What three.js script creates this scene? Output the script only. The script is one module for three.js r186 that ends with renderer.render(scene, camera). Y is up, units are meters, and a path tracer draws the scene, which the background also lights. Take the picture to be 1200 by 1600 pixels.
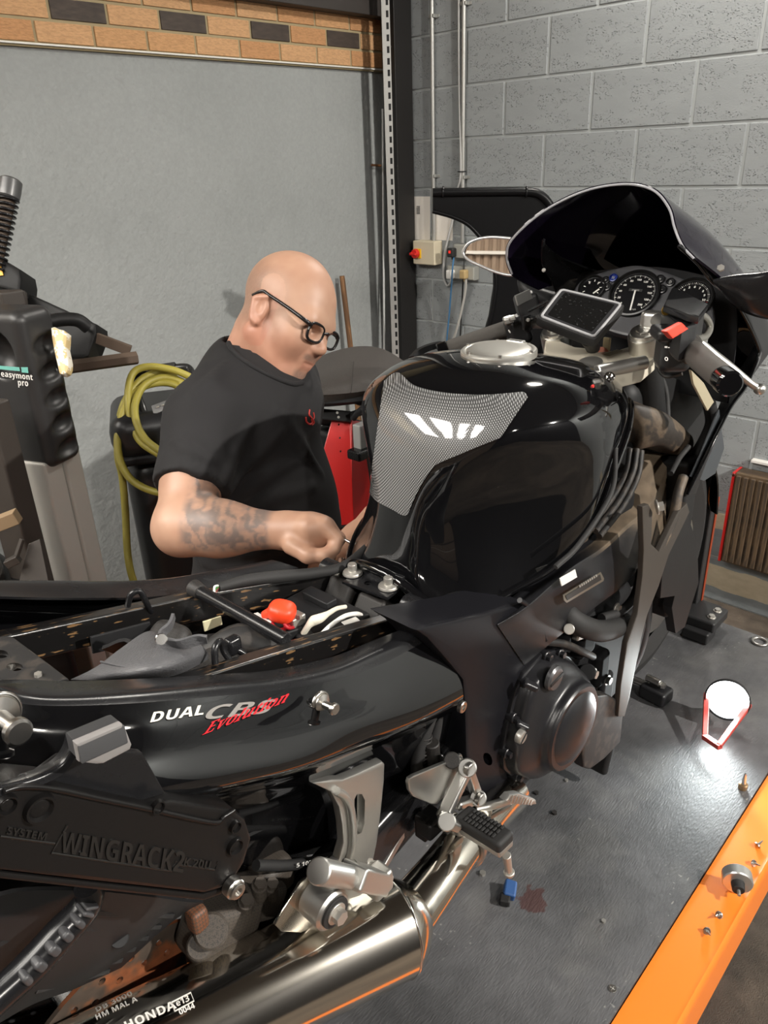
import * as THREE from 'three';
import { RoundedBoxGeometry } from 'three/addons/geometries/RoundedBoxGeometry.js';
import { mergeGeometries } from 'three/addons/utils/BufferGeometryUtils.js';
import { RectAreaLightUniformsLib } from 'three/addons/lights/RectAreaLightUniformsLib.js';
import { FontLoader } from 'three/addons/loaders/FontLoader.js';
import { TextGeometry } from 'three/addons/geometries/TextGeometry.js';

// ------------------------------------------------------------------ camera, lights, exposure
// y = 0 is the top of the lift table, x runs along the motorcycle (forward), z to its right
const scene = new THREE.Scene();
scene.background = new THREE.Color(0x000000);
const FOCAL = 1186.25, PITCH = 24.861 * Math.PI / 180, ROLL = -2.2403 * Math.PI / 180, YAW = 43.921 * Math.PI / 180;
const V = (x, y, z) => new THREE.Vector3(x, y, z);
const CAM = V(0, 1.2, 0.673);
const FW = V(Math.cos(YAW) * Math.cos(PITCH), -Math.sin(PITCH), -Math.sin(YAW) * Math.cos(PITCH));
const RT0 = new THREE.Vector3().crossVectors(FW, V(0, 1, 0)).normalize();
const UP0 = new THREE.Vector3().crossVectors(RT0, FW);
const RT = RT0.clone().multiplyScalar(Math.cos(ROLL)).addScaledVector(UP0, Math.sin(ROLL));
const UP = RT0.clone().multiplyScalar(-Math.sin(ROLL)).addScaledVector(UP0, Math.cos(ROLL));
const camera = new THREE.PerspectiveCamera(2 * Math.atan(800 / FOCAL) * 180 / Math.PI, 0.75, 0.02, 40);
camera.position.copy(CAM);
camera.quaternion.setFromRotationMatrix(new THREE.Matrix4().makeBasis(RT, UP, FW.clone().negate()));
scene.add(camera);
const renderer = new THREE.WebGLRenderer({ antialias: true });
renderer.toneMapping = THREE.LinearToneMapping;
renderer.toneMappingExposure = 0.6;
renderer.shadowMap.enabled = true;
RectAreaLightUniformsLib.init();
// ceiling battens: [x, z, along x?, intensity]; each becomes a fitting with its own light
const FLOOR = -0.79, CEIL = 2.75, WALLX = 3.35, WALLZ = -2.4, BACKX = -4.2, NEARZ = 4.2;
const LAMP = 26;
const CEILING_LAMPS = [[-1.35, -2.0], [-1.35, -1.35], [-1.35, -0.7], [-1.35, -0.05]];
// compact high-bay lamps: [x, z, candela, where]
const BAY_LAMPS = [[2.0, 3.4, 110, 'beside the near wall'], [2.75, -0.5, 9, 'close to the block wall'], [-0.6, 2.9, 22, 'behind the photographer']];
const LAMP_COLOR = new THREE.Color(1.0, 0.955, 0.885);
// ------------------------------------------------------------------ pixel -> place helpers
const rayAt = (u, v) => FW.clone().addScaledVector(RT, (u - 600) / FOCAL).addScaledVector(UP, -(v - 800) / FOCAL);
const hit = (ax, u, v, val) => { const d = rayAt(u, v); return CAM.clone().addScaledVector(d, (val - CAM[ax]) / d[ax]); };
const pz = (u, v, z) => hit('z', u, v, z), pyy = (u, v, y) => hit('y', u, v, y), pxx = (u, v, x) => hit('x', u, v, x);
const pd = (u, v, d) => CAM.clone().addScaledVector(rayAt(u, v), d);
// ------------------------------------------------------------------ deterministic noise
let seed = 7;
const rnd = () => { seed = (seed * 1664525 + 1013904223) >>> 0; return seed / 4294967296; };
const rr = (a, b) => a + (b - a) * rnd();
const hsh = (x, y, z = 0) => { let h = (x * 374761393 + y * 668265263 + z * 2147483647) | 0; h = (h ^ (h >>> 13)) | 0; h = Math.imul(h, 1274126177); return ((h ^ (h >>> 16)) >>> 0) / 4294967296; };
const fade = t => t * t * (3 - 2 * t), lerp = (a, b, t) => a + (b - a) * t, clamp = (x, a = 0, b = 1) => Math.min(b, Math.max(a, x));
const step = (a, b, x) => fade(clamp((x - a) / (b - a)));
function vn(x, y, p, s = 0) { const xi = Math.floor(x), yi = Math.floor(y), w = i => ((i % p) + p) % p, fx = fade(x - xi), fy = fade(y - yi);
  return lerp(lerp(hsh(w(xi), w(yi), s), hsh(w(xi + 1), w(yi), s), fx), lerp(hsh(w(xi), w(yi + 1), s), hsh(w(xi + 1), w(yi + 1), s), fx), fy); }
const fbm = (u, v, p, oct = 4, s = 0) => { let a = 0, w = 0.5, t = 0; for (let i = 0; i < oct; i++) { a += w * vn(u * p, v * p, p, s + i); t += w; w *= 0.5; p *= 2; } return a / t; };
function vn3(x, y, z) { const f = Math.floor, xi = f(x), yi = f(y), zi = f(z), a = fade(x - xi), b = fade(y - yi), c = fade(z - zi), H = (i, j, k) => hsh(xi + i, yi + j, (zi + k) * 31 + 5);
  return lerp(lerp(lerp(H(0, 0, 0), H(1, 0, 0), a), lerp(H(0, 1, 0), H(1, 1, 0), a), b), lerp(lerp(H(0, 0, 1), H(1, 0, 1), a), lerp(H(0, 1, 1), H(1, 1, 1), a), b), c); }
function tex(w, h, fn, color = true, rep = 1) {   // fn(u,v) -> [r,g,b] 0..255 (sRGB) or a grey
  const d = new Uint8Array(w * h * 4);
  for (let j = 0; j < h; j++) for (let i = 0; i < w; i++) { const c = fn(i / w, j / h), o = (j * w + i) * 4, g = Array.isArray(c); d[o] = clamp(g ? c[0] : c, 0, 255); d[o + 1] = clamp(g ? c[1] : c, 0, 255); d[o + 2] = clamp(g ? c[2] : c, 0, 255); d[o + 3] = 255; }
  const t = new THREE.DataTexture(d, w, h, THREE.RGBAFormat); t.wrapS = t.wrapT = THREE.RepeatWrapping; t.magFilter = THREE.LinearFilter; t.minFilter = THREE.LinearMipmapLinearFilter; t.generateMipmaps = true;
  if (color) t.colorSpace = THREE.SRGBColorSpace; t.repeat.set(rep, rep); t.needsUpdate = true; return t;
}
function canvasTex(w, h, draw) { const c = document.createElement('canvas'); c.width = w; c.height = h; const g = c.getContext('2d'); draw(g, w, h); const t = new THREE.CanvasTexture(c); t.colorSpace = THREE.SRGBColorSpace; return t; }
// ------------------------------------------------------------------ geometry helpers
function fin(g) { if (!g.attributes.normal) g.computeVertexNormals(); if (!g.attributes.uv) g.setAttribute('uv', new THREE.BufferAttribute(new Float32Array(g.attributes.position.count * 2), 2)); for (const k of Object.keys(g.attributes)) if (!['position', 'normal', 'uv'].includes(k)) g.deleteAttribute(k); return g; }
const merge = a => { a = a.flat(9).map(g => { fin(g); return g.index ? g.toNonIndexed() : g; }); return a.length > 1 ? mergeGeometries(a) : a[0]; };
const taken = {};
const numbered = n => { const k = taken[n] = (taken[n] ?? -1) + 1; return k ? n + '_' + String(k).padStart(3, '0') : n; };
function part(parent, name, geos, mat, label) { const m = new THREE.Mesh(Array.isArray(geos) ? merge(geos) : fin(geos), mat); m.name = name; m.castShadow = m.receiveShadow = true; if (label) m.userData.label = label; parent.add(m); return m; }
function one(name, geos, mat, label, category, group) { const m = part(scene, numbered(name), geos, mat); m.userData = { label, category }; if (group) m.userData.group = group; return m; }
function thing(name, label, category, pos = V(0, 0, 0), group) { const o = new THREE.Group(); o.name = numbered(name); o.position.copy(pos); o.userData = { label, category }; if (group) o.userData.group = group; scene.add(o); return o; }
function struct(name, geos, mat, label, category) { const m = part(scene, name, geos, mat); m.userData = { kind: 'structure', label, category }; return m; }
// a part built in world coordinates under a thing that has a position
function rel(o, g) { return g; }
const cr = (a, b, c, d, t) => { const q = x => 0.5 * ((2 * b[x]) + (-a[x] + c[x]) * t + (2 * a[x] - 5 * b[x] + 4 * c[x] - d[x]) * t * t + (-a[x] + 3 * b[x] - 3 * c[x] + d[x]) * t * t * t); return V(q('x'), q('y'), q('z')); };
function crLine(p, n, closed = false) { const N = p.length, out = [], g = i => closed ? p[(i + N) % N] : i < 0 ? p[0].clone().multiplyScalar(2).sub(p[1]) : i >= N ? p[N - 1].clone().multiplyScalar(2).sub(p[N - 2]) : p[i];
  const S = closed ? N : N - 1; for (let i = 0; i < S; i++) for (let k = 0; k < n; k++) out.push(cr(g(i - 1), g(i), g(i + 1), g(i + 2), k / n)); if (!closed) out.push(p[N - 1].clone()); return out; }
function meshGrid(R, flip = false, wrap = false) {   // R[row][col]
  const H = R.length, W = R[0].length, pos = [], uv = [], idx = [];
  const ul = [0], vl = [0], mr = R[H >> 1], mc = W >> 1; for (let j = 1; j < W; j++) ul.push(ul[j - 1] + mr[j].distanceTo(mr[j - 1])); for (let i = 1; i < H; i++) vl.push(vl[i - 1] + R[i][mc].distanceTo(R[i - 1][mc]));
  for (let i = 0; i < H; i++) for (let j = 0; j < W; j++) { const p = R[i][j]; pos.push(p.x, p.y, p.z); uv.push(ul[j], vl[i]); }
  for (let i = 0; i < H - 1; i++) for (let j = 0; j < W - 1; j++) { const a = i * W + j, b = a + 1, c = a + W, d = c + 1; flip ? idx.push(a, b, c, b, d, c) : idx.push(a, c, b, b, c, d); }
  const g = new THREE.BufferGeometry(); g.setAttribute('position', new THREE.Float32BufferAttribute(pos, 3)); g.setAttribute('uv', new THREE.Float32BufferAttribute(uv, 2)); g.setIndex(idx); g.computeVertexNormals();
  if (wrap) { const n = g.attributes.normal; for (let i = 0; i < H; i++) { const a = i * W, b = i * W + W - 1; const s = V(n.getX(a) + n.getX(b), n.getY(a) + n.getY(b), n.getZ(a) + n.getZ(b)).normalize(); n.setXYZ(a, s.x, s.y, s.z); n.setXYZ(b, s.x, s.y, s.z); } }
  return g; }
function refine(grid, nu, nv, closedU = false) { const rows = grid.map(r => { const l = crLine(r, nu, closedU); if (closedU) l.push(l[0].clone()); return l; }); const W = rows[0].length, cols = []; for (let j = 0; j < W; j++) cols.push(crLine(rows.map(r => r[j]), nv)); return cols[0].map((_, i) => cols.map(c => c[i])); }
function patch(grid, nu = 6, nv = 6, thick = 0, flip = false) {   // smooth skin through a grid of points; a real shell when thick > 0
  const R = refine(grid, nu, nv), g = meshGrid(R, flip); if (!thick) return g;
  const n = g.attributes.normal, W = R[0].length, B = R.map((r, i) => r.map((p, j) => { const k = i * W + j; return p.clone().addScaledVector(V(n.getX(k), n.getY(k), n.getZ(k)), -thick); }));
  const rim = (a, b) => meshGrid([a, b], !flip), H = R.length;
  return [g, meshGrid(B, !flip), rim(R[0], B[0]), rim(B[H - 1], R[H - 1]), rim(B.map(r => r[0]), R.map(r => r[0])), rim(R.map(r => r[W - 1]), B.map(r => r[W - 1]))]; }
function loft(rings, nu = 4, nv = 6, caps = true) {   // closed rings
  const R = refine(rings, nu, nv, true), out = [meshGrid(R, true, true)];
  if (caps) for (const [r, fl] of [[R[0], true], [R[R.length - 1], false]]) { const c = r.slice(0, -1).reduce((s, p) => s.add(p), V(0, 0, 0)).multiplyScalar(1 / (r.length - 1)); out.push(meshGrid([r, r.map(() => c.clone())], fl)); }
  return out; }
function sweep(pts, rad, seg = 6, radial = 10, cap = true, sm = true) {   // round tube with a radius per point
  const P = sm && pts.length > 2 ? crLine(pts, seg) : pts, N = P.length, ra = i => { if (typeof rad === 'number') return rad; const t = i / (N - 1) * (rad.length - 1), k = Math.min(rad.length - 2, Math.floor(t)); return lerp(rad[k], rad[k + 1], t - k); };
  let n = null; const R = [];
  for (let i = 0; i < N; i++) { const t = P[Math.min(N - 1, i + 1)].clone().sub(P[Math.max(0, i - 1)]).normalize(); if (!n) { n = Math.abs(t.y) < 0.9 ? V(0, 1, 0) : V(1, 0, 0); } n = n.clone().addScaledVector(t, -n.dot(t)).normalize(); const b = new THREE.Vector3().crossVectors(t, n), ring = []; for (let k = 0; k <= radial; k++) { const a = k / radial * Math.PI * 2; ring.push(P[i].clone().addScaledVector(n, Math.cos(a) * ra(i)).addScaledVector(b, Math.sin(a) * ra(i))); } R.push(ring); }
  const out = [meshGrid(R, true, true)];
  if (cap) for (const [r, fl, c] of [[R[0], true, P[0]], [R[N - 1], false, P[N - 1]]]) out.push(meshGrid([r, r.map(() => c.clone())], fl));
  return out; }
function basis(o, z, up = V(0, 1, 0)) { const Z = z.clone().normalize(), X = new THREE.Vector3().crossVectors(up, Z); if (X.lengthSq() < 1e-6) X.crossVectors(V(1, 0, 0), Z); X.normalize(); const Y = new THREE.Vector3().crossVectors(Z, X); return new THREE.Matrix4().makeBasis(X, Y, Z).setPosition(o); }
function lathe(prof, a, b, seg = 24) {   // prof [[r, t]], t in metres along a->b from a
  const g = new THREE.LatheGeometry(prof.map(p => new THREE.Vector2(Math.max(p[0], 1e-5), p[1])), seg); g.rotateX(Math.PI / 2); g.applyMatrix4(basis(a, b.clone().sub(a), Math.abs(b.clone().sub(a).normalize().y) > 0.99 ? V(1, 0, 0) : V(0, 1, 0))); return g.toNonIndexed ? creased(g) : g; }
function creased(g) { const n = g.index ? g.toNonIndexed() : g; n.deleteAttribute('normal'); return toCreased(n, 0.6); }
function toCreased(g, ang) {   // flat where faces meet sharply, smooth elsewhere
  const p = g.attributes.position, N = p.count, nor = new Float32Array(N * 3), map = new Map(), fn = []; const a = V(0, 0, 0), b = V(0, 0, 0), c = V(0, 0, 0);
  for (let i = 0; i < N; i += 3) { a.fromBufferAttribute(p, i); b.fromBufferAttribute(p, i + 1); c.fromBufferAttribute(p, i + 2); const n = b.clone().sub(a).cross(c.clone().sub(a)); const w = n.clone(); n.normalize(); for (let k = 0; k < 3; k++) { const key = Math.round(p.getX(i + k) * 2e5) + ',' + Math.round(p.getY(i + k) * 2e5) + ',' + Math.round(p.getZ(i + k) * 2e5); fn.push([key, n]); if (!map.has(key)) map.set(key, []); map.get(key).push([n, w]); } }
  const cs = Math.cos(ang); for (let i = 0; i < N; i++) { const [key, n] = fn[i], s = V(0, 0, 0); for (const [m, w] of map.get(key)) if (m.dot(n) > cs) s.add(w); s.normalize(); if (!(s.lengthSq() > 0.5)) s.copy(n); nor[i * 3] = s.x; nor[i * 3 + 1] = s.y; nor[i * 3 + 2] = s.z; }
  g.setAttribute('normal', new THREE.BufferAttribute(nor, 3)); return g; }
function cyl(a, b, r0, r1 = r0, seg = 20, ch = 0) { const L = a.distanceTo(b); ch = ch || Math.min(r0, r1, L) * 0.12; return lathe([[0, 0], [r0 - ch, 0], [r0, ch], [r1, L - ch], [r1 - ch, L], [0, L]], a, b, seg); }
function ring(c, dir, R, r, seg = 32, rs = 10) { const g = new THREE.TorusGeometry(R, r, rs, seg); g.applyMatrix4(basis(c, dir)); return g; }
function rbox(w, h, d, r = 0.004, seg = 2) { return new RoundedBoxGeometry(w, h, d, seg, Math.min(r, w / 2.01, h / 2.01, d / 2.01)); }
function boxAt(c, w, h, d, r = 0.004, rot) { const g = rbox(w, h, d, r); if (rot) g.applyMatrix4(rot.isMatrix4 ? rot : new THREE.Matrix4().makeRotationFromEuler(rot)); g.translate(c.x, c.y, c.z); return g; }
function bar(a, b, w, h, r = 0.002, up = V(0, 1, 0)) { const g = rbox(w, h, a.distanceTo(b), r); g.applyMatrix4(basis(a.clone().add(b).multiplyScalar(0.5), b.clone().sub(a), up)); return g; }
function plate(pts, t, o = {}) {   // extruded outline; the given points are the face towards o.to (default the camera)
  const n = V(0, 0, 0), c = V(0, 0, 0); pts.forEach((p, i) => { const q = pts[(i + 1) % pts.length]; n.x += (p.y - q.y) * (p.z + q.z); n.y += (p.z - q.z) * (p.x + q.x); n.z += (p.x - q.x) * (p.y + q.y); c.add(p); }); n.normalize(); c.multiplyScalar(1 / pts.length);
  const to = o.to ?? CAM; if (n.dot(to.clone().sub(c)) < 0) n.negate();
  const M = basis(c, n), I = M.clone().invert(), L = a => a.map(p => { const q = p.clone().applyMatrix4(I); return new THREE.Vector2(q.x, q.y); });
  const src = o.smooth ? crLine(pts, o.smooth, true) : pts; const sh = new THREE.Shape(L(src)); for (const h of o.holes ?? []) sh.holes.push(new THREE.Path(L(o.smoothHoles ? crLine(h, 6, true) : h)));
  const be = o.bevel ?? Math.min(0.0015, t * 0.3); const g = new THREE.ExtrudeGeometry(sh, { depth: t - 2 * be, bevelEnabled: be > 0, bevelThickness: be, bevelSize: be, bevelOffset: -be, bevelSegments: 2, steps: 1, curveSegments: 8 }); g.translate(0, 0, -t + be); const gg = creased(g); gg.applyMatrix4(M); return gg; }
function mir(geos) { return [geos].flat(9).map(g => { let c = fin(g.clone()); if (c.index) c = c.toNonIndexed(); const p = c.attributes.position, n = c.attributes.normal, u = c.attributes.uv; for (let i = 0; i < p.count; i++) { p.setZ(i, -p.getZ(i)); n.setZ(i, -n.getZ(i)); } for (let i = 0; i < p.count; i += 3) for (const at of [p, n, u]) { const a = []; for (let k = 0; k < at.itemSize; k++) { a.push(at.array[(i + 1) * at.itemSize + k]); at.array[(i + 1) * at.itemSize + k] = at.array[(i + 2) * at.itemSize + k]; at.array[(i + 2) * at.itemSize + k] = a[k]; } } return c; }); }
function bolt(c, dir, r = 0.006, h = 0.006, fl = 0) { const d = dir.clone().normalize(), out = []; if (fl) out.push(cyl(c, c.clone().addScaledVector(d, 0.0025), fl, fl, 20)); const g = new THREE.CylinderGeometry(r, r, h, 6); g.rotateX(Math.PI / 2); g.applyMatrix4(basis(c.clone().addScaledVector(d, h / 2 + (fl ? 0.002 : 0)), d)); out.push(creased(g)); return out; }
function socketBolt(c, dir, r = 0.007, h = 0.007) { const d = dir.clone().normalize(); return [lathe([[0, h * 0.4], [r * 0.5, h * 0.4], [r * 0.5, h], [r * 0.88, h], [r, h * 0.85], [r, 0], [0, 0]].reverse(), c, c.clone().add(d), 18)]; }
const font = await new FontLoader().loadAsync('fonts/droid/droid_sans_bold.typeface.json');
function text(str, size, depth, o, z, up, slant = 0) { const g = new TextGeometry(str, { font, size, depth, curveSegments: 3, bevelEnabled: false }); g.computeBoundingBox(); g.translate(-(g.boundingBox.max.x + g.boundingBox.min.x) / 2, -size / 2, 0); if (slant) g.applyMatrix4(new THREE.Matrix4().makeShear(0, 0, slant, 0, 0, 0)); g.applyMatrix4(basis(o, z, up)); return g; }
// ------------------------------------------------------------------ materials
const mat = (c, rough = 0.5, metal = 0, o = {}) => new THREE.MeshPhysicalMaterial({ color: Array.isArray(c) ? new THREE.Color().setRGB(...c) : new THREE.Color(c), roughness: rough, metalness: metal, ...o });
const grime = tex(512, 512, (u, v) => { const n = fbm(u, v, 6, 5, 3), m = fbm(u, v, 40, 3, 9); return 120 + 110 * n + 50 * (m - 0.5); }, false, 3);
const fineBump = tex(256, 256, (u, v) => 255 * fbm(u, v, 48, 3, 21), false, 10);
const M = {
  gloss: mat([0.0035, 0.0035, 0.004], 0.1, 0, { clearcoat: 1, clearcoatRoughness: 0.03, specularIntensity: 0.15 }),
  satin: mat([0.010, 0.010, 0.011], 0.36, 0, { roughnessMap: grime, specularIntensity: 0.7 }),
  frame: mat([0.008, 0.008, 0.010], 0.36, 0.0, { specularIntensity: 0.4 }),
  plastic: mat([0.012, 0.012, 0.013], 0.5, 0, { specularIntensity: 0.7 }),
  rubber: mat([0.015, 0.0145, 0.0145], 0.7),
  dark: mat([0.006, 0.006, 0.0065], 0.6),
  engine: mat([0.013, 0.013, 0.015], 0.34),
  alu: mat([0.68, 0.67, 0.64], 0.34, 1),
  aluCast: mat([0.6, 0.59, 0.56], 0.4, 0.95),
  steel: mat([0.55, 0.53, 0.5], 0.28, 1),
  chrome: mat([0.75, 0.74, 0.72], 0.1, 1),
  zinc: mat([0.55, 0.53, 0.49], 0.4, 0.8),
  white: mat([0.75, 0.73, 0.69], 0.5),
  red: mat([0.55, 0.012, 0.01], 0.35, 0, { clearcoat: 0.4 }),
  glass: mat([0.02, 0.02, 0.022], 0.05),
};
// ------------------------------------------------------------------ the room
{
  // rendered (plastered) wall with a band of bricks above it
  const plaster = mat('#8d8f8b', 0.85, 0, { map: tex(512, 512, (u, v) => { const n = fbm(u, v, 4, 5, 40), m = fbm(u, v, 90, 2, 41); return [152 + 12 * (n - 0.5) + 8 * (m - 0.5), 155 + 12 * (n - 0.5) + 8 * (m - 0.5), 154 + 12 * (n - 0.5) + 8 * (m - 0.5)]; }), bumpMap: tex(512, 512, (u, v) => 255 * (0.65 * fbm(u, v, 40, 3, 42) + 0.35 * fbm(u, v, 110, 2, 43)), false), bumpScale: 0.004 });
  plaster.color.set(0xffffff);
  const metre = (g, a, b) => { const p = g.attributes.position, u = g.attributes.uv, G = { x: 'getX', y: 'getY', z: 'getZ' }; for (let i = 0; i < p.count; i++) u.setXY(i, p[G[a]](i), p[G[b]](i)); return g; };
  const wg = (x0, x1, y0, y1, z) => { const g = new THREE.BoxGeometry(x1 - x0, y1 - y0, 0.2); g.translate((x0 + x1) / 2, (y0 + y1) / 2, z - 0.1); return metre(g, 'x', 'y'); };
  const TOPB = 1.622;
  const w = struct('wall_left', wg(BACKX, WALLX + 0.2, FLOOR, TOPB - 0.012, WALLZ), plaster, 'grey rough plastered wall below a band of orange bricks', 'wall');
  part(w, 'upper_wall', wg(BACKX, WALLX + 0.2, TOPB - 0.012, CEIL, WALLZ + 0.0165), mat('#a39473', 0.9), 'sandy mortar behind the bricks');
  const bm = [0, 1, 2].map(k => mat(['#c99a6e', '#c39166', '#cea177'][k], 0.85, 0, { bumpMap: tex(128, 128, (u, v) => 255 * fbm(u, v, 24, 3, 60 + k), false), bumpScale: 0.002, map: tex(128, 128, (u, v) => { const n = 0.86 + 0.22 * fbm(u, v, 16, 4, 50 + k); return [255 * n, 255 * n, 250 * n]; }) }));
  const bd = mat('#4a4039', 0.7, 0, { map: tex(128, 64, (u, v) => { const n = 0.75 + 0.5 * fbm(u, v, 5, 4, 77); return [230 * n, 225 * n, 220 * n]; }) });
  const bg = fin(rbox(0.2145, 0.0645, 0.03, 0.002));
  for (let r = 0; r < 5; r++) for (let i = -12; i < 14; i++) {
    const x = 0.8004 + i * 0.2262 + (r % 2 ? 0.068 : 0) + 0.113; if (x > WALLX - 0.05 || x < -2) continue;
    const dk = r === 1 && [3, 5, 7, 9].includes(i);
    const b = part(w, 'brick', bg, dk ? bd : bm[Math.floor(hsh(i, r, 4) * 3)], dk ? 'dark brown brick' : undefined); b.position.set(x, TOPB + 0.037 + r * 0.0755, WALLZ + 0.006 + hsh(i, r, 9) * 0.002);
  }
  struct('trim_1', boxAt(V((BACKX + WALLX) / 2, TOPB - 0.003, WALLZ + 0.012), WALLX - BACKX - 0.01, 0.006, 0.03, 0.001), M.white, 'thin white bead between the bricks and the grey plaster', 'trim');
  struct('trim_2', boxAt(V((BACKX + WALLX) / 2, 2.04, WALLZ + 0.05), WALLX - BACKX - 0.01, 0.41, 0.09, 0.003), mat('#37322f', 0.6), 'dark brown beam running above the orange bricks', 'beam');
  // block wall
  const pits = k => tex(512, 256, (u, v) => { const n = fbm(u, v, 96, 2, 80 + k), m = fbm(u, v, 5, 4, 90 + k), p = .75 * step(0.7, 0.8, n) * step(0.35, 0.6, vn(u * 11, v * 11, 11, k)); return [(146 + 10 * (m - 0.5)) * (1 - 0.35 * p), (150 + 10 * (m - 0.5)) * (1 - 0.35 * p), (151 + 10 * (m - 0.5)) * (1 - 0.35 * p)]; });
  const pb = k => tex(512, 256, (u, v) => { const n = fbm(u, v, 96, 2, 80 + k), p = step(0.7, 0.8, n) * step(0.35, 0.6, vn(u * 11, v * 11, 11, k)); return 200 - 170 * p + 40 * (fbm(u, v, 90, 2, 95) - 0.5); }, false);
  const blk = [0, 1, 2].map(k => mat(0xffffff, 0.72, 0, { map: pits(k), bumpMap: pb(k), bumpScale: 0.004 }));
  const lower = k => mat(0xffffff, 0.85, 0, { map: tex(256, 128, (u, v) => { const e = 0.1 * (fbm(u, v, 6, 3, 100 + k) - 0.5), n = 20 * (fbm(u, v, 12, 4, 99) - 0.5), w = v + e; const grey = [128 + n, 134 + n, 136 + n], cream = [186 + n, 174 + n, 150 + n]; return k === 0 ? (w < 0.28 ? grey : w < 0.84 ? cream : grey) : (w > 0.62 ? cream : grey); }) });
  const low = [lower(0), lower(1)];
  const w2 = struct('wall_right', (() => { const g = new THREE.BoxGeometry(0.2, CEIL - FLOOR, NEARZ - WALLZ + 0.4); g.translate(WALLX + 0.104, (CEIL + FLOOR) / 2, (NEARZ + WALLZ) / 2); return g; })(), mat('#a9adad', 0.8), 'painted grey concrete block wall', 'wall');
  const blg = fin(new THREE.BoxGeometry(0.44, 0.219, 0.03)); blg.rotateY(-Math.PI / 2);
  { const p = rbox(0.44, 0.2205, 0.03, 0.004); p.rotateY(-Math.PI / 2); const bg2 = fin(p); { const q = bg2.attributes.position, uv = bg2.attributes.uv; for (let i = 0; i < q.count; i++) uv.setXY(i, q.getZ(i) / 0.44 + 0.5, q.getY(i) / 0.2205 + 0.5); }
    for (let r = 0; r < 15; r++) for (let i = 0; i < 14; i++) {
      const z = -2.115 + i * 0.4525 + (r % 2 ? -0.226 : 0), y = FLOOR + 0.115 + r * 0.2305; if (z < -2.5 || z > 1.3 || y > CEIL - 0.1) continue;
      const b = part(w2, 'concrete_block', bg2, r < 2 ? low[r] : blk[Math.floor(hsh(i, r, 14) * 3)], r < 2 ? 'block with bare cream patches' : undefined); b.position.set(WALLX + 0.0145 - hsh(i, r, 3) * 0.0015, y, z);
    } }
  // the walls behind the camera, as the mirror and the glossy bodywork show them
  const slatW = mat('#94806d', 0.7);
  const wb = struct('wall_back', (() => { const g = new THREE.BoxGeometry(0.2, CEIL - FLOOR, NEARZ - WALLZ + 0.4); g.translate(BACKX - 0.1, (CEIL + FLOOR) / 2, (NEARZ + WALLZ) / 2); return g; })(), slatW, 'pale ribbed wall at the far end of the workshop', 'wall');
  for (let i = 0; i < 88; i++) part(wb, 'rib', boxAt(V(BACKX + 0.012, (CEIL + FLOOR) / 2, WALLZ + 0.05 + i * 0.075), 0.03, CEIL - FLOOR - 0.02, 0.045, 0.01), slatW);
  for (const [y, h, c] of [[1.55, .05, '#2a2624'], [1.05, .03, '#e4dfd6'], [.7, .05, '#2a2624']]) part(wb, 'cross_rail', boxAt(V(BACKX + 0.05, y, (NEARZ + WALLZ) / 2), 0.05, h, NEARZ - WALLZ - .02, 0.004), mat(c, .6));
  part(wb, 'upright_rail', boxAt(V(BACKX + 0.06, (CEIL + FLOOR) / 2, -.1), 0.06, CEIL - FLOOR - .02, .1, 0.004), mat('#3a3633', .6));
  struct('wall_near', (() => { const g = new THREE.BoxGeometry(WALLX - BACKX + 0.4, CEIL - FLOOR, 0.2); g.translate((WALLX + BACKX) / 2, (CEIL + FLOOR) / 2, NEARZ + 0.1); return g; })(), mat('#232325', 0.8), 'dark wall across the workshop', 'wall');
  const fl = tex(1024, 1024, (u, v) => { const a = fbm(u, v, 5, 5, 120), b = fbm(u, v, 40, 3, 121), k = 0.7 + 0.7 * (a - 0.5) + 0.35 * (b - 0.5); return [92 * k + 18, 82 * k + 16, 72 * k + 14]; });
  const fg = new THREE.BoxGeometry(WALLX - BACKX + 0.4, 0.2, NEARZ - WALLZ + 0.4); fg.translate((WALLX + BACKX) / 2, FLOOR - 0.1, (NEARZ + WALLZ) / 2);
  metre(fg, 'x', 'z'); fl.repeat.set(.6, .6);
  struct('floor', fg, mat(0xffffff, 0.75, 0, { map: fl, bumpMap: fineBump, bumpScale: 0.002 }), 'stained brown-grey concrete workshop floor', 'floor');
  const cg = new THREE.BoxGeometry(WALLX - BACKX + 0.4, 0.2, NEARZ - WALLZ + 0.4); cg.translate((WALLX + BACKX) / 2, CEIL + 0.1, (NEARZ + WALLZ) / 2);
  struct('ceiling', cg, mat('#57524d', 0.9), 'dark workshop ceiling', 'ceiling');
  // black steel column in the corner and the slotted strut in front of it
  struct('trim_3', boxAt(V(3.27, (CEIL + FLOOR) / 2, -2.262), 0.13, CEIL - FLOOR, 0.085, 0.003), mat('#1a1817', 0.5), 'black square steel column in the wall corner', 'column');
}
for (const [k, [x, z]] of CEILING_LAMPS.entries()) {
  const t = thing('ceiling_light', 'white LED ceiling panel, ' + ['closest to', 'second from', 'third from', 'farthest from'][k] + ' the plastered wall', 'ceiling light', V(x, CEIL - 0.06, z), 'LED panels on the ceiling');
  part(t, 'housing', boxAt(V(0, 0.03, 0), 1.44, 0.06, 0.44, 0.008), M.white);
  const d = part(t, 'diffuser', boxAt(V(0, -0.002, 0), 1.4, 0.006, 0.4, 0.001), new THREE.MeshStandardMaterial({ color: 0xffffff, emissive: LAMP_COLOR, emissiveIntensity: 22 })); d.castShadow = false;
  const l = new THREE.RectAreaLight(LAMP_COLOR, LAMP, 1.4, 0.4); l.position.set(x, CEIL - 0.07, z); l.lookAt(x, CEIL - 1, z); scene.add(l);
}
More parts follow.
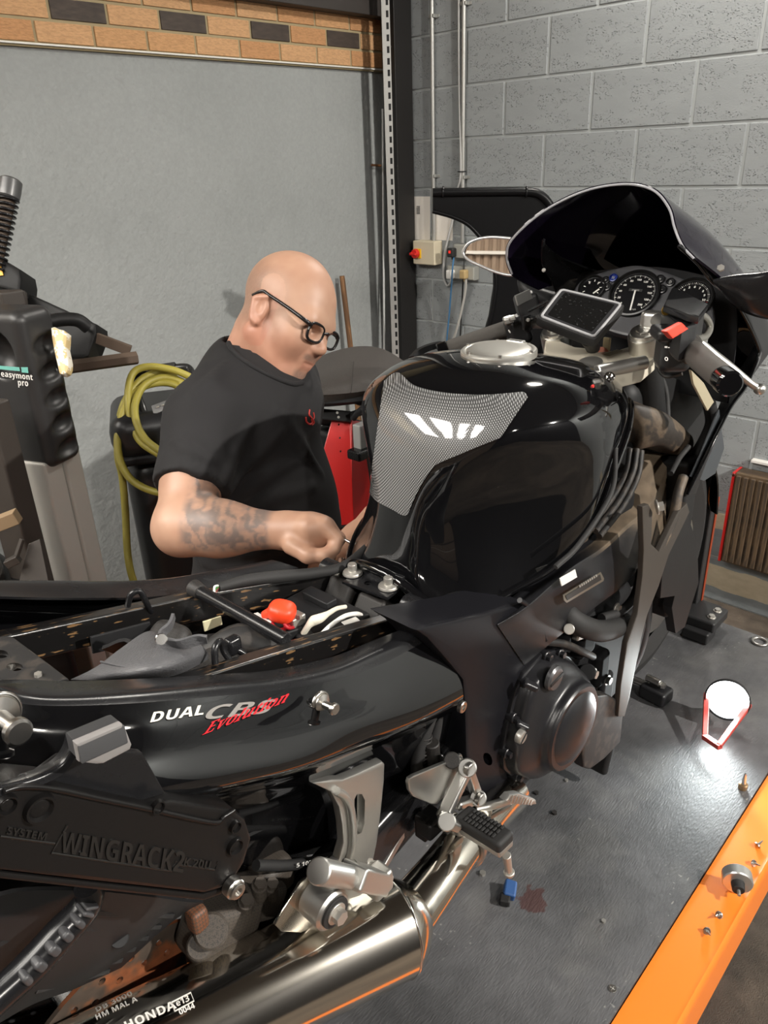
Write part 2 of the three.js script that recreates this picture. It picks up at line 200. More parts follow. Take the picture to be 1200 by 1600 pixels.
for (const [x, z, cd, where] of BAY_LAMPS) {
  const t = thing('bay_lamp', 'round white high-bay lamp hanging ' + where, 'lamp', V(x, CEIL, z));
  part(t, 'shade', lathe([[.03, -.02], [.05, -.05], [.15, -.16], [.152, -.16], [.05, -.045], [.03, -.02]], V(0, 0, 0), V(0, 1, 0), 32), M.white); part(t, 'stem', cyl(V(0, -.03, 0), V(0, 0, 0), .03), M.white);
  const b = part(t, 'bulb', new THREE.SphereGeometry(.05, 20, 14).translate(0, -.13, 0), new THREE.MeshStandardMaterial({ color: 0xffffff, emissive: LAMP_COLOR, emissiveIntensity: 160 }));
  const l = new THREE.PointLight(LAMP_COLOR, cd, 0, 2); l.position.set(x, CEIL - .13, z); l.castShadow = true; l.shadow.radius = 2.4; scene.add(l);
}
// ------------------------------------------------------------------ lift table
const lift = thing('lift_table', 'black topped motorcycle lift table with bright orange side rails', 'lift table', V(0.3, FLOOR, 0));
const LP = (name, geos, m, label) => { const p = part(scene, name, geos, m, label); scene.remove(p); p.geometry.translate(-0.3, -FLOOR, 0); lift.add(p); return p; };
{
  const st = tex(2048, 1024, (u, v) => { const x = u * 3.2 - 1.28, z = 0.4 - v * 0.8; const a = fbm(u * 4, v, 4, 5, 200), b = fbm(u * 4, v, 40, 3, 201), s = fbm(u * 4, v, 9, 4, 202), sp = step(.9, .95, vn(u * 4 * 150, v * 150, 600, 203)) * step(.55, .75, fbm(u * 4, v, 7, 2, 204)); let r = 99, g = 99, bl = 101; const k = 0.82 + 0.5 * (a - 0.5) + 0.16 * (b - 0.5); r *= k; g *= k; bl *= k;
    const dust = step(0.55, 0.75, s) * 0.25; r += 40 * dust + 55 * sp; g += 38 * dust + 54 * sp; bl += 32 * dust + 48 * sp;
    const blob = (cx, cz, rad, n) => step(0.42, 0.5, fbm(u * 4, v, 30, 4, n) + 0.55 * (1 - Math.hypot(x - cx, (z - cz) * 1.6) / rad) - 0.25) * (Math.hypot(x - cx, (z - cz) * 1.6) < rad ? 1 : 0);
    // dark red oil spill with ragged edges
    const q = blob(0.83, 0.2, 0.05, 211); r = lerp(r, 70, q * 0.6); g = lerp(g, 34, q * 0.6); bl = lerp(bl, 30, q * 0.6);
    return [r, g, bl]; });
  const top = new THREE.BoxGeometry(3.2, 0.006, 0.803); top.translate(0.32, -0.003, 0);
  const tm = mat(0xffffff, 0.42, 0, { map: st, roughnessMap: tex(256, 256, (u, v) => 130 + 110 * fbm(u, v, 8, 5, 205), false), bumpMap: fineBump, bumpScale: 0.0006 });
  tm.roughness = 0.75;
  LP('table_top', top, tm, 'worn dark steel deck');
  const orange = mat('#f6842a', 0.38, 0, { clearcoat: 0.3, clearcoatRoughness: 0.3 });
  for (const s of [1, -1]) {
    const prof = [[0.402, -0.09], [0.402, -0.01], [0.403, -0.007], [0.47, -0.007], [0.4765, -0.005], [0.481, -0.012], [0.483, -0.025], [0.483, -0.12], [0.475, -0.12], [0.475, -0.09]];
    const rows = [-1.28, 1.92].map(x => prof.concat([prof[0]]).map(p => V(x, p[1], p[0] * s)));
    const g = creased(meshGrid(rows, s < 0)); const e = [-1.28, 1.92].map(x => plate(prof.map(p => V(x, p[1], p[0] * s)), 0.004, { to: V(x * 9, 0, 0), bevel: 0 }));
    LP('side_rail', [g, ...e], orange, 'orange painted rail');
  }
  const und = mat([0.03, 0.03, 0.032], 0.5);
  LP('deck_frame', [boxAt(V(0.32, -0.05, 0), 3.19, 0.08, 0.79, 0.004)], und);
  LP('base_frame', [boxAt(V(0.32, FLOOR + 0.04, 0.3), 2.4, 0.08, 0.08), boxAt(V(0.32, FLOOR + 0.04, -0.3), 2.4, 0.08, 0.08), boxAt(V(-0.85, FLOOR + 0.04, 0), 0.08, 0.08, 0.6), boxAt(V(1.45, FLOOR + 0.04, 0), 0.08, 0.08, 0.6)], orange);
  for (const z of [0.24, -0.24]) { LP('scissor_arm', bar(V(-0.8, FLOOR + 0.08, z), V(1.4, -0.09, z), 0.03, 0.08), orange); LP('scissor_arm', bar(V(1.4, FLOOR + 0.08, z * 0.85), V(-0.8, -0.09, z * 0.85), 0.03, 0.08), orange); }
  // flush screw and lashing eye in the deck
  const p = pyy(957, 1545, 0.0005); LP('deck_screw', [cyl(p, V(p.x, 0.002, p.z), 0.0065), bar(V(p.x - 0.004, 0.0022, p.z), V(p.x + 0.004, 0.0022, p.z), 0.001, 0.001), bar(V(p.x, 0.0022, p.z - 0.004), V(p.x, 0.0022, p.z + 0.004), 0.001, 0.001)], M.steel);
  const e = pyy(1187, 1003, 0.002); LP('lashing_eye', [ring(V(e.x, 0.003, e.z), V(0, 1, 0), 0.018, 0.004)], M.steel);
}
// ------------------------------------------------------------------ motorcycle: world-space part maker
const worldParts = root => (name, geos, m, label, parent = root) => { const p = part(parent, name, geos, m, label); if (p.geometry.userData.moved) return p; p.geometry = p.geometry.clone(); p.geometry.translate(-root.position.x, -root.position.y, -root.position.z); return p; };
const bike = thing('motorcycle', 'black sports touring motorcycle with seat and side fairings removed on the lift', 'motorcycle', V(0.85, 0, 0));
const B = worldParts(bike);
const X1 = V(1, 0, 0), Y1 = V(0, 1, 0), Z1 = V(0, 0, 1);
{ // ---- fuel tank: sections across x, each a half outline (z, y) from the crest to the lower edge
  const S = [
    [0.7, [[0, .655], [.03, .654], [.05, .65], [.062, .644], [.07, .638], [.078, .632], [.09, .624], [.1, .616]]],
    [0.715, [[0, .7], [.02, .7], [.035, .695], [.045, .687], [.052, .675], [.062, .66], [.08, .64], [.103, .616]]],
    [0.735, [[0, .775], [.02, .774], [.036, .768], [.046, .755], [.05, .735], [.06, .7], [.085, .66], [.118, .618]]],
    [0.76, [[0, .85], [.035, .848], [.065, .842], [.085, .828], [.087, .8], [.08, .75], [.098, .69], [.135, .625]]],
    [0.8, [[0, .898], [.05, .896], [.1, .888], [.132, .868], [.135, .838], [.12, .78], [.128, .71], [.155, .638]]],
    [0.86, [[0, .92], [.06, .918], [.12, .907], [.163, .88], [.173, .846], [.162, .785], [.165, .72], [.175, .653]]],
    [0.94, [[0, .925], [.07, .922], [.138, .907], [.18, .877], [.193, .842], [.195, .795], [.194, .745], [.19, .69]]],
    [1.02, [[0, .915], [.07, .912], [.132, .897], [.17, .868], [.182, .842], [.185, .815], [.184, .79], [.182, .762]]],
    [1.08, [[0, .902], [.065, .899], [.118, .886], [.15, .864], [.162, .846], [.167, .83], [.168, .816], [.169, .803]]],
    [1.135, [[0, .885], [.055, .883], [.094, .874], [.12, .859], [.132, .847], [.138, .838], [.141, .832], [.143, .826]]],
    [1.155, [[0, .872], [.045, .871], [.077, .864], [.1, .853], [.111, .845], [.117, .838], [.12, .833], [.122, .828]]],
  ];
  const grid = S.map(([x, h]) => [...h.slice(1).reverse().map(([z, y]) => V(x, y, -z)), ...h.map(([z, y]) => V(x, y, z))]);
  const R = refine(grid, 6, 8); const g = meshGrid(R, false);
  const tank = B('fuel_tank', [g], M.gloss, 'glossy black tank with deep knee recesses');
  B('tank_edge', [sweep(S.map(([x, h]) => V(x, h[7][1], h[7][0] + .002)), 0.005, 8, 8), sweep(S.map(([x, h]) => V(x, h[7][1], -h[7][0] - .002)), 0.005, 8, 8)], M.gloss, undefined, tank);
  B('rear_lip', [sweep([V(.76, .622, .138), V(.72, .62, .118), V(.695, .632, .09), V(.684, .652, .06), V(.68, .664, .025), V(.68, .664, -.025), V(.684, .652, -.06), V(.695, .632, -.09), V(.72, .62, -.118)], 0.008, 6, 10)], M.gloss, undefined, tank);
  B('front_trim', [sweep([pz(902, 640, .165), pz(962, 700, .19), pz(955, 770, .203), pz(905, 850, .205), pz(868, 886, .2)].slice(1), 0.004, 8, 8)], M.rubber, undefined, tank);
  // nearest tank point for a pixel, for the pad that wraps the rear of the tank
  const tri = []; for (let i = 0; i < R.length - 1; i++) for (let j = 0; j < R[0].length - 1; j++) { tri.push([R[i][j], R[i + 1][j], R[i][j + 1]], [R[i][j + 1], R[i + 1][j], R[i + 1][j + 1]]); }
  const ra = new THREE.Ray(), tmp = V(0, 0, 0);
  const onTank = (u, v) => { ra.origin.copy(CAM); ra.direction.copy(rayAt(u, v).normalize()); let best = null, bd = 9; for (const [a, b, c] of tri) if (ra.intersectTriangle(a, b, c, false, tmp)) { const d = tmp.distanceTo(CAM); if (d < bd) { bd = d; best = tmp.clone(); } } return best; };
  bike.userData.onTank = undefined; globalThis.__onTank = onTank;
  // fuel cap
  const cc = V(0.962, .9275, 0.004), cn = V(-.03, 1, 0).normalize(), cb = k => cc.clone().addScaledVector(cn, k);
  const cap = B('fuel_cap', [lathe([[.0585, -.006], [.0585, .002], [.0565, .004], [.052, .0045], [.05, .0035], [.046, .006], [.03, .0075], [0, .008]], cc, cb(1), 48)], mat([.82, .8, .74], .34, .9), 'brushed metal fuel cap');
  B('cap_hinge', [boxAt(V(1.008, .934, 0.004), .012, .006, .03, .002)], M.alu, undefined, cap);
  for (let k = 0; k < 6; k++) { const a = k / 6 * 6.283 + .4; B('cap_screw', [cyl(V(cc.x + Math.cos(a) * .054, cc.y + .003, cc.z + Math.sin(a) * .054), V(cc.x + Math.cos(a) * .054, cc.y + .0065, cc.z + Math.sin(a) * .054), .0032, .003, 10)], M.steel, undefined, cap); }
  // badge and red mark by the front of the tank
}
// surface picker: where a pixel ray meets a grid of points (used to lay lettering and the pad on curved skins)
function picker(R, from = CAM) { const tri = []; for (let i = 0; i < R.length - 1; i++) for (let j = 0; j < R[0].length - 1; j++) tri.push([R[i][j], R[i + 1][j], R[i][j + 1]], [R[i][j + 1], R[i + 1][j], R[i + 1][j + 1]]);
  const ra = new THREE.Ray(), t = V(0, 0, 0); return (u, v) => { ra.origin.copy(CAM); ra.direction.copy(rayAt(u, v).normalize()); let best = null, bd = 9, n = null; for (const q of tri) if (ra.intersectTriangle(q[0], q[1], q[2], false, t)) { const d = t.distanceTo(CAM); if (d < bd) { bd = d; best = t.clone(); n = q[1].clone().sub(q[0]).cross(q[2].clone().sub(q[0])).normalize(); } } if (n && n.dot(ra.direction) > 0) n.negate(); return best ? { p: best, n } : null; }; }
// lettering laid on a surface: origin pixel, right vector and up vector in pixels per unit of text height
function letter(str, pick, o, rv, uv, off = 0.0006, slant = 0.25, ft = font) { const g = new TextGeometry(str, { font: ft, size: 1, depth: 0.001, curveSegments: 3, bevelEnabled: false }); const src = g.index ? g.toNonIndexed() : g, sp = src.attributes.position, keep = []; for (let i = 0; i < sp.count; i += 3) if (sp.getZ(i) > .0009 && sp.getZ(i + 1) > .0009 && sp.getZ(i + 2) > .0009) for (let k = 0; k < 3; k++) keep.push(sp.getX(i + k), sp.getY(i + k), 0); const n = new THREE.BufferGeometry(); n.setAttribute('position', new THREE.Float32BufferAttribute(keep, 3)); const p = n.attributes.position; let last = null;
  for (let i = 0; i < p.count; i++) { const x = p.getX(i) + slant * p.getY(i), y = p.getY(i), h = pick(o[0] + rv[0] * x + uv[0] * y, o[1] + rv[1] * x + uv[1] * y) ?? last; if (!h) continue; last = h; const q = h.p.clone().addScaledVector(h.n, off); p.setXYZ(i, q.x, q.y, q.z); } n.computeVertexNormals(); return n; }
const onPlane = (u, v, O, n) => { const d = rayAt(u, v); return CAM.clone().addScaledVector(d, n.dot(O.clone().sub(CAM)) / n.dot(d)); };
const zig = (a, z) => a.map(([u, v, q]) => pz(u, v, q ?? z));
const dusty = (base, dust, s, th, o = {}) => mat(0xffffff, o.rough ?? 0.6, 0, { map: tex(256, 256, (u, v) => { const n = fbm(u, v, 5, 5, s), k = step(th - 0.08, th + 0.08, n), q = 0.85 + 0.3 * fbm(u, v, 30, 3, s + 7); return base.map((b, i) => lerp(b, dust[i], k) * q); }), ...o });
M.dusty = dusty([50, 45, 41], [88, 76, 63], 300, 0.5); M.dusty.map.repeat.set(7, 7);
M.grimy = dusty([24, 23, 23], [48, 43, 39], 310, 0.56); M.grimy.map.repeat.set(11, 11);
M.rusty = dusty([70, 60, 52], [128, 74, 44], 320, 0.55); M.rusty.map.repeat.set(5, 5);
{ // ---- carbon pattern pad wrapped over the rear of the tank
  const pick = __onTank, rows = [];
  const top = [[601, 596], [622, 583], [650, 604], [700, 615], [755, 618], [800, 615], [818, 614], [824, 622]], bot = [[577, 768], [590, 783], [612, 795], [636, 805], [646, 775], [668, 735], [728, 706], [782, 684]];
  const nr = 14; for (let i = 0; i <= nr; i++) { const t = i / nr; const r = []; const N = 40; for (let j = 0; j <= N; j++) { const s = j / N * 7, k = Math.min(6, Math.floor(s)), f = s - k; const A = crv(top, k, f), Bq = crv(bot, k, f); r.push([lerp(A[0], Bq[0], t), lerp(A[1], Bq[1], t)]); } rows.push(r); }
  function crv(a, k, f) { const g = i => a[clamp(i, 0, a.length - 1)]; return [0, 1].map(x => { const [p, q, r, s] = [g(k - 1)[x], g(k)[x], g(k + 1)[x], g(k + 2)[x]]; return 0.5 * (2 * q + (r - p) * f + (2 * p - 5 * q + 4 * r - s) * f * f + (3 * q - p - 3 * r + s) * f * f * f); }); }
  const pts = rows.map(r => r.map(([u, v]) => { let h = null; for (let d = 0; d < 60 && !h; d += 2) h = pick(u + d, v + d * 0.15); return h; }));
  const g0 = meshGrid(pts, false), n = g0.attributes.normal, W = pts[0].length; const out = pts.map((r, i) => r.map((p, j) => { const k = i * W + j, q = V(n.getX(k), n.getY(k), n.getZ(k)); if (q.dot(CAM.clone().sub(p)) < 0) q.negate(); return p.clone().addScaledVector(q, 0.0016); }));
  const g = meshGrid(out, false); const P = g.attributes.position, U = g.attributes.uv; for (let i = 0; i < P.count; i++) U.setXY(i, (P.getX(i) * 0.8 + P.getZ(i) * 0.9), (P.getY(i) * 1.0 - P.getX(i) * 0.35));
  const weave = tex(64, 64, (u, v) => { const a = Math.floor(u * 8), b = Math.floor(v * 8), f = ((a + b) & 1), fu = (u * 8) % 1, fv = (v * 8) % 1; const e = f ? 1 - Math.abs(fv - 0.5) * 1.5 : 1 - Math.abs(fu - 0.5) * 1.5; return f ? 52 + 120 * e : 16 + 24 * e; }); weave.repeat.set(64, 64);
  B('tank_pad', [g, meshGrid([out[0], pts[0]]), meshGrid([out[nr], pts[nr]]), meshGrid([out.map(r => r[W - 1]), pts.map(r => r[W - 1])])], mat(0xffffff, 0.5, 0, { map: weave, clearcoat: 1, clearcoatRoughness: 0.035 }), 'clear protector with a grey carbon weave');
}
{ // ---- frame
  const st = [[1018, 686, 1042, 694, 1050, 740, .12], [1008, 722, 1044, 722, 1050, 785, .135], [985, 778, 1017, 785, 1035, 840, .16], [958, 812, 975, 825, 1010, 875, .175], [925, 848, 938, 858, 975, 915, .185], [880, 880, 889, 890, 930, 950, .19], [816, 938, 824, 947, 868, 1000, .19], [770, 966, 777, 976, 820, 1040, .18]];
  const rings = st.map(([a, b, c, d, e, f, z]) => { const T = pz(a, b, z - .026), Q = pz(c, d, z), L = pz(e, f, z), i = V(0, 0, -.045); return [T, lerp3(T, Q, .86), lerp3(Q, L, .04), lerp3(Q, L, .3), lerp3(Q, L, .92), L.clone().add(V(0, 0, -.006)), L.clone().add(i), T.clone().add(V(0, -.006, -.02))]; });
  const spar = loft(rings, 3, 6);
  const fm = mat(0xffffff, 0.42, 0, { clearcoat: 0.15, clearcoatRoughness: 0.4, map: tex(512, 512, (u, v) => { const n = fbm(u, v, 6, 5, 330), k = step(-0.05, 0.06, (u < .04 ? .36 : .24) - v + 0.2 * (n - 0.5)) * step(0.25, 0.5, fbm(u, v, 9, 3, 331) + 0.25), q = 0.8 + 0.4 * fbm(u, v, 40, 3, 332); return [lerp(26, 104, k) * q, lerp(26, 91, k) * q, lerp(29, 76, k) * q]; }) });
  const fr = B('frame_spar', spar, fm, 'satin black spar, dusty brown at its front end'); B('frame_spar', mir(spar).map(g => g.translate(0, -.1, .03)), M.frame);
  const hole = (u, v, ru, rv2, z, n = 14) => Array.from({ length: n }, (_, k) => pz(u + Math.cos(k / n * 6.283) * ru, v + Math.sin(k / n * 6.283) * rv2, z));
  const pl = plate(zig([[647, 984], [668, 978], [760, 958], [818, 940], [846, 975], [858, 1010], [836, 1040], [812, 1080], [796, 1130], [788, 1180], [796, 1216], [778, 1236], [754, 1250], [738, 1230], [729, 1180], [727, 1100], [724, 1064], [700, 1034], [668, 998]], .178), .075, { bevel: .006, holes: [hole(762, 1186, 11, 16, .178)] });
  const piv = B('pivot_plate', [pl], M.frame, 'satin black pivot plate'); B('pivot_plate', mir(pl).map(g => g.translate(.03, -.12, .03)), M.frame);
  B('weld_seam', [sweep(zig([[812, 938], [826, 948], [842, 972], [852, 1000]], .186), .004, 6, 8)], M.frame, undefined, fr);
  // stickers on the spar
  const sk = (c, m, n, l, o = .2) => B(n, [plate(zig(c, o), .0015, { bevel: .0003 })], m, l, fr);
  sk([[875, 904], [899, 890], [902, 902], [878, 916]], M.white, 'white_sticker', 'small white sticker', .203);
  const vp = sk([[880, 930], [939, 894], [944, 904], [943, 908], [886, 942], [881, 938]], mat([.36, .33, .28], .35, .9), 'vin_plate', 'engraved metal frame plate', .2035);
  sk([[884, 931], [938, 898], [940, 906], [887, 938]], mat([.02, .02, .02], .4), 'vin_plate_face', undefined, .2045);
  for (let k = 0; k < 9; k++) sk([[905 + k * 3.2, 915 - k * 2], [907.2 + k * 3.2, 913.6 - k * 2], [908 + k * 3.2, 917 - k * 2], [905.8 + k * 3.2, 918.4 - k * 2]], M.zinc, 'stamped_number', undefined, .2055);
  // steering head, cross members
  B('steering_head', [cyl(V(1.36, .66, 0), V(1.27, .84, 0), .04), ...[1, -1].map(s => bar(V(1.3, .72, .03 * s), V(1.18, .66, .12 * s), .05, .09, .01))], M.dark);
}
function lerp3(a, b, t) { return a.clone().lerp(b, t); }
{ // ---- subframe
  const rail = s => [bar(V(.665, .622, .082 * s), V(.43, .688, .09 * s), .02, .036, .003), bar(V(.44, .686, .09 * s), V(.2, .745, .092 * s), .02, .036, .003), bar(V(.21, .743, .092 * s), V(-.06, .81, .07 * s), .02, .036, .003)];
  const sm = mat(0xffffff, .3, 0, { clearcoat: .5, clearcoatRoughness: .15, map: (() => { const t = tex(256, 256, (u, v) => { const k = step(.66, .74, fbm(u, v, 9, 4, 340)); return [lerp(20, 120, k), lerp(19, 92, k), lerp(19, 62, k)]; }); t.repeat.set(1.5, 1); return t; })() });
  for (const s of [1, -1]) { const r = B('subframe_rail', rail(s), sm, 'black painted seat rail with rust spots');
    B('rail_bolt', bolt(V(.668, .64, .082 * s + .012), V(-.3, 0, 1).normalize(), .0085, .009, .0125), M.zinc, undefined, r); B('rail_lug', [cyl(V(.668, .64, .082 * s - .018), V(.668, .64, .082 * s + .012), .016), bar(V(.668, .63, .07 * s), V(.76, .6, .1 * s), .03, .03, .006)], M.satin, undefined, r);
    B('fender_stay', [sweep([V(.345, .73, .088 * s), V(.35, .745, .084 * s), V(.36, .747, .08 * s), V(.364, .73, .078 * s), V(.37, .712, .083 * s)], .0038, 5, 8)], M.satin, undefined, r); }
  const ct = B('cross_tube', [cyl(V(.437, .712, -.085), V(.442, .707, .085), .0085)], M.satin, 'black round cross tube');
  B('weld_end', [cyl(V(.437, .712, -.092), V(.437, .712, -.074), .0115, .0095)], M.grimy, undefined, ct);
  // rear cross plate with holes
  const hol = (u, v, a, b, y) => Array.from({ length: 12 }, (_, k) => pyy(u + Math.cos(k / 12 * 6.283) * a, v + Math.sin(k / 12 * 6.283) * b, y));
  const rp = B('rear_plate', [plate([[-70, 1000], [10, 993], [22, 996], [64, 1027], [107, 1060], [60, 1072], [0, 1074], [-70, 1074]].map(q => pyy(q[0], q[1], .79)), .006, { holes: [hol(23, 1042, 16, 8, .79), hol(1, 1022, 15, 8, .79)] })], M.grimy, 'brown stained black plate with round holes');
  B('plate_bolt', bolt(pyy(19, 1044, .782), Y1, .005, .006), M.zinc, undefined, rp); B('plate_bolt', bolt(pyy(60, 1056, .79), Y1, .0035, .003), M.zinc, undefined, rp);
  // front bracket with two flange bolts
  const fb = B('tank_bracket', [plate([[534, 908], [570, 886], [633, 912], [606, 934]].map(q => pyy(q[0], q[1], .652)), .005, { holes: [hol(575, 911, 8, 4, .652)] }), bar(pyy(570, 888, .66), pyy(631, 911, .66), .006, .02, .001), boxAt(V(.715, .61, 0), .05, .07, .13, .008)], M.satin, 'black bracket plate behind the tank');
  for (const [u, v] of [[551, 896], [607, 917]]) { const p = pyy(u, v, .653); B('flange_bolt', [lathe([[0, .016], [.006, .016], [.0068, .0145], [.0068, .006], [.0135, .004], [.0148, .0015], [.0148, 0]].reverse(), p, p.clone().add(Y1), 24)], M.zinc, 'dull zinc flange bolt', fb); }
  // battery with red terminal boot and leads
  const bt = B('battery', [boxAt(V(.53, .6, -.005), .16, .1, .12, .006), boxAt(V(.585, .655, -.02), .02, .01, .05, .002)], M.plastic, 'black battery between the seat rails');
  B('battery_label', [boxAt(pyy(548, 971, .652), .022, .0008, .012, .0002, new THREE.Euler(0, -.25, 0))], M.white, 'white label', bt);
  const rb = pyy(440, 951, .69); const rg = new THREE.SphereGeometry(.019, 20, 14); { const p = rg.attributes.position; for (let i = 0; i < p.count; i++) { const f = q => Math.sign(q) * Math.pow(Math.abs(q) / .019, .72) * .019; p.setXYZ(i, f(p.getX(i)) * .85, f(p.getY(i)) * .66, f(p.getZ(i)) * .95); } rg.computeVertexNormals(); } rg.rotateY(.5); rg.rotateX(.15); rg.translate(rb.x, rb.y - .004, rb.z);
  B('terminal_boot', [rg, cyl(pyy(424, 958, .685), pyy(412, 962, .68), .008, .006)], mat('#ee4422', .45), 'red rubber terminal boot', bt);
  B('terminal_clamp', [boxAt(pyy(462, 968, .668), .022, .014, .016, .002), ...bolt(pyy(468, 966, .674), Y1, .004, .006)], M.zinc, undefined, bt);
  B('red_lead', [sweep([pyy(436, 962, .68), pyy(425, 975, .675), pyy(438, 985, .668), pyy(455, 975, .665)], .0028, 6, 8), sweep([pyy(440, 962, .682), pyy(448, 980, .672), pyy(460, 980, .662)], .0025, 6, 8)], mat('#a81620', .5), 'red wire', bt);
  B('black_lead', [sweep([pyy(424, 960, .685), pyy(414, 978, .67), pyy(424, 992, .66), pyy(440, 988, .655)], .003, 6, 8), sweep([pyy(430, 962, .68), pyy(420, 985, .66), pyy(440, 1000, .65)], .0025, 6, 8)], M.rubber, undefined, bt);
  const cream = mat('#d8d2c2', .55);
  B('fuse_holder', [sweep([pyy(474, 990, .655), pyy(482, 978, .667), pyy(490, 970, .672), pyy(500, 966, .674), pyy(512, 959, .672), pyy(526, 951, .668), pyy(540, 948, .662)], [.004, .0042, .0068, .0062, .0036, .003, .0028], 6, 12)], cream, 'cream in-line fuse holder', bt);
  B('white_sleeve', [sweep([pyy(500, 994, .662), pyy(516, 978, .667), pyy(538, 963, .668), pyy(556, 959, .664), pyy(564, 961, .656)], .003, 6, 10)], M.white, 'white cable sleeve', bt);
  B('relay', [boxAt(pyy(452, 988, .655), .03, .016, .02, .003, new THREE.Euler(0, -.3, 0)), boxAt(pyy(478, 998, .65), .022, .012, .02, .003, new THREE.Euler(0, -.3, 0)), boxAt(pyy(430, 995, .65), .03, .012, .014, .003, new THREE.Euler(0, -.3, 0))], M.plastic, undefined, bt);
  B('white_tag', [plate([[388, 960], [403, 956], [424, 970], [408, 978]].map(q => pyy(q[0], q[1], .68)), .004)], M.white, 'white connector block', bt);
  B('dirty_cover', [boxAt(V(.655, .615, -.045), .045, .05, .05, .008, new THREE.Euler(0, 0, -.6)), boxAt(V(.65, .612, .02), .045, .05, .05, .006, new THREE.Euler(0, 0, -.6))], M.grimy, 'dirty grey covers behind the battery');
  const wh = B('wiring_loom', [sweep([V(.46, .71, -.07), V(.5, .705, -.064), V(.55, .69, -.06), V(.61, .67, -.058), V(.67, .655, -.06), V(.74, .66, -.07)], [.006, .008, .009, .008, .007, .007], 6, 10)], M.rubber, 'black sleeved wiring loom');
  for (const [c, o] of [['#3c7a3a', 0], ['#d8d8d4', .004], ['#7a2a26', -.004]]) B('wire', [sweep([V(.462, .712, -.07), V(.452, .712 + o, -.066), V(.446, .704 + o, -.062 + o), V(.45, .692, -.058)], .0016, 5, 6)], mat(c, .5), undefined, wh);
  // under-seat tray and rear inner guard
  B('seat_tray', [patch([[V(-.1, .74, -.08), V(.2, .66, -.08), V(.42, .6, -.078), V(.66, .56, -.075)], [V(-.1, .73, 0), V(.2, .645, 0), V(.42, .58, 0), V(.66, .55, 0)], [V(-.1, .74, .08), V(.2, .66, .08), V(.42, .6, .078), V(.66, .56, .075)]], 4, 4, .004)], M.dark);
  B('tray_divider', [plate([pz(142, 996, -.06), pz(235, 972, -.06), pz(240, 1000, -.06), pz(146, 1022, -.06)], .004), patch([[V(.28, .72, .05), V(.3, .745, .0), V(.29, .72, -.05)], [V(.34, .66, .05), V(.37, .69, .0), V(.35, .66, -.05)], [V(.4, .64, .05), V(.42, .66, .0), V(.41, .64, -.05)]], 5, 5, .004)], M.plastic);
  B('cream_tag', [plate([pz(318, 972, -.03), pz(346, 963, -.03), pz(348, 976, -.03), pz(321, 987, -.03)], .003)], mat('#c9c2a0', .6), 'cream paper tag');
  B('tray_moulding', [boxAt(V(.375, .665, .03), .07, .05, .06, .016, new THREE.Euler(.2, .2, .1)), boxAt(V(.36, .69, -.035), .05, .045, .05, .014, new THREE.Euler(.2, .4, .3)), sweep([V(.38, .68, .0), V(.42, .69, .02), V(.445, .672, .045), V(.44, .65, .06)], [.012, .02, .024, .018], 6, 12)], M.grimy);
  B('strap_hook', [sweep([pz(372, 1016, .07), pz(384, 1024, .075), pz(393, 1040, .08), pz(388, 1056, .085), pz(382, 1058, .088)], .0034, 6, 8), boxAt(pz(364, 1008, .065), .018, .022, .014, .005)], M.satin);
}
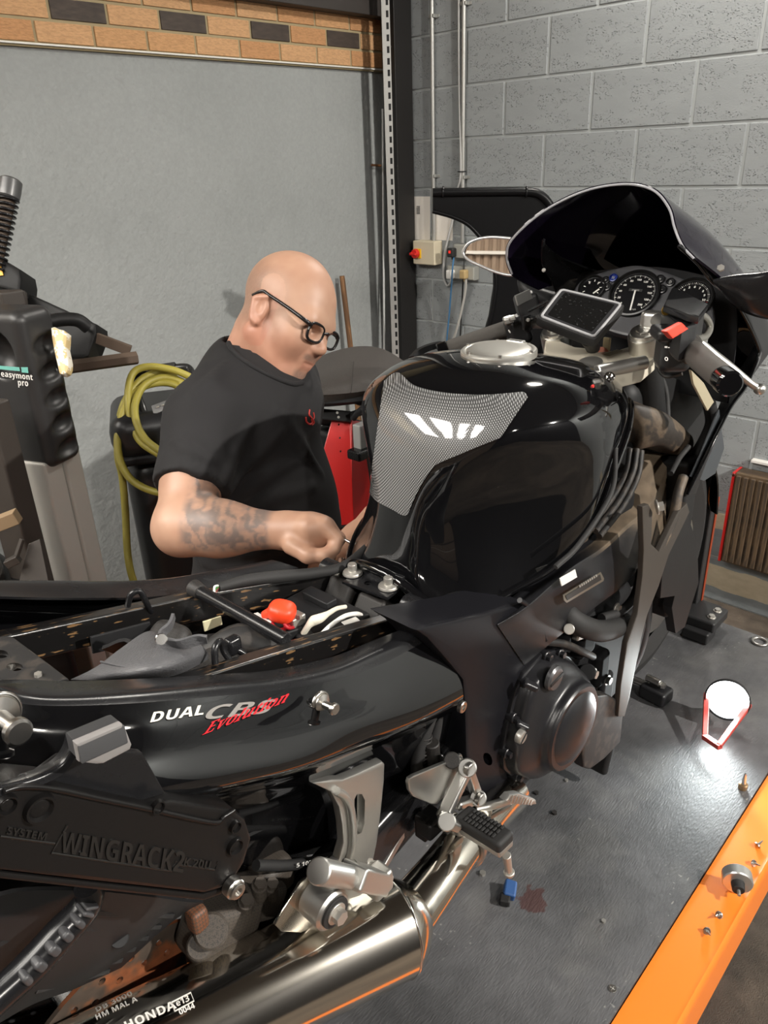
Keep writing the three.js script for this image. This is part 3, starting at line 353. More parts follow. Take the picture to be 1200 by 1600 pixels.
{ // ---- tail cowl: right side through traced rows, mirrored for the left
  const r0 = [[-90, 1062, .1], [0, 1062, .105], [46, 1062, .108], [110, 1064, .11], [230, 1060, .112], [350, 1053, .115], [430, 1046, .118], [520, 1026, .12], [585, 1000, .12], [652, 974, .118]];
  const r1 = [[-90, 1060, .122], [-10, 1068, .132], [36, 1082, .137], [104, 1086, .142], [225, 1078, .147], [350, 1067, .15], [435, 1060, .153], [520, 1044, .155], [590, 1016, .152], [660, 986, .147]];
  const r2 = [[-90, 1075, .13], [-16, 1084, .14], [32, 1099, .146], [102, 1103, .152], [222, 1098, .16], [348, 1087, .164], [436, 1078, .166], [526, 1062, .166], [600, 1036, .162], [668, 1000, .154]];
  const r3 = [[-90, 1130, 0.157], [-10, 1140, 0.169], [40, 1146, 0.175], [108, 1148, 0.181], [228, 1140, 0.189], [350, 1130, 0.19], [446, 1118, 0.188], [540, 1098, 0.184], [628, 1072, 0.1808], [702, 1036, 0.1688]];
  const r4 = [[-90, 1200, .18], [-10, 1208, .192], [48, 1208, .198], [120, 1206, .205], [240, 1194, .212], [360, 1178, .211], [462, 1160, .208], [556, 1134, .202], [648, 1104, .192], [720, 1066, .178]];
  const r5 = [[-90, 1280, 0.191], [-10, 1286, 0.203], [56, 1280, 0.209], [136, 1268, 0.216], [256, 1246, 0.221], [370, 1222, 0.22], [474, 1196, 0.216], [566, 1164, 0.2022], [655, 1128, 0.1932], [724, 1092, 0.1812]];
  const r6 = [[-90, 1306, 0.17], [-10, 1308, 0.182], [60, 1300, 0.188], [142, 1288, 0.194], [260, 1262, 0.198], [374, 1240, 0.197], [480, 1213, 0.193], [570, 1176, 0.182], [657, 1138, 0.174], [722, 1104, 0.164]];
  const grid = [r2, r3, r4, r5, r6].map(r => r.map(q => pz(...q)));
  const R = refine(grid, 6, 7), shell = patch(grid, 6, 7, .003, false);
  const lip = patch([r0, r1, r2].map(r => r.map(q => pz(...q))), 6, 5, .003, false);
  const cw = B('tail_cowl', shell, M.gloss, 'glossy black tail panel with white grey and red lettering'); B('cowl_lip', lip, M.satin, 'satin black upper edge', cw);
  const cl = B('tail_cowl', mir(shell), M.gloss); B('cowl_lip', mir(lip), M.satin, undefined, cl);
  const pick = picker(R);
  B('lettering', [letter('DUAL', pick, [231, 1130], [24, -3.6], [2.2, -15.5], .0007, .15)], mat('#f0ead8', .35), 'white word DUAL', cw);
  B('lettering', [letter('CBS', pick, [311, 1126], [43, -4.6], [3, -21], .0007, .35)], mat('#85817d', .35), 'grey letters CBS', cw);
  B('lettering', [letter('Evolution', pick, [314, 1150], [19, -7.6], [5.5, -17], .0012, .5, await new FontLoader().loadAsync('fonts/droid/droid_serif_bold.typeface.json'))], mat('#d3202a', .35), 'red script word Evolution', cw);
  // bobbins on the cowl
  const bob = (u, v, k = 1, l) => { const h = pick(u, v), d = V(.05, .06, 1).normalize(); return B('pannier_bobbin', [lathe([[0, .04 * k], [.0085 * k, .04 * k], [.0105 * k, .038 * k], [.0105 * k, .033 * k], [.0065 * k, .031 * k], [.0065 * k, .008], [.0155 * k, .006], [.0155 * k, 0], [0, 0]].reverse(), h.p, h.p.clone().add(d), 28), ring(h.p.clone().addScaledVector(d, .002), d, .017 * k, .002)], M.steel, l, cw); };
  bob(498, 1096, .62, 'shiny steel bobbin'); bob(-6, 1116, .95, 'shiny steel bobbin');
  B('cowl_screw', [...socketBolt(pz(719, 1103, .178), V(.1, 0, 1), .0085, .006)], M.steel, undefined, cw);
  B('tail_end', [patch([[...r0, ...r2, ...r4, ...r6].length ? [r0, r2, r4, r6].map(r => pz(...r[0])) : [], [r0, r2, r4, r6].map((r, i) => { const p = pz(...r[0]); return V(p.x - .05, p.y, 0); }), [r0, r2, r4, r6].map(r => { const p = pz(...r[0]); return V(p.x, p.y, -p.z); })], 5, 6, .003)], M.gloss, 'black tail end');
  // inner wheel arch below the cowl
  B('rear_mudguard', [patch([r6.slice(3).map(([u, v, z]) => pz(u, v, z - .012)), [[150, 1330, .13], [266, 1300, .14], [380, 1275, .14], [486, 1250, .14], [585, 1216, .14], [672, 1190, .135], [734, 1150, .13]].map(q => pz(...q)), [[160, 1420, .1], [290, 1380, .1], [400, 1350, .1], [510, 1330, .1], [600, 1300, .1], [690, 1260, .1], [750, 1220, .1]].map(q => pz(...q))], 5, 6, .004)], M.gloss);
  B('tail_floor', [patch([[V(-.2, .68, -.14), V(.1, .62, -.14), V(.4, .5, -.12), V(.62, .46, -.1)], [V(-.2, .66, 0), V(.1, .6, 0), V(.4, .48, 0), V(.62, .44, 0)], [V(-.2, .68, .14), V(.1, .62, .14), V(.4, .5, .12), V(.62, .46, .1)]], 4, 4, .004)], M.dark);
}
{ // ---- pannier rack on the right of the tail
  const Z = .238, D = (u, v, ru, rv2, z, n = 18) => Array.from({ length: n }, (_, k) => pz(u + Math.cos(k / n * 6.283) * ru, v + Math.sin(k / n * 6.283) * rv2, z));
  const rk = mat([.007, .0065, .0065], .33, 0, { specularIntensity: .6 });
  const outl = [[-70, 1250], [7, 1234], [38, 1227], [87, 1231], [157, 1246], [234, 1262], [268, 1252], [336, 1262], [364, 1265], [385, 1281], [394, 1310], [383, 1348], [367, 1374], [345, 1390], [318, 1397], [140, 1378], [0, 1362], [-70, 1356]];
  const rack = B('pannier_rack', [plate(zig(outl, Z), .034, { bevel: .004 })], rk, 'black moulded pannier rack lettered WINGRACK2');
  B('rack_edge', [plate(zig([[-70, 1356], [0, 1362], [140, 1378], [318, 1397], [346, 1389], [366, 1376], [364, 1384], [346, 1398], [318, 1408], [140, 1390], [0, 1374], [-70, 1368]], Z - .002), .03, { bevel: .002 })], rk, undefined, rack);
  B('rack_ridge', [sweep(zig([[7, 1236], [38, 1229], [87, 1233], [157, 1248], [234, 1264], [332, 1285], [350, 1276], [366, 1266]], Z + .001), .0022, 6, 8)], rk, undefined, rack);
  B('rack_gusset', [plate(zig([[38, 1229], [96, 1186], [160, 1170], [224, 1178], [266, 1252], [234, 1263], [157, 1247], [87, 1232]], Z - .012), .01, { bevel: .002 })], M.satin, undefined, rack);
  const boss = (u, v, r, h = .004) => { const p = pz(u, v, Z); return [lathe([[0, h * .55], [r * .5, h * .5], [r * .6, h * .35], [r * .76, h], [r * .9, h], [r, 0]], p, p.clone().add(Z1), 24)]; };
  for (const [u, v, r] of [[9, 1256, .0075], [61, 1262, .011], [245, 1259, .006], [366, 1290, .006], [366, 1321, .0085]]) B('rack_boss', boss(u, v, r), rk, undefined, rack);
  const bp = pz(359, 1381, Z); B('rack_bolt', [cyl(bp, bp.clone().addScaledVector(Z1, .01), .0095), ...socketBolt(bp.clone().addScaledVector(Z1, .009), Z1, .0075, .004)], M.steel, 'steel bolt', rack);
  const pk = picker([[pz(-80, 1150, Z), pz(450, 1150, Z)], [pz(-80, 1450, Z), pz(450, 1450, Z)]]);
  const em = (s, o, r, u, sl) => { const tg = new TextGeometry(s, { font, size: 1, depth: .001, curveSegments: 3, bevelEnabled: false }), p = tg.attributes.position; for (let i = 0; i < p.count; i++) { const x = p.getX(i) + sl * p.getY(i), y = p.getY(i), h = pk(o[0] + r[0] * x + u[0] * y, o[1] + r[1] * x + u[1] * y); if (!h) continue; const q = h.p.addScaledVector(Z1, p.getZ(i) > .0005 ? .0013 : -.0002); p.setXYZ(i, q.x, q.y, q.z); } const n = tg.index ? tg.toNonIndexed() : tg; n.deleteAttribute('normal'); n.computeVertexNormals(); return [n]; };
  const emb = mat([.012, .0115, .011], .3);
  B('raised_lettering', em('WINGRACK2', [92, 1330], [23.5, 4.0], [3, -33], .1), emb, 'raised WINGRACK2 lettering', rack);
  B('raised_lettering', em('SYSTEM', [8, 1302], [12.5, 2.0], [1, -12], .2), emb, undefined, rack); B('raised_lettering', em('K 20U', [284, 1351], [11.5, 1.8], [1, -13], .2), emb, undefined, rack);
  B('letter_frame', [sweep(zig([[105, 1289], [80, 1332], [268, 1361], [275, 1345]], Z), .0011, 1, 6, true, false), sweep(zig([[0, 1306], [85, 1318]], Z), .001, 1, 6), sweep(zig([[276, 1350], [335, 1359], [340, 1346]], Z), .001, 1, 6, true, false)], emb, undefined, rack);
  // clamp block on its arm
  const gb = mat([.2, .19, .185], .55);
  const face = [[119, 1163], [192, 1132], [197, 1138], [207, 1164], [204, 1172], [162, 1194], [150, 1195], [125, 1192]].map(([u, v]) => pz(u, v, .262)), back = face.map(p => p.clone().add(V(-.004, .0, -.04)));
  B('clamp_block', [plate(face, .007, { bevel: .002 })], gb, 'grey square clamp block', rack);
  B('clamp_cap', [plate([[102, 1145], [166, 1115], [174, 1117], [194, 1131], [121, 1163]].map(([u, v], i) => pz(u, v, [.232, .232, .234, .2615, .2615][i])), .014, { bevel: .0015 })], mat([.03, .03, .032], .6), undefined, rack);
  B('clamp_arm', [patch([[-80, 1236], [0, 1217], [50, 1203], [82, 1186], [97, 1166], [103, 1146]].map(([u, v]) => [pz(u, v, .222), pz(u + 10, v + 9, .235), pz(u + 18, v + 22, .238)]), 5, 6, .006, true)], M.satin, 'curved grey black arm', rack);
  // hugger with ribs, grey segmented stay
  const hug = [[[-90, 1470, .14], [0, 1400, .15], [130, 1392, .16], [240, 1402, .16], [296, 1410, .15], [318, 1410, .14]], [[-90, 1530, .13], [0, 1470, .14], [110, 1452, .15], [220, 1452, .15], [250, 1442, .14], [275, 1436, .13]], [[-90, 1590, .12], [0, 1540, .13], [80, 1515, .14], [160, 1503, .14], [208, 1484, .13], [235, 1470, .12]], [[-90, 1650, .1], [-20, 1610, .11], [50, 1570, .12], [110, 1548, .12], [155, 1528, .11], [190, 1512, .1]]];
  const hg = B('rear_hugger', [patch(hug.map(r => r.map(q => pz(...q))), 6, 6, .004)], M.plastic, 'black ribbed plastic hugger over the rear wheel');
  for (let k = 1; k < 7; k++) { const t = k / 7, a = lerp3(pz(150, 1400, .162), pz(40, 1572, .122), t), b = lerp3(pz(290, 1414, .152), pz(150, 1534, .114), t); B('hugger_rib', [bar(a, b, .004, .005, .001)], M.plastic, undefined, hg); }
  B('hugger_badge', [cyl(pz(186, 1466, .142), pz(186, 1466, .147), .009)], M.plastic, undefined, hg);
  const sp = [[136, 1385], [140, 1402], [128, 1424], [92, 1462], [50, 1508], [10, 1545], [-40, 1590]].map(([u, v]) => pz(u, v, .175));
  const stay = B('grab_stay', [sweep(sp, [.011, .012, .013, .014, .014, .013, .013], 6, 14)], M.satin, 'grey black stay with raised blocks'); const ln = crLine(sp, 10);
  for (let k = 0; k < 7; k++) { const i = 11 + k * 5, p = ln[i], q = ln[i + 3]; B('stay_block', [bar(p.clone().add(V(-.003, .006, .008)), q.clone().add(V(-.003, .006, .008)), .016, .012, .003)], mat([.05, .05, .053], .4), undefined, stay); }
}
{ // ---- muffler and pipe
  const A = pd(616, 1446, .935), C0 = pd(205, 1643, .76), dir = C0.clone().sub(A).normalize(), L = .5, E = A.clone().addScaledVector(dir, L), r = .0605, r2 = .048;
  const ss = mat([.66, .62, .55], .16, 1, { roughnessMap: tex(256, 256, (u, v) => 90 + 130 * fbm(u, v * .1, 16, 4, 400), false) }); ss.roughness = .2;
  const mf = B('muffler', [lathe([[r * .55, -.035], [r * .8, -.02], [r * .94, -.006], [r * .985, 0], [r, .004], [r2, L - .01], [r2 * .9, L], [r2 * .5, L], [r2 * .45, L - .03], [0, L - .03]], A, E, 64)], ss, 'polished stainless steel silencer');
  B('muffler_rim', [ring(A.clone().addScaledVector(dir, .002), dir, r, .0014, 64, 8)], M.chrome, undefined, mf);
  const uu = new THREE.Vector3().crossVectors(dir, V(0, 0, 1)).normalize(), ww = new THREE.Vector3().crossVectors(dir, uu); const R = []; for (let i = 0; i <= 10; i++) { const row = [], q = lerp(r, r2, i / 10); for (let k = 0; k <= 48; k++) { const a = k / 48 * 6.2832; row.push(A.clone().addScaledVector(dir, i * .05).addScaledVector(uu, Math.cos(a) * q).addScaledVector(ww, Math.sin(a) * q)); } R.push(row); }
  const pk = picker(R), ink = mat([.06, .055, .05], .5);
  const lt = (s, o, rv, uv) => B('stamped_text', [letter(s, pk, o, rv, uv, .0004, 0)], M.white, undefined, mf);
  lt('HONDA', [196, 1610], [16, -7], [-5, -12]); lt('e13', [276, 1573], [9, -4.2], [-3, -9]); lt('0044', [281, 1586], [8, -3.8], [-3, -8]);
  lt('HM MAL A', [150, 1594], [9.6, -4.4], [-3, -7]); lt('DB 3000', [150, 1582], [11, -5.2], [-3, -6]);
  B('stamped_box', [sweep([[273, 1580], [268, 1566], [298, 1551], [303, 1564], [273, 1580]].map(([u, v]) => { const h = pk(u, v); return h.p.addScaledVector(h.n, .0003); }), .0007, 1, 6, true, false)], M.white, undefined, mf);
  // hanger tab welded on top
  B('mount_tab', [plate(zig([[430, 1446], [442, 1424], [470, 1380], [480, 1372], [494, 1371], [530, 1392], [540, 1430], [470, 1458], [440, 1456]], .2), .004)], ss, 'steel mounting tab', mf);
  const pipe = B('exhaust_pipe', [sweep([A.clone().addScaledVector(dir, -.012), pd(650, 1414, .96), pd(690, 1362, 1.0), pd(726, 1316, 1.05), pd(760, 1278, 1.11), pd(800, 1240, 1.2)], [.036, .034, .031, .03, .029, .029], 8, 28)], ss, 'polished steel exhaust pipe');
  B('pipe_flange', [cyl(pd(728, 1316, 1.05), pd(722, 1323, 1.04), .033, .033, 28)], M.steel, undefined, pipe);
}
{ // ---- passenger footrest hanger
  const z = .176, slot = [[551, 1250], [557, 1237], [568, 1237], [573, 1248], [572, 1285], [566, 1304], [556, 1308], [551, 1290]];
  const ha = B('passenger_footrest_hanger', [plate(zig([[488, 1224], [520, 1218], [536, 1218], [560, 1208], [598, 1190], [602, 1194], [601, 1222], [596, 1270], [590, 1316], [583, 1350], [590, 1372], [560, 1386], [528, 1378], [505, 1376], [515, 1358], [530, 1344], [537, 1318], [535, 1290], [530, 1262], [517, 1238]], z), .013, { bevel: .003, holes: [zig(slot, z)] })], M.aluCast, 'cast aluminium passenger footrest hanger');
  B('hanger_rib', [sweep(zig([[526, 1236], [540, 1246], [549, 1270], [551, 1320], [540, 1356]], z + .003), .005, 6, 10)], M.aluCast, undefined, ha);
  const a = pz(497, 1361, .245), b = pz(574, 1376, .225); const pg = B('passenger_footrest', [cyl(a, b, .0135, .012, 24), bar(pz(548, 1367, .235), pz(592, 1377, .222), .034, .026, .004), boxAt(pz(590, 1376, .225), .03, .032, .026, .005)], M.aluCast, 'folded aluminium passenger footrest', ha);
  for (let k = 0; k < 11; k++) { const p = a.clone().lerp(b, .1 + k * .07).add(V(0, .0125, 0)); B('tooth', [boxAt(p, .003, .005, .014, .001)], M.aluCast, undefined, ha); }
  const c0 = pz(489, 1396, .2), c1 = c0.clone().addScaledVector(Z1, .034); B('muffler_mount', [cyl(c0, c1, .0235, .0235, 32, .003), bar(pz(500, 1390, .215), pz(560, 1372, .205), .03, .03, .008)], M.aluCast, undefined, ha);
  B('mount_bush', [cyl(c1.clone().addScaledVector(Z1, -.001), c1.clone().addScaledVector(Z1, .003), .018, .018, 28)], M.rubber, undefined, ha);
  B('mount_bolt', bolt(c1.clone().addScaledVector(Z1, .002), Z1, .0085, .009, .0125), M.zinc, undefined, ha);
  B('hanger_bolt', bolt(pz(577, 1352, .207), V(.4, .3, 1), .006, .006, .008), M.zinc, undefined, ha); B('hanger_clip', [plate(zig([[556, 1344], [578, 1358], [590, 1365], [590, 1378], [572, 1372]], .226), .004)], M.aluCast, undefined, ha);
}
{ // ---- rider footrest bracket, brake pedal
  const z = .196;
  const hb = B('footrest_bracket', [plate(zig([[638, 1224], [640, 1217], [648, 1212], [706, 1188], [722, 1179], [726, 1190], [722, 1206], [693, 1247], [683, 1257], [674, 1257], [646, 1245], [640, 1236]], z), .006, { bevel: .0015 })], M.alu, 'brushed aluminium heel plate bracket');
  const lk = (p, q, w, zz = z + .012) => bar(pz(p[0], p[1], zz), pz(q[0], q[1], zz), .012, w, .004, Z1.clone());
  B('bracket_arm', [lk([730, 1198], [690, 1280], .019), lk([730, 1200], [748, 1250], .017), lk([748, 1247], [712, 1258], .016), cyl(pz(730, 1200, z), pz(730, 1200, z + .022), .0125), cyl(pz(747, 1247, z), pz(747, 1247, z + .022), .0115), cyl(pz(698, 1284, z), pz(698, 1284, z + .03), .012), bar(pz(690, 1278, z + .02), pz(715, 1290, z + .03), .02, .014, .004)], M.alu, undefined, hb);
  for (const [u, v] of [[731, 1200], [748, 1247]]) B('bracket_bolt', socketBolt(pz(u, v, z + .021), Z1, .0095, .006), M.steel, undefined, hb);
  const P0 = pz(716, 1281, .215), P1 = pz(792, 1327, .295), dn = V(.05, -1, .1);
  const pb = bar(P0, P1, .03, .012, .004); const pg = B('rider_footrest', [pb, bar(P0.clone().add(V(0, -.003, 0)), lerp3(P0, P1, .2), .034, .02, .005)], M.aluCast, 'aluminium footrest with a black rubber pad');
  B('rubber_pad', [bar(lerp3(P0, P1, .06).add(V(0, .012, 0)), lerp3(P0, P1, 1).add(V(0, .01, 0)), .033, .018, .006)], M.rubber, 'black ribbed rubber', pg);
  const dr = P1.clone().sub(P0).normalize(), sd = new THREE.Vector3().crossVectors(dr, Y1).normalize(); for (let k = 0; k < 9; k++) { const c = lerp3(P0, P1, .26 + k * .07).add(V(0, .0215, 0)); for (const o of [-.009, 0, .009]) B('pad_rib', [bar(c.clone().addScaledVector(sd, o - .0036), c.clone().addScaledVector(sd, o + .0036), .0032, .003, .0008)], M.rubber, undefined, pg); }
  const f0 = pz(791, 1336, .29); B('feeler_peg', [cyl(f0, f0.clone().add(V(.008, -.037, 0)), .006, .005), cyl(f0.clone().add(V(.008, -.037, 0)), f0.clone().add(V(.009, -.042, 0)), .0072)], M.zinc, undefined, pg);
  B('return_spring', Array.from({ length: 5 }, (_, k) => ring(pz(699 + k * 4, 1277 + k * 3.4, .206 + k * .004), dr, .011, .0018, 20, 6)), M.steel, undefined, pg);
  const bp = B('brake_pedal', [sweep([pz(744, 1264, .2), pz(770, 1258, .215), pz(797, 1250, .235)], [.007, .0065, .0065], 6, 10), plate(zig([[790, 1252], [798, 1242], [812, 1240], [838, 1250], [839, 1257], [826, 1259], [800, 1257]], .24), .012, { bevel: .003 })], M.aluCast, 'aluminium brake pedal with a ribbed tip');
  for (let k = 0; k < 8; k++) B('tip_rib', [bar(pz(803 + k * 4.3, 1242 + k * 1.2, .242), pz(799 + k * 4.3, 1254 + k * .6, .242), .0018, .003, .0005)], M.aluCast, undefined, bp);
  B('brake_master_cylinder', [cyl(pz(676, 1190, .16), pz(680, 1222, .16), .017, .02), cyl(pz(676, 1190, .16), pz(674, 1160, .16), .011), cyl(pz(706, 1188, .18), pz(706, 1188, .2), .011), boxAt(pz(672, 1285, .17), .035, .03, .03, .005), boxAt(pz(660, 1292, .165), .012, .04, .02, .003)], M.grimy, 'dirty rear brake cylinder');
  B('brake_hose', [sweep(zig([[652, 1218], [653, 1185], [662, 1150], [672, 1120]], .15), .0095, 6, 10), sweep(zig([[674, 1165], [680, 1140], [684, 1110]], .15), .009, 6, 10)], M.rubber);
  for (let k = 0; k < 12; k++) B('hose_braid', [ring(lerp3(pz(652, 1216, .15), pz(663, 1150, .15), k / 11), V(.1, 1, 0), .0098, .0015, 16, 6)], M.grimy);
}
{ // ---- swingarm, rear wheel, brake
  const ax = V(.15, .318, 0);
  B('swingarm', [bar(V(.74, .4, .12), V(.15, .31, .14), .05, .09, .012), bar(V(.74, .4, -.12), V(.15, .31, -.14), .05, .09, .012), bar(V(.66, .39, -.11), V(.66, .39, .11), .07, .08, .02)], M.satin, 'black swingarm');
  B('torque_rod', [bar(pz(652, 1256, .14), pz(588, 1366, .15), .014, .012, .002)], M.aluCast, 'pale aluminium strut');
  const tyre = lathe([[.21, -.06], [.24, -.085], [.275, -.09], [.3, -.07], [.313, -.03], [.316, 0], [.313, .03], [.3, .07], [.275, .09], [.24, .085], [.21, .06]], ax, ax.clone().add(Z1), 72);
  const rt = B('rear_tyre', [tyre], M.rubber, 'wide black rear tyre'); const rim = [lathe([[.2, -.07], [.214, -.065], [.205, -.03], [.2, 0], [.205, .03], [.214, .065], [.2, .07], [.192, .04], [.19, 0], [.192, -.04], [.2, -.07]], ax, ax.clone().add(Z1), 48), cyl(V(.15, .318, -.07), V(.15, .318, .07), .05)]; for (let k = 0; k < 3; k++) { const a = k * 2.094 + .5; rim.push(bar(ax.clone().add(V(Math.cos(a) * .04, Math.sin(a) * .04, 0)), ax.clone().add(V(Math.cos(a) * .195, Math.sin(a) * .195, 0)), .05, .05, .012)); } B('rear_rim', rim, M.satin, undefined, rt);
  const dsh = new THREE.Shape(); dsh.absarc(0, 0, .13, 0, Math.PI * 2); const hi = new THREE.Path(); hi.absarc(0, 0, .045, 0, Math.PI * 2, true); dsh.holes.push(hi); for (let k = 0; k < 24; k++) for (const q of [.098, .114]) { const a = k / 24 * 6.2832 + (q > .1 ? .13 : 0), h = new THREE.Path(); h.absarc(Math.cos(a) * q, Math.sin(a) * q, .0036, 0, Math.PI * 2, true); dsh.holes.push(h); } const dg = new THREE.ExtrudeGeometry(dsh, { depth: .005, bevelEnabled: false, curveSegments: 24 }); dg.scale(1.12, 1.12, 1); dg.translate(.17, .318, .092); B('brake_disc', [dg], M.rusty, 'rusty drilled brake disc');
  // caliper, grimy casting with bolts
  const cp = (u, v, z, w, h, d, r = .008, e) => boxAt(pz(u, v, z), w, h, d, r, e);
  const calM = dusty([52, 48, 45], [78, 70, 62], 630, .5); calM.map.repeat.set(14, 14);
  const ca = B('rear_caliper', [cp(345, 1440, .125, .09, .06, .05, .014, new THREE.Euler(0, 0, -.5)), cp(395, 1400, .12, .07, .045, .05, .012, new THREE.Euler(0, 0, -.6)), cp(420, 1370, .11, .06, .05, .04, .014), cyl(pz(330, 1455, .12), pz(330, 1455, .155), .02, .018), cyl(pz(312, 1478, .12), pz(312, 1478, .15), .014), sweep(zig([[300, 1500], [330, 1486], [360, 1470], [420, 1440]], .12), .012, 6, 10)], calM, 'grimy rear brake caliper');
  for (const [u, v] of [[384, 1412], [405, 1386], [424, 1386], [322, 1462]]) B('caliper_bolt', [cyl(pz(u, v + 14, .14), pz(u, v - 2, .145), .009, .008), ...bolt(pz(u, v - 2, .146), V(0, .9, .4), .007, .007, .009)], calM, undefined, ca);
  B('rusty_bracket', [cp(308, 1434, .14, .02, .03, .02, .006)], M.rusty, 'rusty bracket', ca);
  B('marked_hose', [sweep(zig([[400, 1352], [450, 1352], [500, 1344], [560, 1325], [600, 1300]], .13), .0065, 6, 10)], M.rubber, 'black rubber hose with white print');
  const hp = picker([zig([[440, 1330], [600, 1280]], .138), zig([[440, 1372], [600, 1340]], .138)]); B('hose_print', [letter('5 1030 100 CM H8 5H', hp, [462, 1355], [7.4, -1.6], [.5, -6.5], .0008, 0)], M.white, undefined, bike);
  B('shock_body', [cyl(V(.5, .38, 0), V(.56, .6, 0), .035), boxAt(V(.5, .5, .05), .1, .16, .06, .02)], M.dark);
}
{ // ---- engine
  B('engine_block', [boxAt(V(.98, .36, 0), .42, .26, .34, .03), boxAt(V(1.06, .52, 0), .22, .2, .32, .03, new THREE.Euler(0, 0, .25)), boxAt(V(1.12, .62, 0), .16, .12, .3, .03), boxAt(V(.98, .2, 0), .36, .12, .24, .03)], mat([.009, .009, .01], .7, 0, { specularIntensity: .4 }), 'black engine block');
  const z0 = .185, cov = [[847, 1022], [820, 1052], [805, 1086], [794, 1130], [786, 1170], [788, 1203], [800, 1214], [818, 1217], [845, 1204], [870, 1188], [896, 1158], [914, 1122], [920, 1084], [910, 1048], [890, 1026], [868, 1016]];
  const pts = zig(cov, z0), c = pts.reduce((s, p) => s.add(p), V(0, 0, 0)).multiplyScalar(1 / pts.length);
  const ringK = (k, dz, sx = 0) => pts.map(p => { const q = p.clone().sub(c).multiplyScalar(k).add(c); q.z = z0 + dz; q.x += sx; return q; });
  const circ = (r, dz, ox, oy) => pts.map(p => { const q = p.clone().sub(c); q.z = 0; q.normalize().multiplyScalar(r).add(c); q.z = z0 + dz; q.x += ox; q.y += oy; return q; });
  const cc = B('clutch_cover', [plate(pts, .04, { bevel: .003 }), loft([ringK(.95, -.004), ringK(.93, .008), ringK(.88, .022), circ(.078, .032, .008, .0), circ(.074, .045, .01, 0), circ(.07, .05, .01, 0)], 4, 4)], M.engine, 'black clutch cover');
  const c2 = c.clone().add(V(.01, 0, 0)); c2.z = z0 + .05; B('cover_disc', [lathe([[0, .012], [.025, .011], [.045, .0075], [.058, .003], [.064, -.002]], c2, c2.clone().add(Z1), 48)], M.engine, undefined, cc);
  const sl = (u, v, z, r, m, a) => { const p = pz(u, v, z); return B('slotted_plug', [lathe([[0, .009], [r * .85, .009], [r, .006], [r, 0]], p, p.clone().add(Z1), 28)], m, undefined, cc) && B('plug_slot', [boxAt(p.clone().add(V(0, 0, .0092)), r * 1.7, r * .28, .0016, .0003, new THREE.Euler(0, 0, a))], M.dark, undefined, cc); };
  sl(862, 1058, .212, .02, mat([.12, .12, .125], .3, .6), .1); sl(810, 1149, .205, .0105, M.zinc, .7);
  for (const [u, v] of [[851, 1024], [818, 1066], [800, 1120], [789, 1175], [806, 1212], [842, 1202], [872, 1020]]) { const p = pz(u, v, z0); B('cover_bolt', [cyl(p.clone().add(V(0, 0, -.02)), p.clone().add(V(0, 0, .006)), .0085), ...bolt(p.clone().add(V(0, 0, .006)), Z1, .0055, .006)], M.engine, undefined, cc); }
  B('cover_rib', [bar(pz(818, 1066, .197), pz(840, 1076, .213), .014, .01, .004), bar(pz(806, 1128, .195), pz(826, 1138, .21), .014, .01, .004)], M.engine, undefined, cc);
  // plumbing above the clutch cover
  B('coolant_hose', [sweep(zig([[880, 948, .17], [888, 962, .185], [910, 978, .2], [940, 986, .205], [968, 978, .2], [992, 962, .18]].map(q => q)), [.016, .0175, .018, .018, .017, .016], 8, 16)], M.rubber, 'thick black coolant hose');
  B('bypass_hose', [sweep(zig([[940, 966, .19], [970, 955, .195], [992, 930, .195], [1002, 890, .19]].map(q => q)), .008, 8, 10)], M.rubber);
  B('crankcase_hose', [sweep(zig([[846, 1002, .18], [880, 1006, .19], [905, 1016, .195], [926, 1026, .19]]), .0065, 6, 10)], M.grimy);
  const eb = B('engine_brackets', [boxAt(pz(905, 1000, .17), .05, .05, .04, .01), boxAt(pz(930, 1040, .17), .04, .07, .04, .01), boxAt(pz(860, 1005, .16), .05, .03, .05, .008), boxAt(pz(935, 1080, .16), .05, .09, .04, .012), cyl(pz(918, 1050, .16), pz(918, 1050, .2), .014)], mat([.011, .011, .012], .75, 0, { specularIntensity: .4 }));
  B('cream_sensor', [cyl(pz(889, 983, .185), pz(889, 983, .2), .0085), boxAt(pz(905, 993, .19), .03, .012, .012, .003, new THREE.Euler(0, 0, -.3))], M.zinc, 'pale metal fitting', eb);
  for (const [u, v, z] of [[962, 950, .19], [926, 1052, .2], [948, 1062, .19], [946, 1096, .19]]) B('engine_bolt', bolt(pz(u, v, z), Z1, .0075, .006, .01), M.zinc, undefined, eb);
  // intake, air duct and dusty plumbing under the tank front
  const ductM = M.dusty;
  B('air_duct', [loft([[974, 640, 990, 700, .11], [1000, 628, 1002, 706, .13], [1035, 637, 1034, 700, .15], [1062, 655, 1060, 712, .155], [1082, 676, 1072, 716, .15]].map(([u0, v0, u1, v1, z]) => { const T = pz(u0, v0, z), b = pz(u1, v1, z); return [lerp3(T, b, .05).add(V(0, 0, -.02)), lerp3(T, b, .12), lerp3(T, b, .5).add(V(0, 0, .008)), lerp3(T, b, .9), b.clone().add(V(0, 0, -.02)), b.clone().add(V(0, 0, -.08)), lerp3(T, b, .5).add(V(0, 0, -.1)), T.clone().add(V(0, 0, -.07))]; }), 4, 6)], ductM, 'dusty brown plastic air duct');
  B('cable_bundle', [[[995, 702, .15], [988, 740, .16], [965, 785, .17], [930, 830, .18]], [[1002, 704, .15], [996, 745, .16], [972, 792, .17], [936, 838, .18]], [[985, 702, .14], [978, 740, .15], [955, 780, .16], [918, 830, .17]]].map(a => sweep(zig(a), .0055, 6, 8)), M.grimy, 'dusty cables');
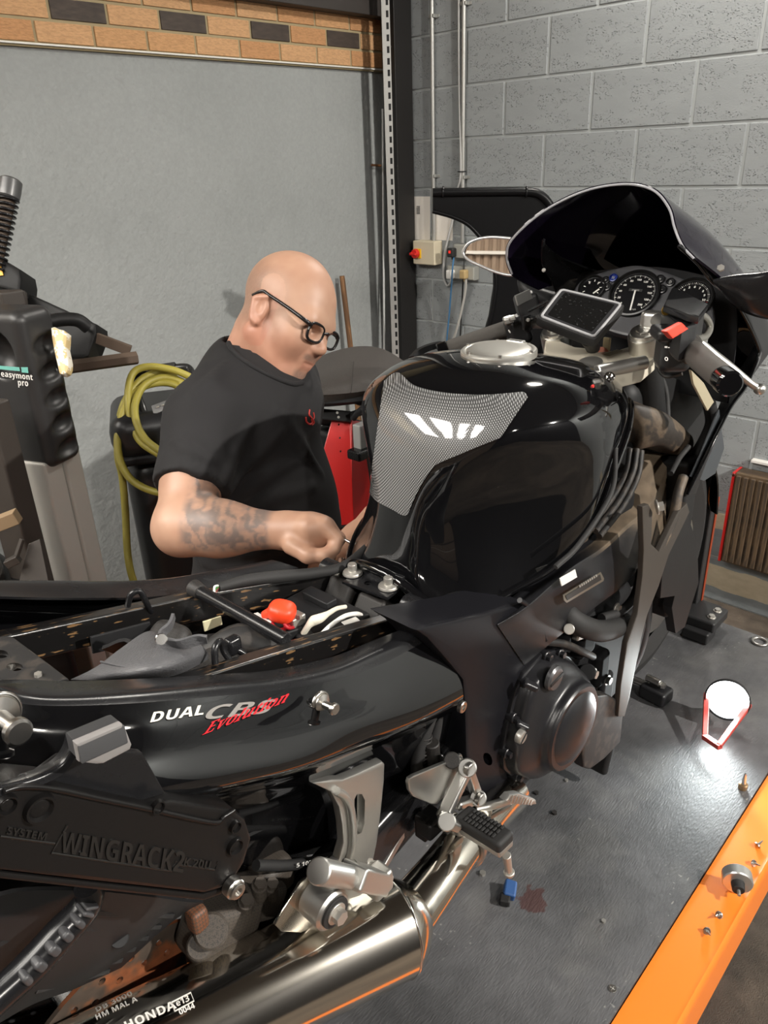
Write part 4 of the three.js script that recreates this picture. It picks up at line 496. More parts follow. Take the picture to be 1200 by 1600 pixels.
  B('throttle_bodies', [boxAt(V(1.05, .7, 0), .1, .09, .3, .02), ...[-.1, 0, .1].map(q => cyl(V(1.04, .68, q), V(1.1, .76, q), .03))], M.grimy);
  B('carb_fitting', [boxAt(pz(905, 832, .17), .03, .035, .02, .005), boxAt(pz(940, 770, .15), .03, .05, .03, .01), cyl(pz(918, 822, .16), pz(918, 822, .185), .011)], M.dusty);
  for (const zz of [-.13, -.045, .045, .13]) B('exhaust_header', [sweep([V(1.22, .46, zz), V(1.3, .4, zz), V(1.3, .25, zz), V(1.18, .13, zz * .8), V(1.0, .11, zz * .6)], .022, 6, 12)], M.dark);
  B('added_dark_plate', [boxAt(V(1.2, .2, 0), .02, .34, .34, .01, new THREE.Euler(0, 0, -.3))], M.dark);  // added dark plate, blocks the view of the brightly lit deck behind
  // spar bolt, stay and belly panel
  const stay = B('fairing_stay', [plate(zig([[1004, 792], [1014, 788], [1020, 800], [1018, 850], [1030, 862], [1060, 800], [1074, 786], [1078, 800], [1045, 868], [1030, 915], [1012, 960], [1002, 1000], [992, 1050], [984, 1090], [976, 1120], [966, 1120], [970, 1070], [980, 1005], [996, 960], [1004, 900], [1006, 860]], .228), .01, { bevel: .002 })], mat('#3e3934', .55, .1), 'grey brown fairing stay bracket');
  B('belly_panel', [plate(zig([[976, 1100], [970, 1160], [945, 1186], [922, 1203], [912, 1200], [910, 1180], [914, 1130], [918, 1090], [950, 1085]], .222), .02, { bevel: .004 })], M.grimy, 'dusty black lower panel corner', stay);
  const sb = pz(1012, 798, .225); B('stay_bolt', [...bolt(sb.clone().add(V(.012, .004, .008)), V(.6, .2, .75), .008, .009, .012)], M.zinc, undefined, stay);
  B('side_pipe', [sweep(zig([[1068, 745, .21], [1060, 770, .215], [1052, 810, .22], [1034, 850, .22], [1022, 880, .215]]), .0085, 6, 10)], M.dusty);
  B('radiator', [boxAt(V(1.36, .5, 0), .06, .34, .36, .01)], M.dark, 'dark radiator'); B('side_mount_panel', [plate(zig([[1052, 850], [1074, 800], [1080, 860], [1064, 930], [1032, 935], [1036, 880]], .21), .01), plate(zig([[1070, 790], [1090, 850], [1092, 910], [1070, 980], [1056, 990], [1050, 950], [1062, 900]], .19), .02)], M.plastic);
}
{ // ---- forks, top clamp, front wheel
  const rake = V(.40, -.917, 0), cR = pz(1006, 520, .1), cL = pz(866, 518, -.095), stem = V((cR.x + cL.x) / 2 + .03, (cR.y + cL.y) / 2 - .03, 0);
  const capAt = (c) => [lathe([[.0275, -.045], [.0275, -.006], [.0265, -.003], [.0235, -.003], [.0235, .002], [.0225, .004], [.012, .004]], c, c.clone().addScaledVector(rake, -1), 36), ...bolt(c.clone().addScaledVector(rake, -.004), rake.clone().negate(), .0125, .004)];
  const tc = B('top_clamp', [plate([[853, 524], [850, 548], [862, 560], [905, 568], [930, 584], [948, 588], [1004, 574], [1026, 556], [1020, 540], [985, 540], [960, 548], [930, 545], [900, 542]].map(q => pyy(q[0], q[1], cR.y - .04)), .026, { bevel: .004, to: V(0, 9, 0) })], mat('#d8d0be', .42, .1), 'pale aluminium top fork clamp');
  for (const c of [cR, cL]) { B('fork_cap', capAt(c), M.alu, 'turned aluminium fork cap', tc); const e = c.clone().addScaledVector(rake, .68); const leg = B('fork_leg', [cyl(c.clone().addScaledVector(rake, .04), c.clone().addScaledVector(rake, .42), .026), cyl(c.clone().addScaledVector(rake, .4), e, .029)], M.dark, 'black fork leg'); }
  B('stem_nut', [lathe([[0, .012], [.014, .012], [.021, .008], [.0225, 0]].reverse(), pyy(922, 573, cR.y - .04), pyy(922, 573, cR.y - .04).add(V(-.3, 1, 0)), 28)], M.aluCast, undefined, tc);
  B('clamp_tube', [cyl(pyy(932, 582, cR.y - .035), pyy(1008, 566, cR.y - .03), .0115)], M.aluCast, undefined, tc);
  B('lower_clamp', [boxAt(V(1.36, .7, 0), .09, .04, .25, .015)], M.dark);
  const fx = V(1.56, .302, 0); const ft = B('front_tyre', [lathe([[.21, -.045], [.25, -.06], [.28, -.052], [.296, -.025], [.3, 0], [.296, .025], [.28, .052], [.25, .06], [.21, .045]], fx, fx.clone().add(Z1), 72)], M.rubber, 'black front tyre'); B('front_rim', [lathe([[.2, -.045], [.214, -.04], [.205, 0], [.214, .04], [.2, .045], [.192, 0], [.2, -.045]], fx, fx.clone().add(Z1), 48), cyl(V(1.56, .302, -.05), V(1.56, .302, .05), .04), ...[0, 1, 2].map(k => bar(fx.clone(), fx.clone().add(V(Math.cos(k * 2.1) * .195, Math.sin(k * 2.1) * .195, 0)), .03, .045, .01))], M.satin, undefined, ft);
  for (const s of [1, -1]) B('front_disc', [cyl(fx.clone().add(V(0, 0, .07 * s - .002)), fx.clone().add(V(0, 0, .07 * s + .002)), .155, .155, 40)], M.steel);
  const mg = []; for (let i = 0; i <= 8; i++) { const a = .15 + i / 8 * 2.5; mg.push([-.075, -.05, 0, .05, .075].map(q => V(1.56 + Math.cos(a) * (.335 - Math.abs(q) * .5), .302 + Math.sin(a) * (.335 - Math.abs(q) * .5), q))); } B('front_mudguard', [patch(mg, 4, 3, .004)], M.gloss, 'black front mudguard');
  // ---- handlebars
  const hb0 = pz(1026, 500, .12), hbE = pz(1140, 600, .335), gripM = mat([.1, .092, .083], .7, 0, { bumpMap: fineBump, bumpScale: .001 });
  const hb = B('right_handlebar', [sweep([hb0, pz(1052, 520, .17), pz(1078, 546, .22)], .011, 4, 12), bar(pz(1022, 486, .105), pz(1014, 540, .105), .035, .03, .006), boxAt(pz(1022, 500, .11), .03, .03, .036, .008)], M.aluCast, 'aluminium clip-on handlebar');
  const g0 = pz(1073, 543, .215), g1 = pz(1130, 591, .315); B('throttle_grip', [cyl(g0, g1, .0178, .0172, 28), cyl(g0.clone().lerp(g1, -.1), g0.clone().lerp(g1, .02), .0235, .0235, 28)], gripM, 'worn dusty grey rubber grip', hb);
  for (let k = 0; k < 4; k++) B('grip_ring', [ring(g0.clone().lerp(g1, .1 + k * .028), g1.clone().sub(g0), .0179, .0011, 28, 6)], gripM, undefined, hb);
  B('bar_end', [lathe([[.0172, 0], [.0178, .003], [.0178, .024], [.015, .027], [0, .027]], g1, g1.clone().add(g1.clone().sub(g0)), 28)], M.gloss, 'glossy black bar end', hb);
  const swM = mat([.016, .016, .017], .4);
  const ax = g1.clone().sub(g0).normalize(); const rot = basis(V(0, 0, 0), ax);
  const sw = B('right_switchgear', [boxAt(pz(1052, 548, .185), .05, .062, .052, .014, rot), boxAt(pz(1046, 520, .185), .05, .02, .05, .008, rot)], swM, 'black switch housing with white symbols');
  B('kill_switch', [plate([[1042, 518], [1067, 504], [1077, 514], [1052, 530]].map(([u, v]) => pz(u, v, .23)), .01, { bevel: .003 })], mat('#ff4a35', .4), 'red kill switch', sw);
  const pkS = picker([[pz(1010, 500, .216), pz(1090, 500, .216)], [pz(1010, 600, .216), pz(1090, 600, .216)]]);
  B('switch_symbol', [letter('O', pkS, [1036, 563], [6, 1], [0, -6], .002, 0), letter('=-', pkS, [1036, 545], [7, 0], [0, -6], .002, 0)], M.white, undefined, sw);
  B('switch_cable', [sweep([pz(1030, 545, .15), pz(1028, 572, .16), pz(1040, 588, .175), pz(1066, 584, .2)], .0032, 6, 8)], M.grimy, undefined, sw);
  const lv = B('brake_lever', [sweep([pz(1092, 536, .2), pz(1110, 550, .215), pz(1140, 572, .245), pz(1170, 597, .275), pz(1186, 607, .29)], [.009, .008, .0065, .006, .0066], 6, 12), new THREE.SphereGeometry(.0095, 16, 12).translate(...pz(1187, 608, .291).toArray()), boxAt(pz(1086, 532, .19), .04, .02, .03, .006)], M.alu, 'polished aluminium brake lever');
  const rq = [[1030, 480], [1047, 447], [1060, 452], [1104, 476], [1100, 490], [1078, 498]];
  const rs = B('brake_reservoir', [plate([[1034, 486], [1046, 462], [1102, 482], [1088, 506], [1066, 512]].map(([u, v]) => pyy(u, v, .965)), .05, { bevel: .005, to: V(0, 9, 0) })], swM, 'black brake fluid reservoir');
  B('reservoir_lid', [plate([[1037, 476], [1049, 450], [1056, 449], [1107, 474], [1092, 494], [1074, 490]].map(([u, v]) => pyy(u, v, .982)), .012, { bevel: .003, to: V(0, 9, 0) })], mat([.012, .012, .013], .25), undefined, rs);
  const eb = onPlane(1041, 485, pz(1041, 485, .165), V(-.6, .1, .6)); B('gold_sticker', [lathe([[0, .001], [.0075, .001], [.008, 0]], eb, eb.clone().add(V(-.6, .1, .7)), 24)], mat('#8a6d2c', .35, .6), 'round gold sticker', rs);
  B('brake_hose_front', [sweep([pz(1092, 490, .19), pz(1104, 498, .19), pz(1109, 512, .19), pz(1102, 526, .2), pz(1088, 530, .21)], .006, 6, 10)], mat([.3, .29, .26], .35, .6), 'steel brake hose loop');
  B('brake_plate', [plate(zig([[1080, 578], [1100, 598], [1116, 628], [1106, 642], [1084, 600]], .24), .004)], mat('#b3a98f', .5, .3), 'cream metal bracket below the bar');
  // left bar
  const l0 = pz(798, 512, -.235), l1 = pz(700, 545, -.33);
  const lb = B('left_handlebar', [sweep([pz(858, 505, -.12), pz(830, 505, -.18), l0], .011, 4, 12)], M.aluCast, 'aluminium clip-on handlebar with rubber grip'); B('left_grip', [cyl(l0, l1, .0178, .0172, 28), cyl(l0.clone().lerp(l1, -.06), l0.clone().lerp(l1, .04), .0225, .0225, 28)], gripM, undefined, lb); B('bar_end', [cyl(l1, l1.clone().lerp(l0, -.16), .0178)], M.gloss, undefined, lb);
  const rl = basis(V(0, 0, 0), l1.clone().sub(l0)); const ls = B('left_switchgear', [boxAt(pz(809, 516, -.215), .05, .062, .05, .014, rl)], swM, 'black left switch housing');
  B('switch_lever', [boxAt(pz(794, 500, -.215), .024, .014, .02, .004, rl), boxAt(pz(800, 497, -.205), .016, .01, .014, .003, rl)], M.aluCast, undefined, ls); B('switch_symbol', [boxAt(pz(796, 518, -.185), .018, .003, .002, .0005, rl), boxAt(pz(798, 538, -.185), .008, .004, .002, .0005, rl)], M.white, undefined, ls);
  const cr0 = B('clutch_reservoir', [boxAt(pz(824, 478, -.2), .05, .05, .045, .008, rl), plate(zig([[818, 495], [830, 492], [834, 512], [828, 520], [820, 516]], -.17), .006)], swM, 'black clutch reservoir with a small window');
  B('sight_window', [plate(zig([[806, 462], [828, 452], [833, 466], [810, 478]], -.17), .004)], mat([.25, .25, .24], .3), undefined, cr0); B('reservoir_bolt', bolt(pz(824, 500, -.166), V(-.5, .2, .8), .004, .004), M.zinc, undefined, cr0); B('phone_arm', [bar(pz(826, 486, -.17), pz(858, 470, -.1), .006, .006), bar(pz(828, 498, -.17), pz(854, 492, -.1), .012, .008)], M.satin, undefined, cr0);
  // clutch lever guard arc behind the left grip
  B('lever_guard', [patch([[[646, 556, -.35], [656, 546, -.36], [672, 539, -.365], [690, 535, -.365], [703, 537, -.36]].map(q => pz(...q)), [[652, 562, -.35], [662, 553, -.36], [676, 547, -.365], [692, 543, -.365], [702, 545, -.36]].map(q => pz(...q))], 5, 3, .012)], M.plastic, 'black curved lever guard');
}
{ // ---- satellite navigator on its mount
  const O = pz(905, 490, .02), n = V(-.52, .76, .38).normalize(), q = (u, v) => onPlane(u, v, O, n), off = (p, k) => p.clone().addScaledVector(n, k);
  const rq = (a, k) => { const c = a.reduce((s, p) => s.add(p), V(0, 0, 0)).multiplyScalar(1 / a.length), out = []; a.forEach((p, i) => { const pr = a[(i + a.length - 1) % a.length], nx = a[(i + 1) % a.length]; out.push(lerp3(p, pr, k), lerp3(lerp3(p, pr, k * .35), lerp3(p, nx, k * .35), .5), lerp3(p, nx, k)); }); return out; };
  const out = [q(836, 496), q(873, 448), q(980, 474), q(931, 533)], inn = out.map((p, i) => lerp3(p, lerp3(out[0], out[2], .5), .13)), scr = out.map(p => lerp3(p, lerp3(out[0], out[2], .5), .27));
  const nav = B('navigator_case', [plate(rq(out, .13), .024, { bevel: .006 })], M.rubber, 'black zipped navigator case with grey piping');
  B('case_piping', [sweep([...crLine(rq(inn, .13).map(p => off(p, .0006)), 3, true), off(rq(inn, .13)[0], .0006)], .0024, 1, 8, false, false)], mat([.33, .33, .34], .45), 'grey piping', nav);
  B('case_window', [plate(rq(inn.map((p, i) => lerp3(p, scr[i], .18)), .1).map(p => off(p, .0015)), .002, { bevel: .0004 })], mat([.03, .03, .032], .18), undefined, nav);
  B('navigator_screen', [plate(rq(scr, .05).map(p => off(p, .0022)), .001, { bevel: .0002 })], mat(0xffffff, .1, 0, { map: (() => { const t = tex(256, 256, (u, v) => { const s = step(.77, .84, fbm(u, v, 40, 2, 500)); return 20 + 34 * s; }); t.repeat.set(9, 9); return t; })() }), 'dusty dark screen', nav);
  B('navigator_mount', [sweep([off(q(922, 515), -.024), pz(928, 548, .01), pz(925, 562, .005)], [.013, .012, .016], 5, 14), cyl(off(q(905, 492), -.03), off(q(905, 492), -.022), .03)], M.rubber, undefined, nav);
}
{ const k0 = pyy(942, 548, .9), d = V(-.5, .55, .6).normalize();
  one('key_tag', [cyl(pz(939, 555, .03), pz(939, 555, .03).addScaledVector(d, .004), .0145, .0145, 28)], mat('#b5705a', .5), 'round reddish brown key tag hanging at the top fork clamp', 'key tag').name = 'key_tag';
  B('ignition_key', [boxAt(pz(948, 540, .022), .006, .03, .014, .002), boxAt(pz(958, 553, .05), .05, .006, .014, .002)], mat('#a79a7c', .45, .5)); }
{ // ---- dash
  const O = pz(992, 460, .0), n = V(-.78, .62, .05).normalize(), q = (u, v, k = 0) => onPlane(u, v, O, n).addScaledVector(n, k);
  const d = B('dash_panel', [plate([[905, 440], [940, 425], [975, 416], [1000, 414], [1030, 421], [1075, 438], [1100, 452], [1112, 470], [1114, 500], [1098, 530], [1060, 540], [1010, 530], [960, 520], [920, 500], [895, 470]].map(a => q(...a)), .02, { bevel: .004, smooth: 4 })], mat([.055, .055, .06], .42), 'satin grey instrument panel');
  const ell = (u, v, k) => { const c = q(u, v); return c.addScaledVector(n, k); };
  const gauge = (u, v, r, nm, face, ax, lab) => { const c = ell(u, v, .001), c2 = c.clone().add(n); const g = B(nm, [lathe([[r * 1.14, 0], [r * 1.13, .007], [r * 1.06, .008], [r, .003], [0, .002]], c, c2, 48)], mat([.008, .008, .008], .35), lab, d); const M4 = basis(c.clone().addScaledVector(n, .003), n); const a = new THREE.CircleGeometry(r * .98, 40); a.applyMatrix4(M4); B('gauge_face', [a], face, undefined, d); return M4; };
  const rim = (u, v, r) => { const c = q(u, v); return Math.max(r, .01); };
  const speed = canvasTex(512, 512, (g, w) => { g.fillStyle = '#101012'; g.fillRect(0, 0, w, w); g.translate(w / 2, w / 2); g.fillStyle = '#e8e6e0'; g.strokeStyle = '#e8e6e0'; g.lineWidth = 5; for (let i = 0; i <= 72; i++) { const a = (130 + i * 280 / 72) * Math.PI / 180, l = i % 4 ? 14 : 26; g.lineWidth = i % 4 ? 3 : 6; g.beginPath(); g.moveTo(Math.cos(a) * 235, Math.sin(a) * 235); g.lineTo(Math.cos(a) * (235 - l), Math.sin(a) * (235 - l)); g.stroke(); } g.font = 'bold 34px sans-serif'; g.textAlign = 'center'; g.textBaseline = 'middle'; for (let i = 0; i <= 10; i++) { const a = (130 + i * 28) * Math.PI / 180; g.fillText(String(i * 20), Math.cos(a) * 176, Math.sin(a) * 176); } g.fillStyle = '#3a3a3a'; g.fillRect(-80, -60, 160, 34); g.fillStyle = '#d8d6d0'; g.font = '26px sans-serif'; g.fillText('014420', 0, -42); g.fillText('mph', 60, 200); });
  const tach = canvasTex(512, 512, (g, w) => { g.fillStyle = '#0e0e10'; g.fillRect(0, 0, w, w); g.translate(w / 2, w / 2); g.lineWidth = 5; for (let i = 0; i <= 48; i++) { const a = (130 + i * 280 / 48) * Math.PI / 180; g.strokeStyle = i > 40 ? '#d05048' : '#e8e6e0'; g.lineWidth = i % 4 ? 3 : 7; g.beginPath(); g.moveTo(Math.cos(a) * 235, Math.sin(a) * 235); g.lineTo(Math.cos(a) * 208, Math.sin(a) * 208); g.stroke(); } g.fillStyle = '#e8e6e0'; g.font = 'bold 44px sans-serif'; g.textAlign = 'center'; g.textBaseline = 'middle'; for (let i = 0; i <= 12; i++) { const a = (130 + i * 23.3) * Math.PI / 180; g.fillText(String(i), Math.cos(a) * 170, Math.sin(a) * 170); } });
  const small = canvasTex(256, 256, (g, w) => { g.fillStyle = '#0c0c0e'; g.fillRect(0, 0, w, w); g.translate(w / 2, w / 2); g.strokeStyle = '#e8e6e0'; g.lineWidth = 8; for (let i = 0; i < 7; i++) { const a = (150 + i * 40) * Math.PI / 180; g.beginPath(); g.moveTo(Math.cos(a) * 105, Math.sin(a) * 105); g.lineTo(Math.cos(a) * 80, Math.sin(a) * 80); g.stroke(); } g.fillStyle = '#e8e6e0'; g.font = 'bold 40px sans-serif'; g.fillText('F', 40, -50); g.fillText('E', -60, -50); });
  const fm = t => new THREE.MeshStandardMaterial({ map: t, roughness: .25 });
  const Ms = gauge(992, 460, .043, 'speedometer', fm(speed), 0, 'round speedometer with white scale'); gauge(1080, 468, .036, 'rev_counter', fm(tach)); gauge(926, 452, .024, 'fuel_gauge', fm(small));
  const needle = (u0, v0, u1, v1, w, nm) => B(nm, [bar(q(u0, v0, .006), q(u1, v1, .006), .003, .0015, .0004, n)], M.white, 'white needle', d);
  needle(994, 456, 986, 487, 1, 'needle'); needle(938, 454, 928, 461, 1, 'needle');
  for (const [u, v, c] of [[1032, 437, 0], [1048, 442, 0], [1035, 453, 0], [1011, 496, 0], [947, 439, 0], [959, 435, 1], [949, 449, 0]]) { const c0 = q(u, v, .001); B('warning_lamp', [lathe([[.0085, 0], [.0085, .003], [.0068, .0035], [.0062, .0015], [0, .0015]], c0, c0.clone().add(n), 24)], c ? mat('#1b2f7c', .3) : mat([.01, .01, .011], .3), c ? 'blue lamp' : undefined, d); const tt = text(['N', 'o', '+', 'x', '<', 'D', '-'][Math.abs(Math.round(u)) % 7], .006, .0004, c0.clone().addScaledVector(n, .0018), n, Y1); B('lamp_symbol', [tt], mat([.35, .35, .34], .5), undefined, d); }
  // ---- screen: tinted shell from the rear edge forward
  const scrM = mat([.006, .004, .01], .06, 0, { side: THREE.DoubleSide, specularIntensity: .6 });
  const edge = [[800, 428, -.205], [792, 402, -.205], [800, 374, -.185], [848, 331, -.13], [912, 299, -.065], [975, 288, -.005], [1020, 297, .045], [1045, 325, .085], [1054, 356, .11], [1066, 384, .13], [1084, 404, .15]].map(a => pz(...a));
  const base = [V(1.38, .95, -.19), V(1.42, .95, -.19), V(1.5, .95, -.18), V(1.6, .95, -.15), V(1.7, .95, -.09), V(1.74, .95, 0), V(1.7, .95, .09), V(1.6, .95, .15), V(1.54, .95, .17), V(1.48, .95, .185), V(1.42, .95, .19)];
  const mid = edge.map((p, i) => { const b = base[i], m = lerp3(p, b, .5); const o = Math.sin(i / 10 * Math.PI); m.y += .012 * o; m.z *= 1.06; return m; });
  const sc = B('windscreen', [patch([edge, mid, base], 6, 8, .004)], scrM, 'tall dark purple tinted double bubble screen');
  B('screen_edge', [sweep(edge, .0022, 6, 8)], mat([.35, .35, .37], .2), 'polished edge', sc);
  const st = [[793, 396, -.207], [800, 374, -.185]];
  // fairing sides
  const E = [[1060, 384, .128], [1090, 412, .15], [1112, 440, .165], [1150, 474, .185], [1182, 535, .205], [1184, 560, .21], [1165, 605, .215], [1140, 640, .215], [1105, 710, .215], [1074, 772, .21]].map(a => pz(...a));
  const F = [V(1.52, .97, .13), V(1.58, .95, .14), V(1.64, .92, .13), V(1.74, .9, .11), V(1.82, .86, .09), V(1.83, .82, .1), V(1.79, .76, .1), V(1.66, .7, .11), V(1.5, .66, .15), V(1.38, .6, .18)];
  const G = E.map((p, i) => { const m = lerp3(p, F[i], .5); m.z += i > 5 ? .008 : .03; return m; });
  const H = E.map((p, i) => { const m = lerp3(p, F[i], .06); m.z += i > 5 ? .003 : .009; return m; });
  const fr = patch([E, H, G, F], 5, 6, .004, true);
  const fi = B('upper_fairing', fr, mat([.008, .008, .009], .48), 'black upper fairing shell'); B('upper_fairing', mir(fr), M.satin);
  B('fairing_edge', [sweep(E, .003, 6, 8)], M.gloss, undefined, fi);
  B('fairing_nose', [patch([-.13, -.07, 0, .07, .13].map(z => [V(1.56, .97, z), V(1.76 - Math.abs(z) * .3, .95, z), V(1.86 - Math.abs(z) * .5, .86, z), V(1.8 - Math.abs(z) * .5, .74, z)]), 6, 5, .004)], M.gloss);
  B('inner_cowl', [patch([[V(1.5, .97, -.17), V(1.5, .99, 0), V(1.5, .97, .15)], [V(1.47, .9, -.17), V(1.5, .9, 0), V(1.5, .88, .17)], [V(1.45, .75, -.17), V(1.5, .75, 0), V(1.48, .75, .18)]], 5, 5, .004), bar(V(1.42, .93, -.17), V(1.44, .95, .14), .02, .02)], M.plastic, 'black inner cowl behind the instruments');
  B('screen_screw', bolt(pz(850, 423, -.12), V(-.7, .6, .2), .004, .003), M.zinc); B('screen_screw', bolt(pz(1126, 420, .2), V(-.7, .6, .2), .006, .004), M.zinc);
  B('dark_filler_plate', [plate(zig([[995, 585], [1050, 590], [1108, 605], [1122, 640], [1095, 740], [1045, 740], [1010, 660]], .075), .006)], M.dark); B('fairing_inner_panel', [plate(zig([[1124, 640], [1132, 700], [1118, 740], [1100, 752], [1080, 745], [1098, 705]], .205), .004)], mat('#3d4145', .4), 'bare grey inner panel');  // first plate is an added dark filler for the dark fairing interior
  B('front_hose', [sweep([pz(1108, 630, .18), pz(1112, 660, .18), pz(1100, 690, .17), pz(1084, 716, .16)], .012, 6, 12)], M.rubber); B('overflow_tube', [sweep([pz(1076, 698, .18), pz(1062, 715, .18), pz(1048, 740, .19)], .005, 5, 8)], M.rubber); for (const c of [[V(1.3, .83, .05), V(1.24, .79, .08), V(1.2, .74, .09)], [V(1.33, .85, .06), V(1.38, .8, .09), V(1.36, .72, .12)], [pz(1000, 592, .06), pz(1040, 560, .09), pz(1075, 560, .15)]]) B('control_cable', [sweep(c, .006, 6, 8)], M.rubber); B('head_cover', [boxAt(V(1.3, .77, 0), .14, .12, .2, .03)], M.dark);
  // ---- mirrors
  const mo = pz(765, 400, -.36), mn = V(-.93, .06, .36).normalize(), mq = a => a.map(([u, v]) => onPlane(u, v, mo, mn)); const ml = [[722, 395], [728, 382], [742, 374], [763, 370], [790, 371], [815, 376], [832, 390], [836, 410], [824, 426], [800, 431], [775, 426], [748, 415], [730, 406]];
  const mr = B('left_mirror', [plate(mq(ml), .05, { bevel: .012, smooth: 4 }), sweep([onPlane(815, 425, mo, mn).addScaledVector(mn, -.03), V(1.46, .93, -.27), V(1.5, .9, -.2)], [.014, .016, .02], 5, 12)], M.plastic, 'oval mirror with a silver rim'); const mc = [778, 400];
  const sh = k => mq(ml.map(([u, v]) => [lerp(u, 778, k), lerp(v, 401, k)])); B('mirror_rim', [sweep([...crLine(sh(.03).map(p => p.addScaledVector(mn, .001)), 4, true), sh(.03)[0].addScaledVector(mn, .001)], .0032, 1, 8, false, false)], mat([.7, .7, .7], .25, .7), 'silver rim', mr); B('mirror_glass', [plate(sh(.09).map(p => p.addScaledVector(mn, .0015)), .0015, { bevel: .0002, smooth: 4 })], mat([.92, .9, .88], .015, 1), 'mirror glass', mr);
  B('right_mirror', [loft([[1116, 436, 1124, 450, .172], [1142, 432, 1144, 476, .195], [1175, 430, 1172, 492, .225], [1215, 426, 1214, 498, .26], [1260, 430, 1258, 490, .29]].map(([u0, v0, u1, v1, z]) => { const a = pz(u0, v0, z), b = pz(u1, v1, z), dx = V(.035, 0, .012); return [a, lerp3(a, b, .5).add(V(-.012, 0, 0)), b, b.clone().add(dx), lerp3(a, b, .5).add(dx.clone().multiplyScalar(1.5)), a.clone().add(dx)]; }), 4, 6)], M.satin, 'back of the black right mirror');
}
{ // ---- tank furniture: badge, red mark
  const h = __onTank(952, 590); if (h) B('tank_bolt', socketBolt(h, V(-.3, .8, .4), .008, .006), M.chrome);
  const h2 = __onTank(926, 604); if (h2) B('red_mark', [boxAt(h2, .006, .006, .004, .002)], mat('#c02018', .4), 'small red mark');
}
// ------------------------------------------------------------------ the mechanic: distance fields meshed with surface nets
function snet(sdf, lo, hi, cell, color) {
  const nx = Math.ceil((hi.x - lo.x) / cell) + 1, ny = Math.ceil((hi.y - lo.y) / cell) + 1, nz = Math.ceil((hi.z - lo.z) / cell) + 1, val = new Float32Array(nx * ny * nz), p = V(0, 0, 0), I = (i, j, k) => i + nx * (j + ny * k);
  // coarse pass first: far cells need no exact value
  const S = 4; for (let k = 0; k < nz; k += S) for (let j = 0; j < ny; j += S) for (let i = 0; i < nx; i += S) { p.set(lo.x + (i + 1.5) * cell, lo.y + (j + 1.5) * cell, lo.z + (k + 1.5) * cell); const d = sdf(p), far = Math.abs(d) > cell * S * 1.9 + 0.02; for (let c = k; c < Math.min(nz, k + S); c++) for (let b = j; b < Math.min(ny, j + S); b++) for (let a = i; a < Math.min(nx, i + S); a++) { if (far) val[I(a, b, c)] = d; else { p.set(lo.x + a * cell, lo.y + b * cell, lo.z + c * cell); val[I(a, b, c)] = sdf(p); } } }
  const vid = new Int32Array(nx * ny * nz).fill(-1), pos = [], idx = [];
  for (let k = 0; k < nz - 1; k++) for (let j = 0; j < ny - 1; j++) for (let i = 0; i < nx - 1; i++) { let n = 0, sx = 0, sy = 0, sz = 0, m = 0; const v = []; for (let c = 0; c < 8; c++) { const q = val[I(i + (c & 1), j + ((c >> 1) & 1), k + (c >> 2))]; v.push(q); if (q < 0) m++; } if (m === 0 || m === 8) continue; for (let a = 0; a < 8; a++) for (const b of [a | 1, a | 2, a | 4]) if (b !== a && (v[a] < 0) !== (v[b] < 0)) { const t = v[a] / (v[a] - v[b]); sx += lerp(a & 1, b & 1, t); sy += lerp((a >> 1) & 1, (b >> 1) & 1, t); sz += lerp(a >> 2, b >> 2, t); n++; } vid[I(i, j, k)] = pos.length / 3; pos.push(lo.x + (i + sx / n) * cell, lo.y + (j + sy / n) * cell, lo.z + (k + sz / n) * cell); }
  const quad = (a, b, c, d, f) => { if (a < 0 || b < 0 || c < 0 || d < 0) return; f ? idx.push(a, b, c, a, c, d) : idx.push(a, c, b, a, d, c); };
  for (let k = 1; k < nz - 1; k++) for (let j = 1; j < ny - 1; j++) for (let i = 1; i < nx - 1; i++) { const a = val[I(i, j, k)] < 0; if (a !== val[I(i + 1, j, k)] < 0) quad(vid[I(i, j - 1, k - 1)], vid[I(i, j, k - 1)], vid[I(i, j, k)], vid[I(i, j - 1, k)], a); if (a !== val[I(i, j + 1, k)] < 0) quad(vid[I(i - 1, j, k - 1)], vid[I(i - 1, j, k)], vid[I(i, j, k)], vid[I(i, j, k - 1)], a); if (a !== val[I(i, j, k + 1)] < 0) quad(vid[I(i - 1, j - 1, k)], vid[I(i, j - 1, k)], vid[I(i, j, k)], vid[I(i - 1, j, k)], a); }
  const N = pos.length / 3, nor = new Float32Array(N * 3), col = color ? new Float32Array(N * 3) : null, e = cell * 0.6, q = V(0, 0, 0);
  for (let i = 0; i < N; i++) { const x = pos[i * 3], y = pos[i * 3 + 1], z = pos[i * 3 + 2]; const g = (a, b, c) => sdf(q.set(x + a, y + b, z + c)); const n = V(g(e, 0, 0) - g(-e, 0, 0), g(0, e, 0) - g(0, -e, 0), g(0, 0, e) - g(0, 0, -e)).normalize(); nor.set([n.x, n.y, n.z], i * 3); if (col) col.set(color(q.set(x, y, z)), i * 3); }
  const G = new THREE.BufferGeometry(); G.setAttribute('position', new THREE.Float32BufferAttribute(pos, 3)); G.setAttribute('normal', new THREE.BufferAttribute(nor, 3)); G.setAttribute('uv', new THREE.BufferAttribute(new Float32Array(N * 2), 2)); if (col) G.setAttribute('color', new THREE.BufferAttribute(col, 3)); G.setIndex(idx); return G; }
const smin = (a, b, k) => { const h = Math.max(k - Math.abs(a - b), 0) / k; return Math.min(a, b) - h * h * k * 0.25; };
const smax = (a, b, k) => -smin(-a, -b, k);
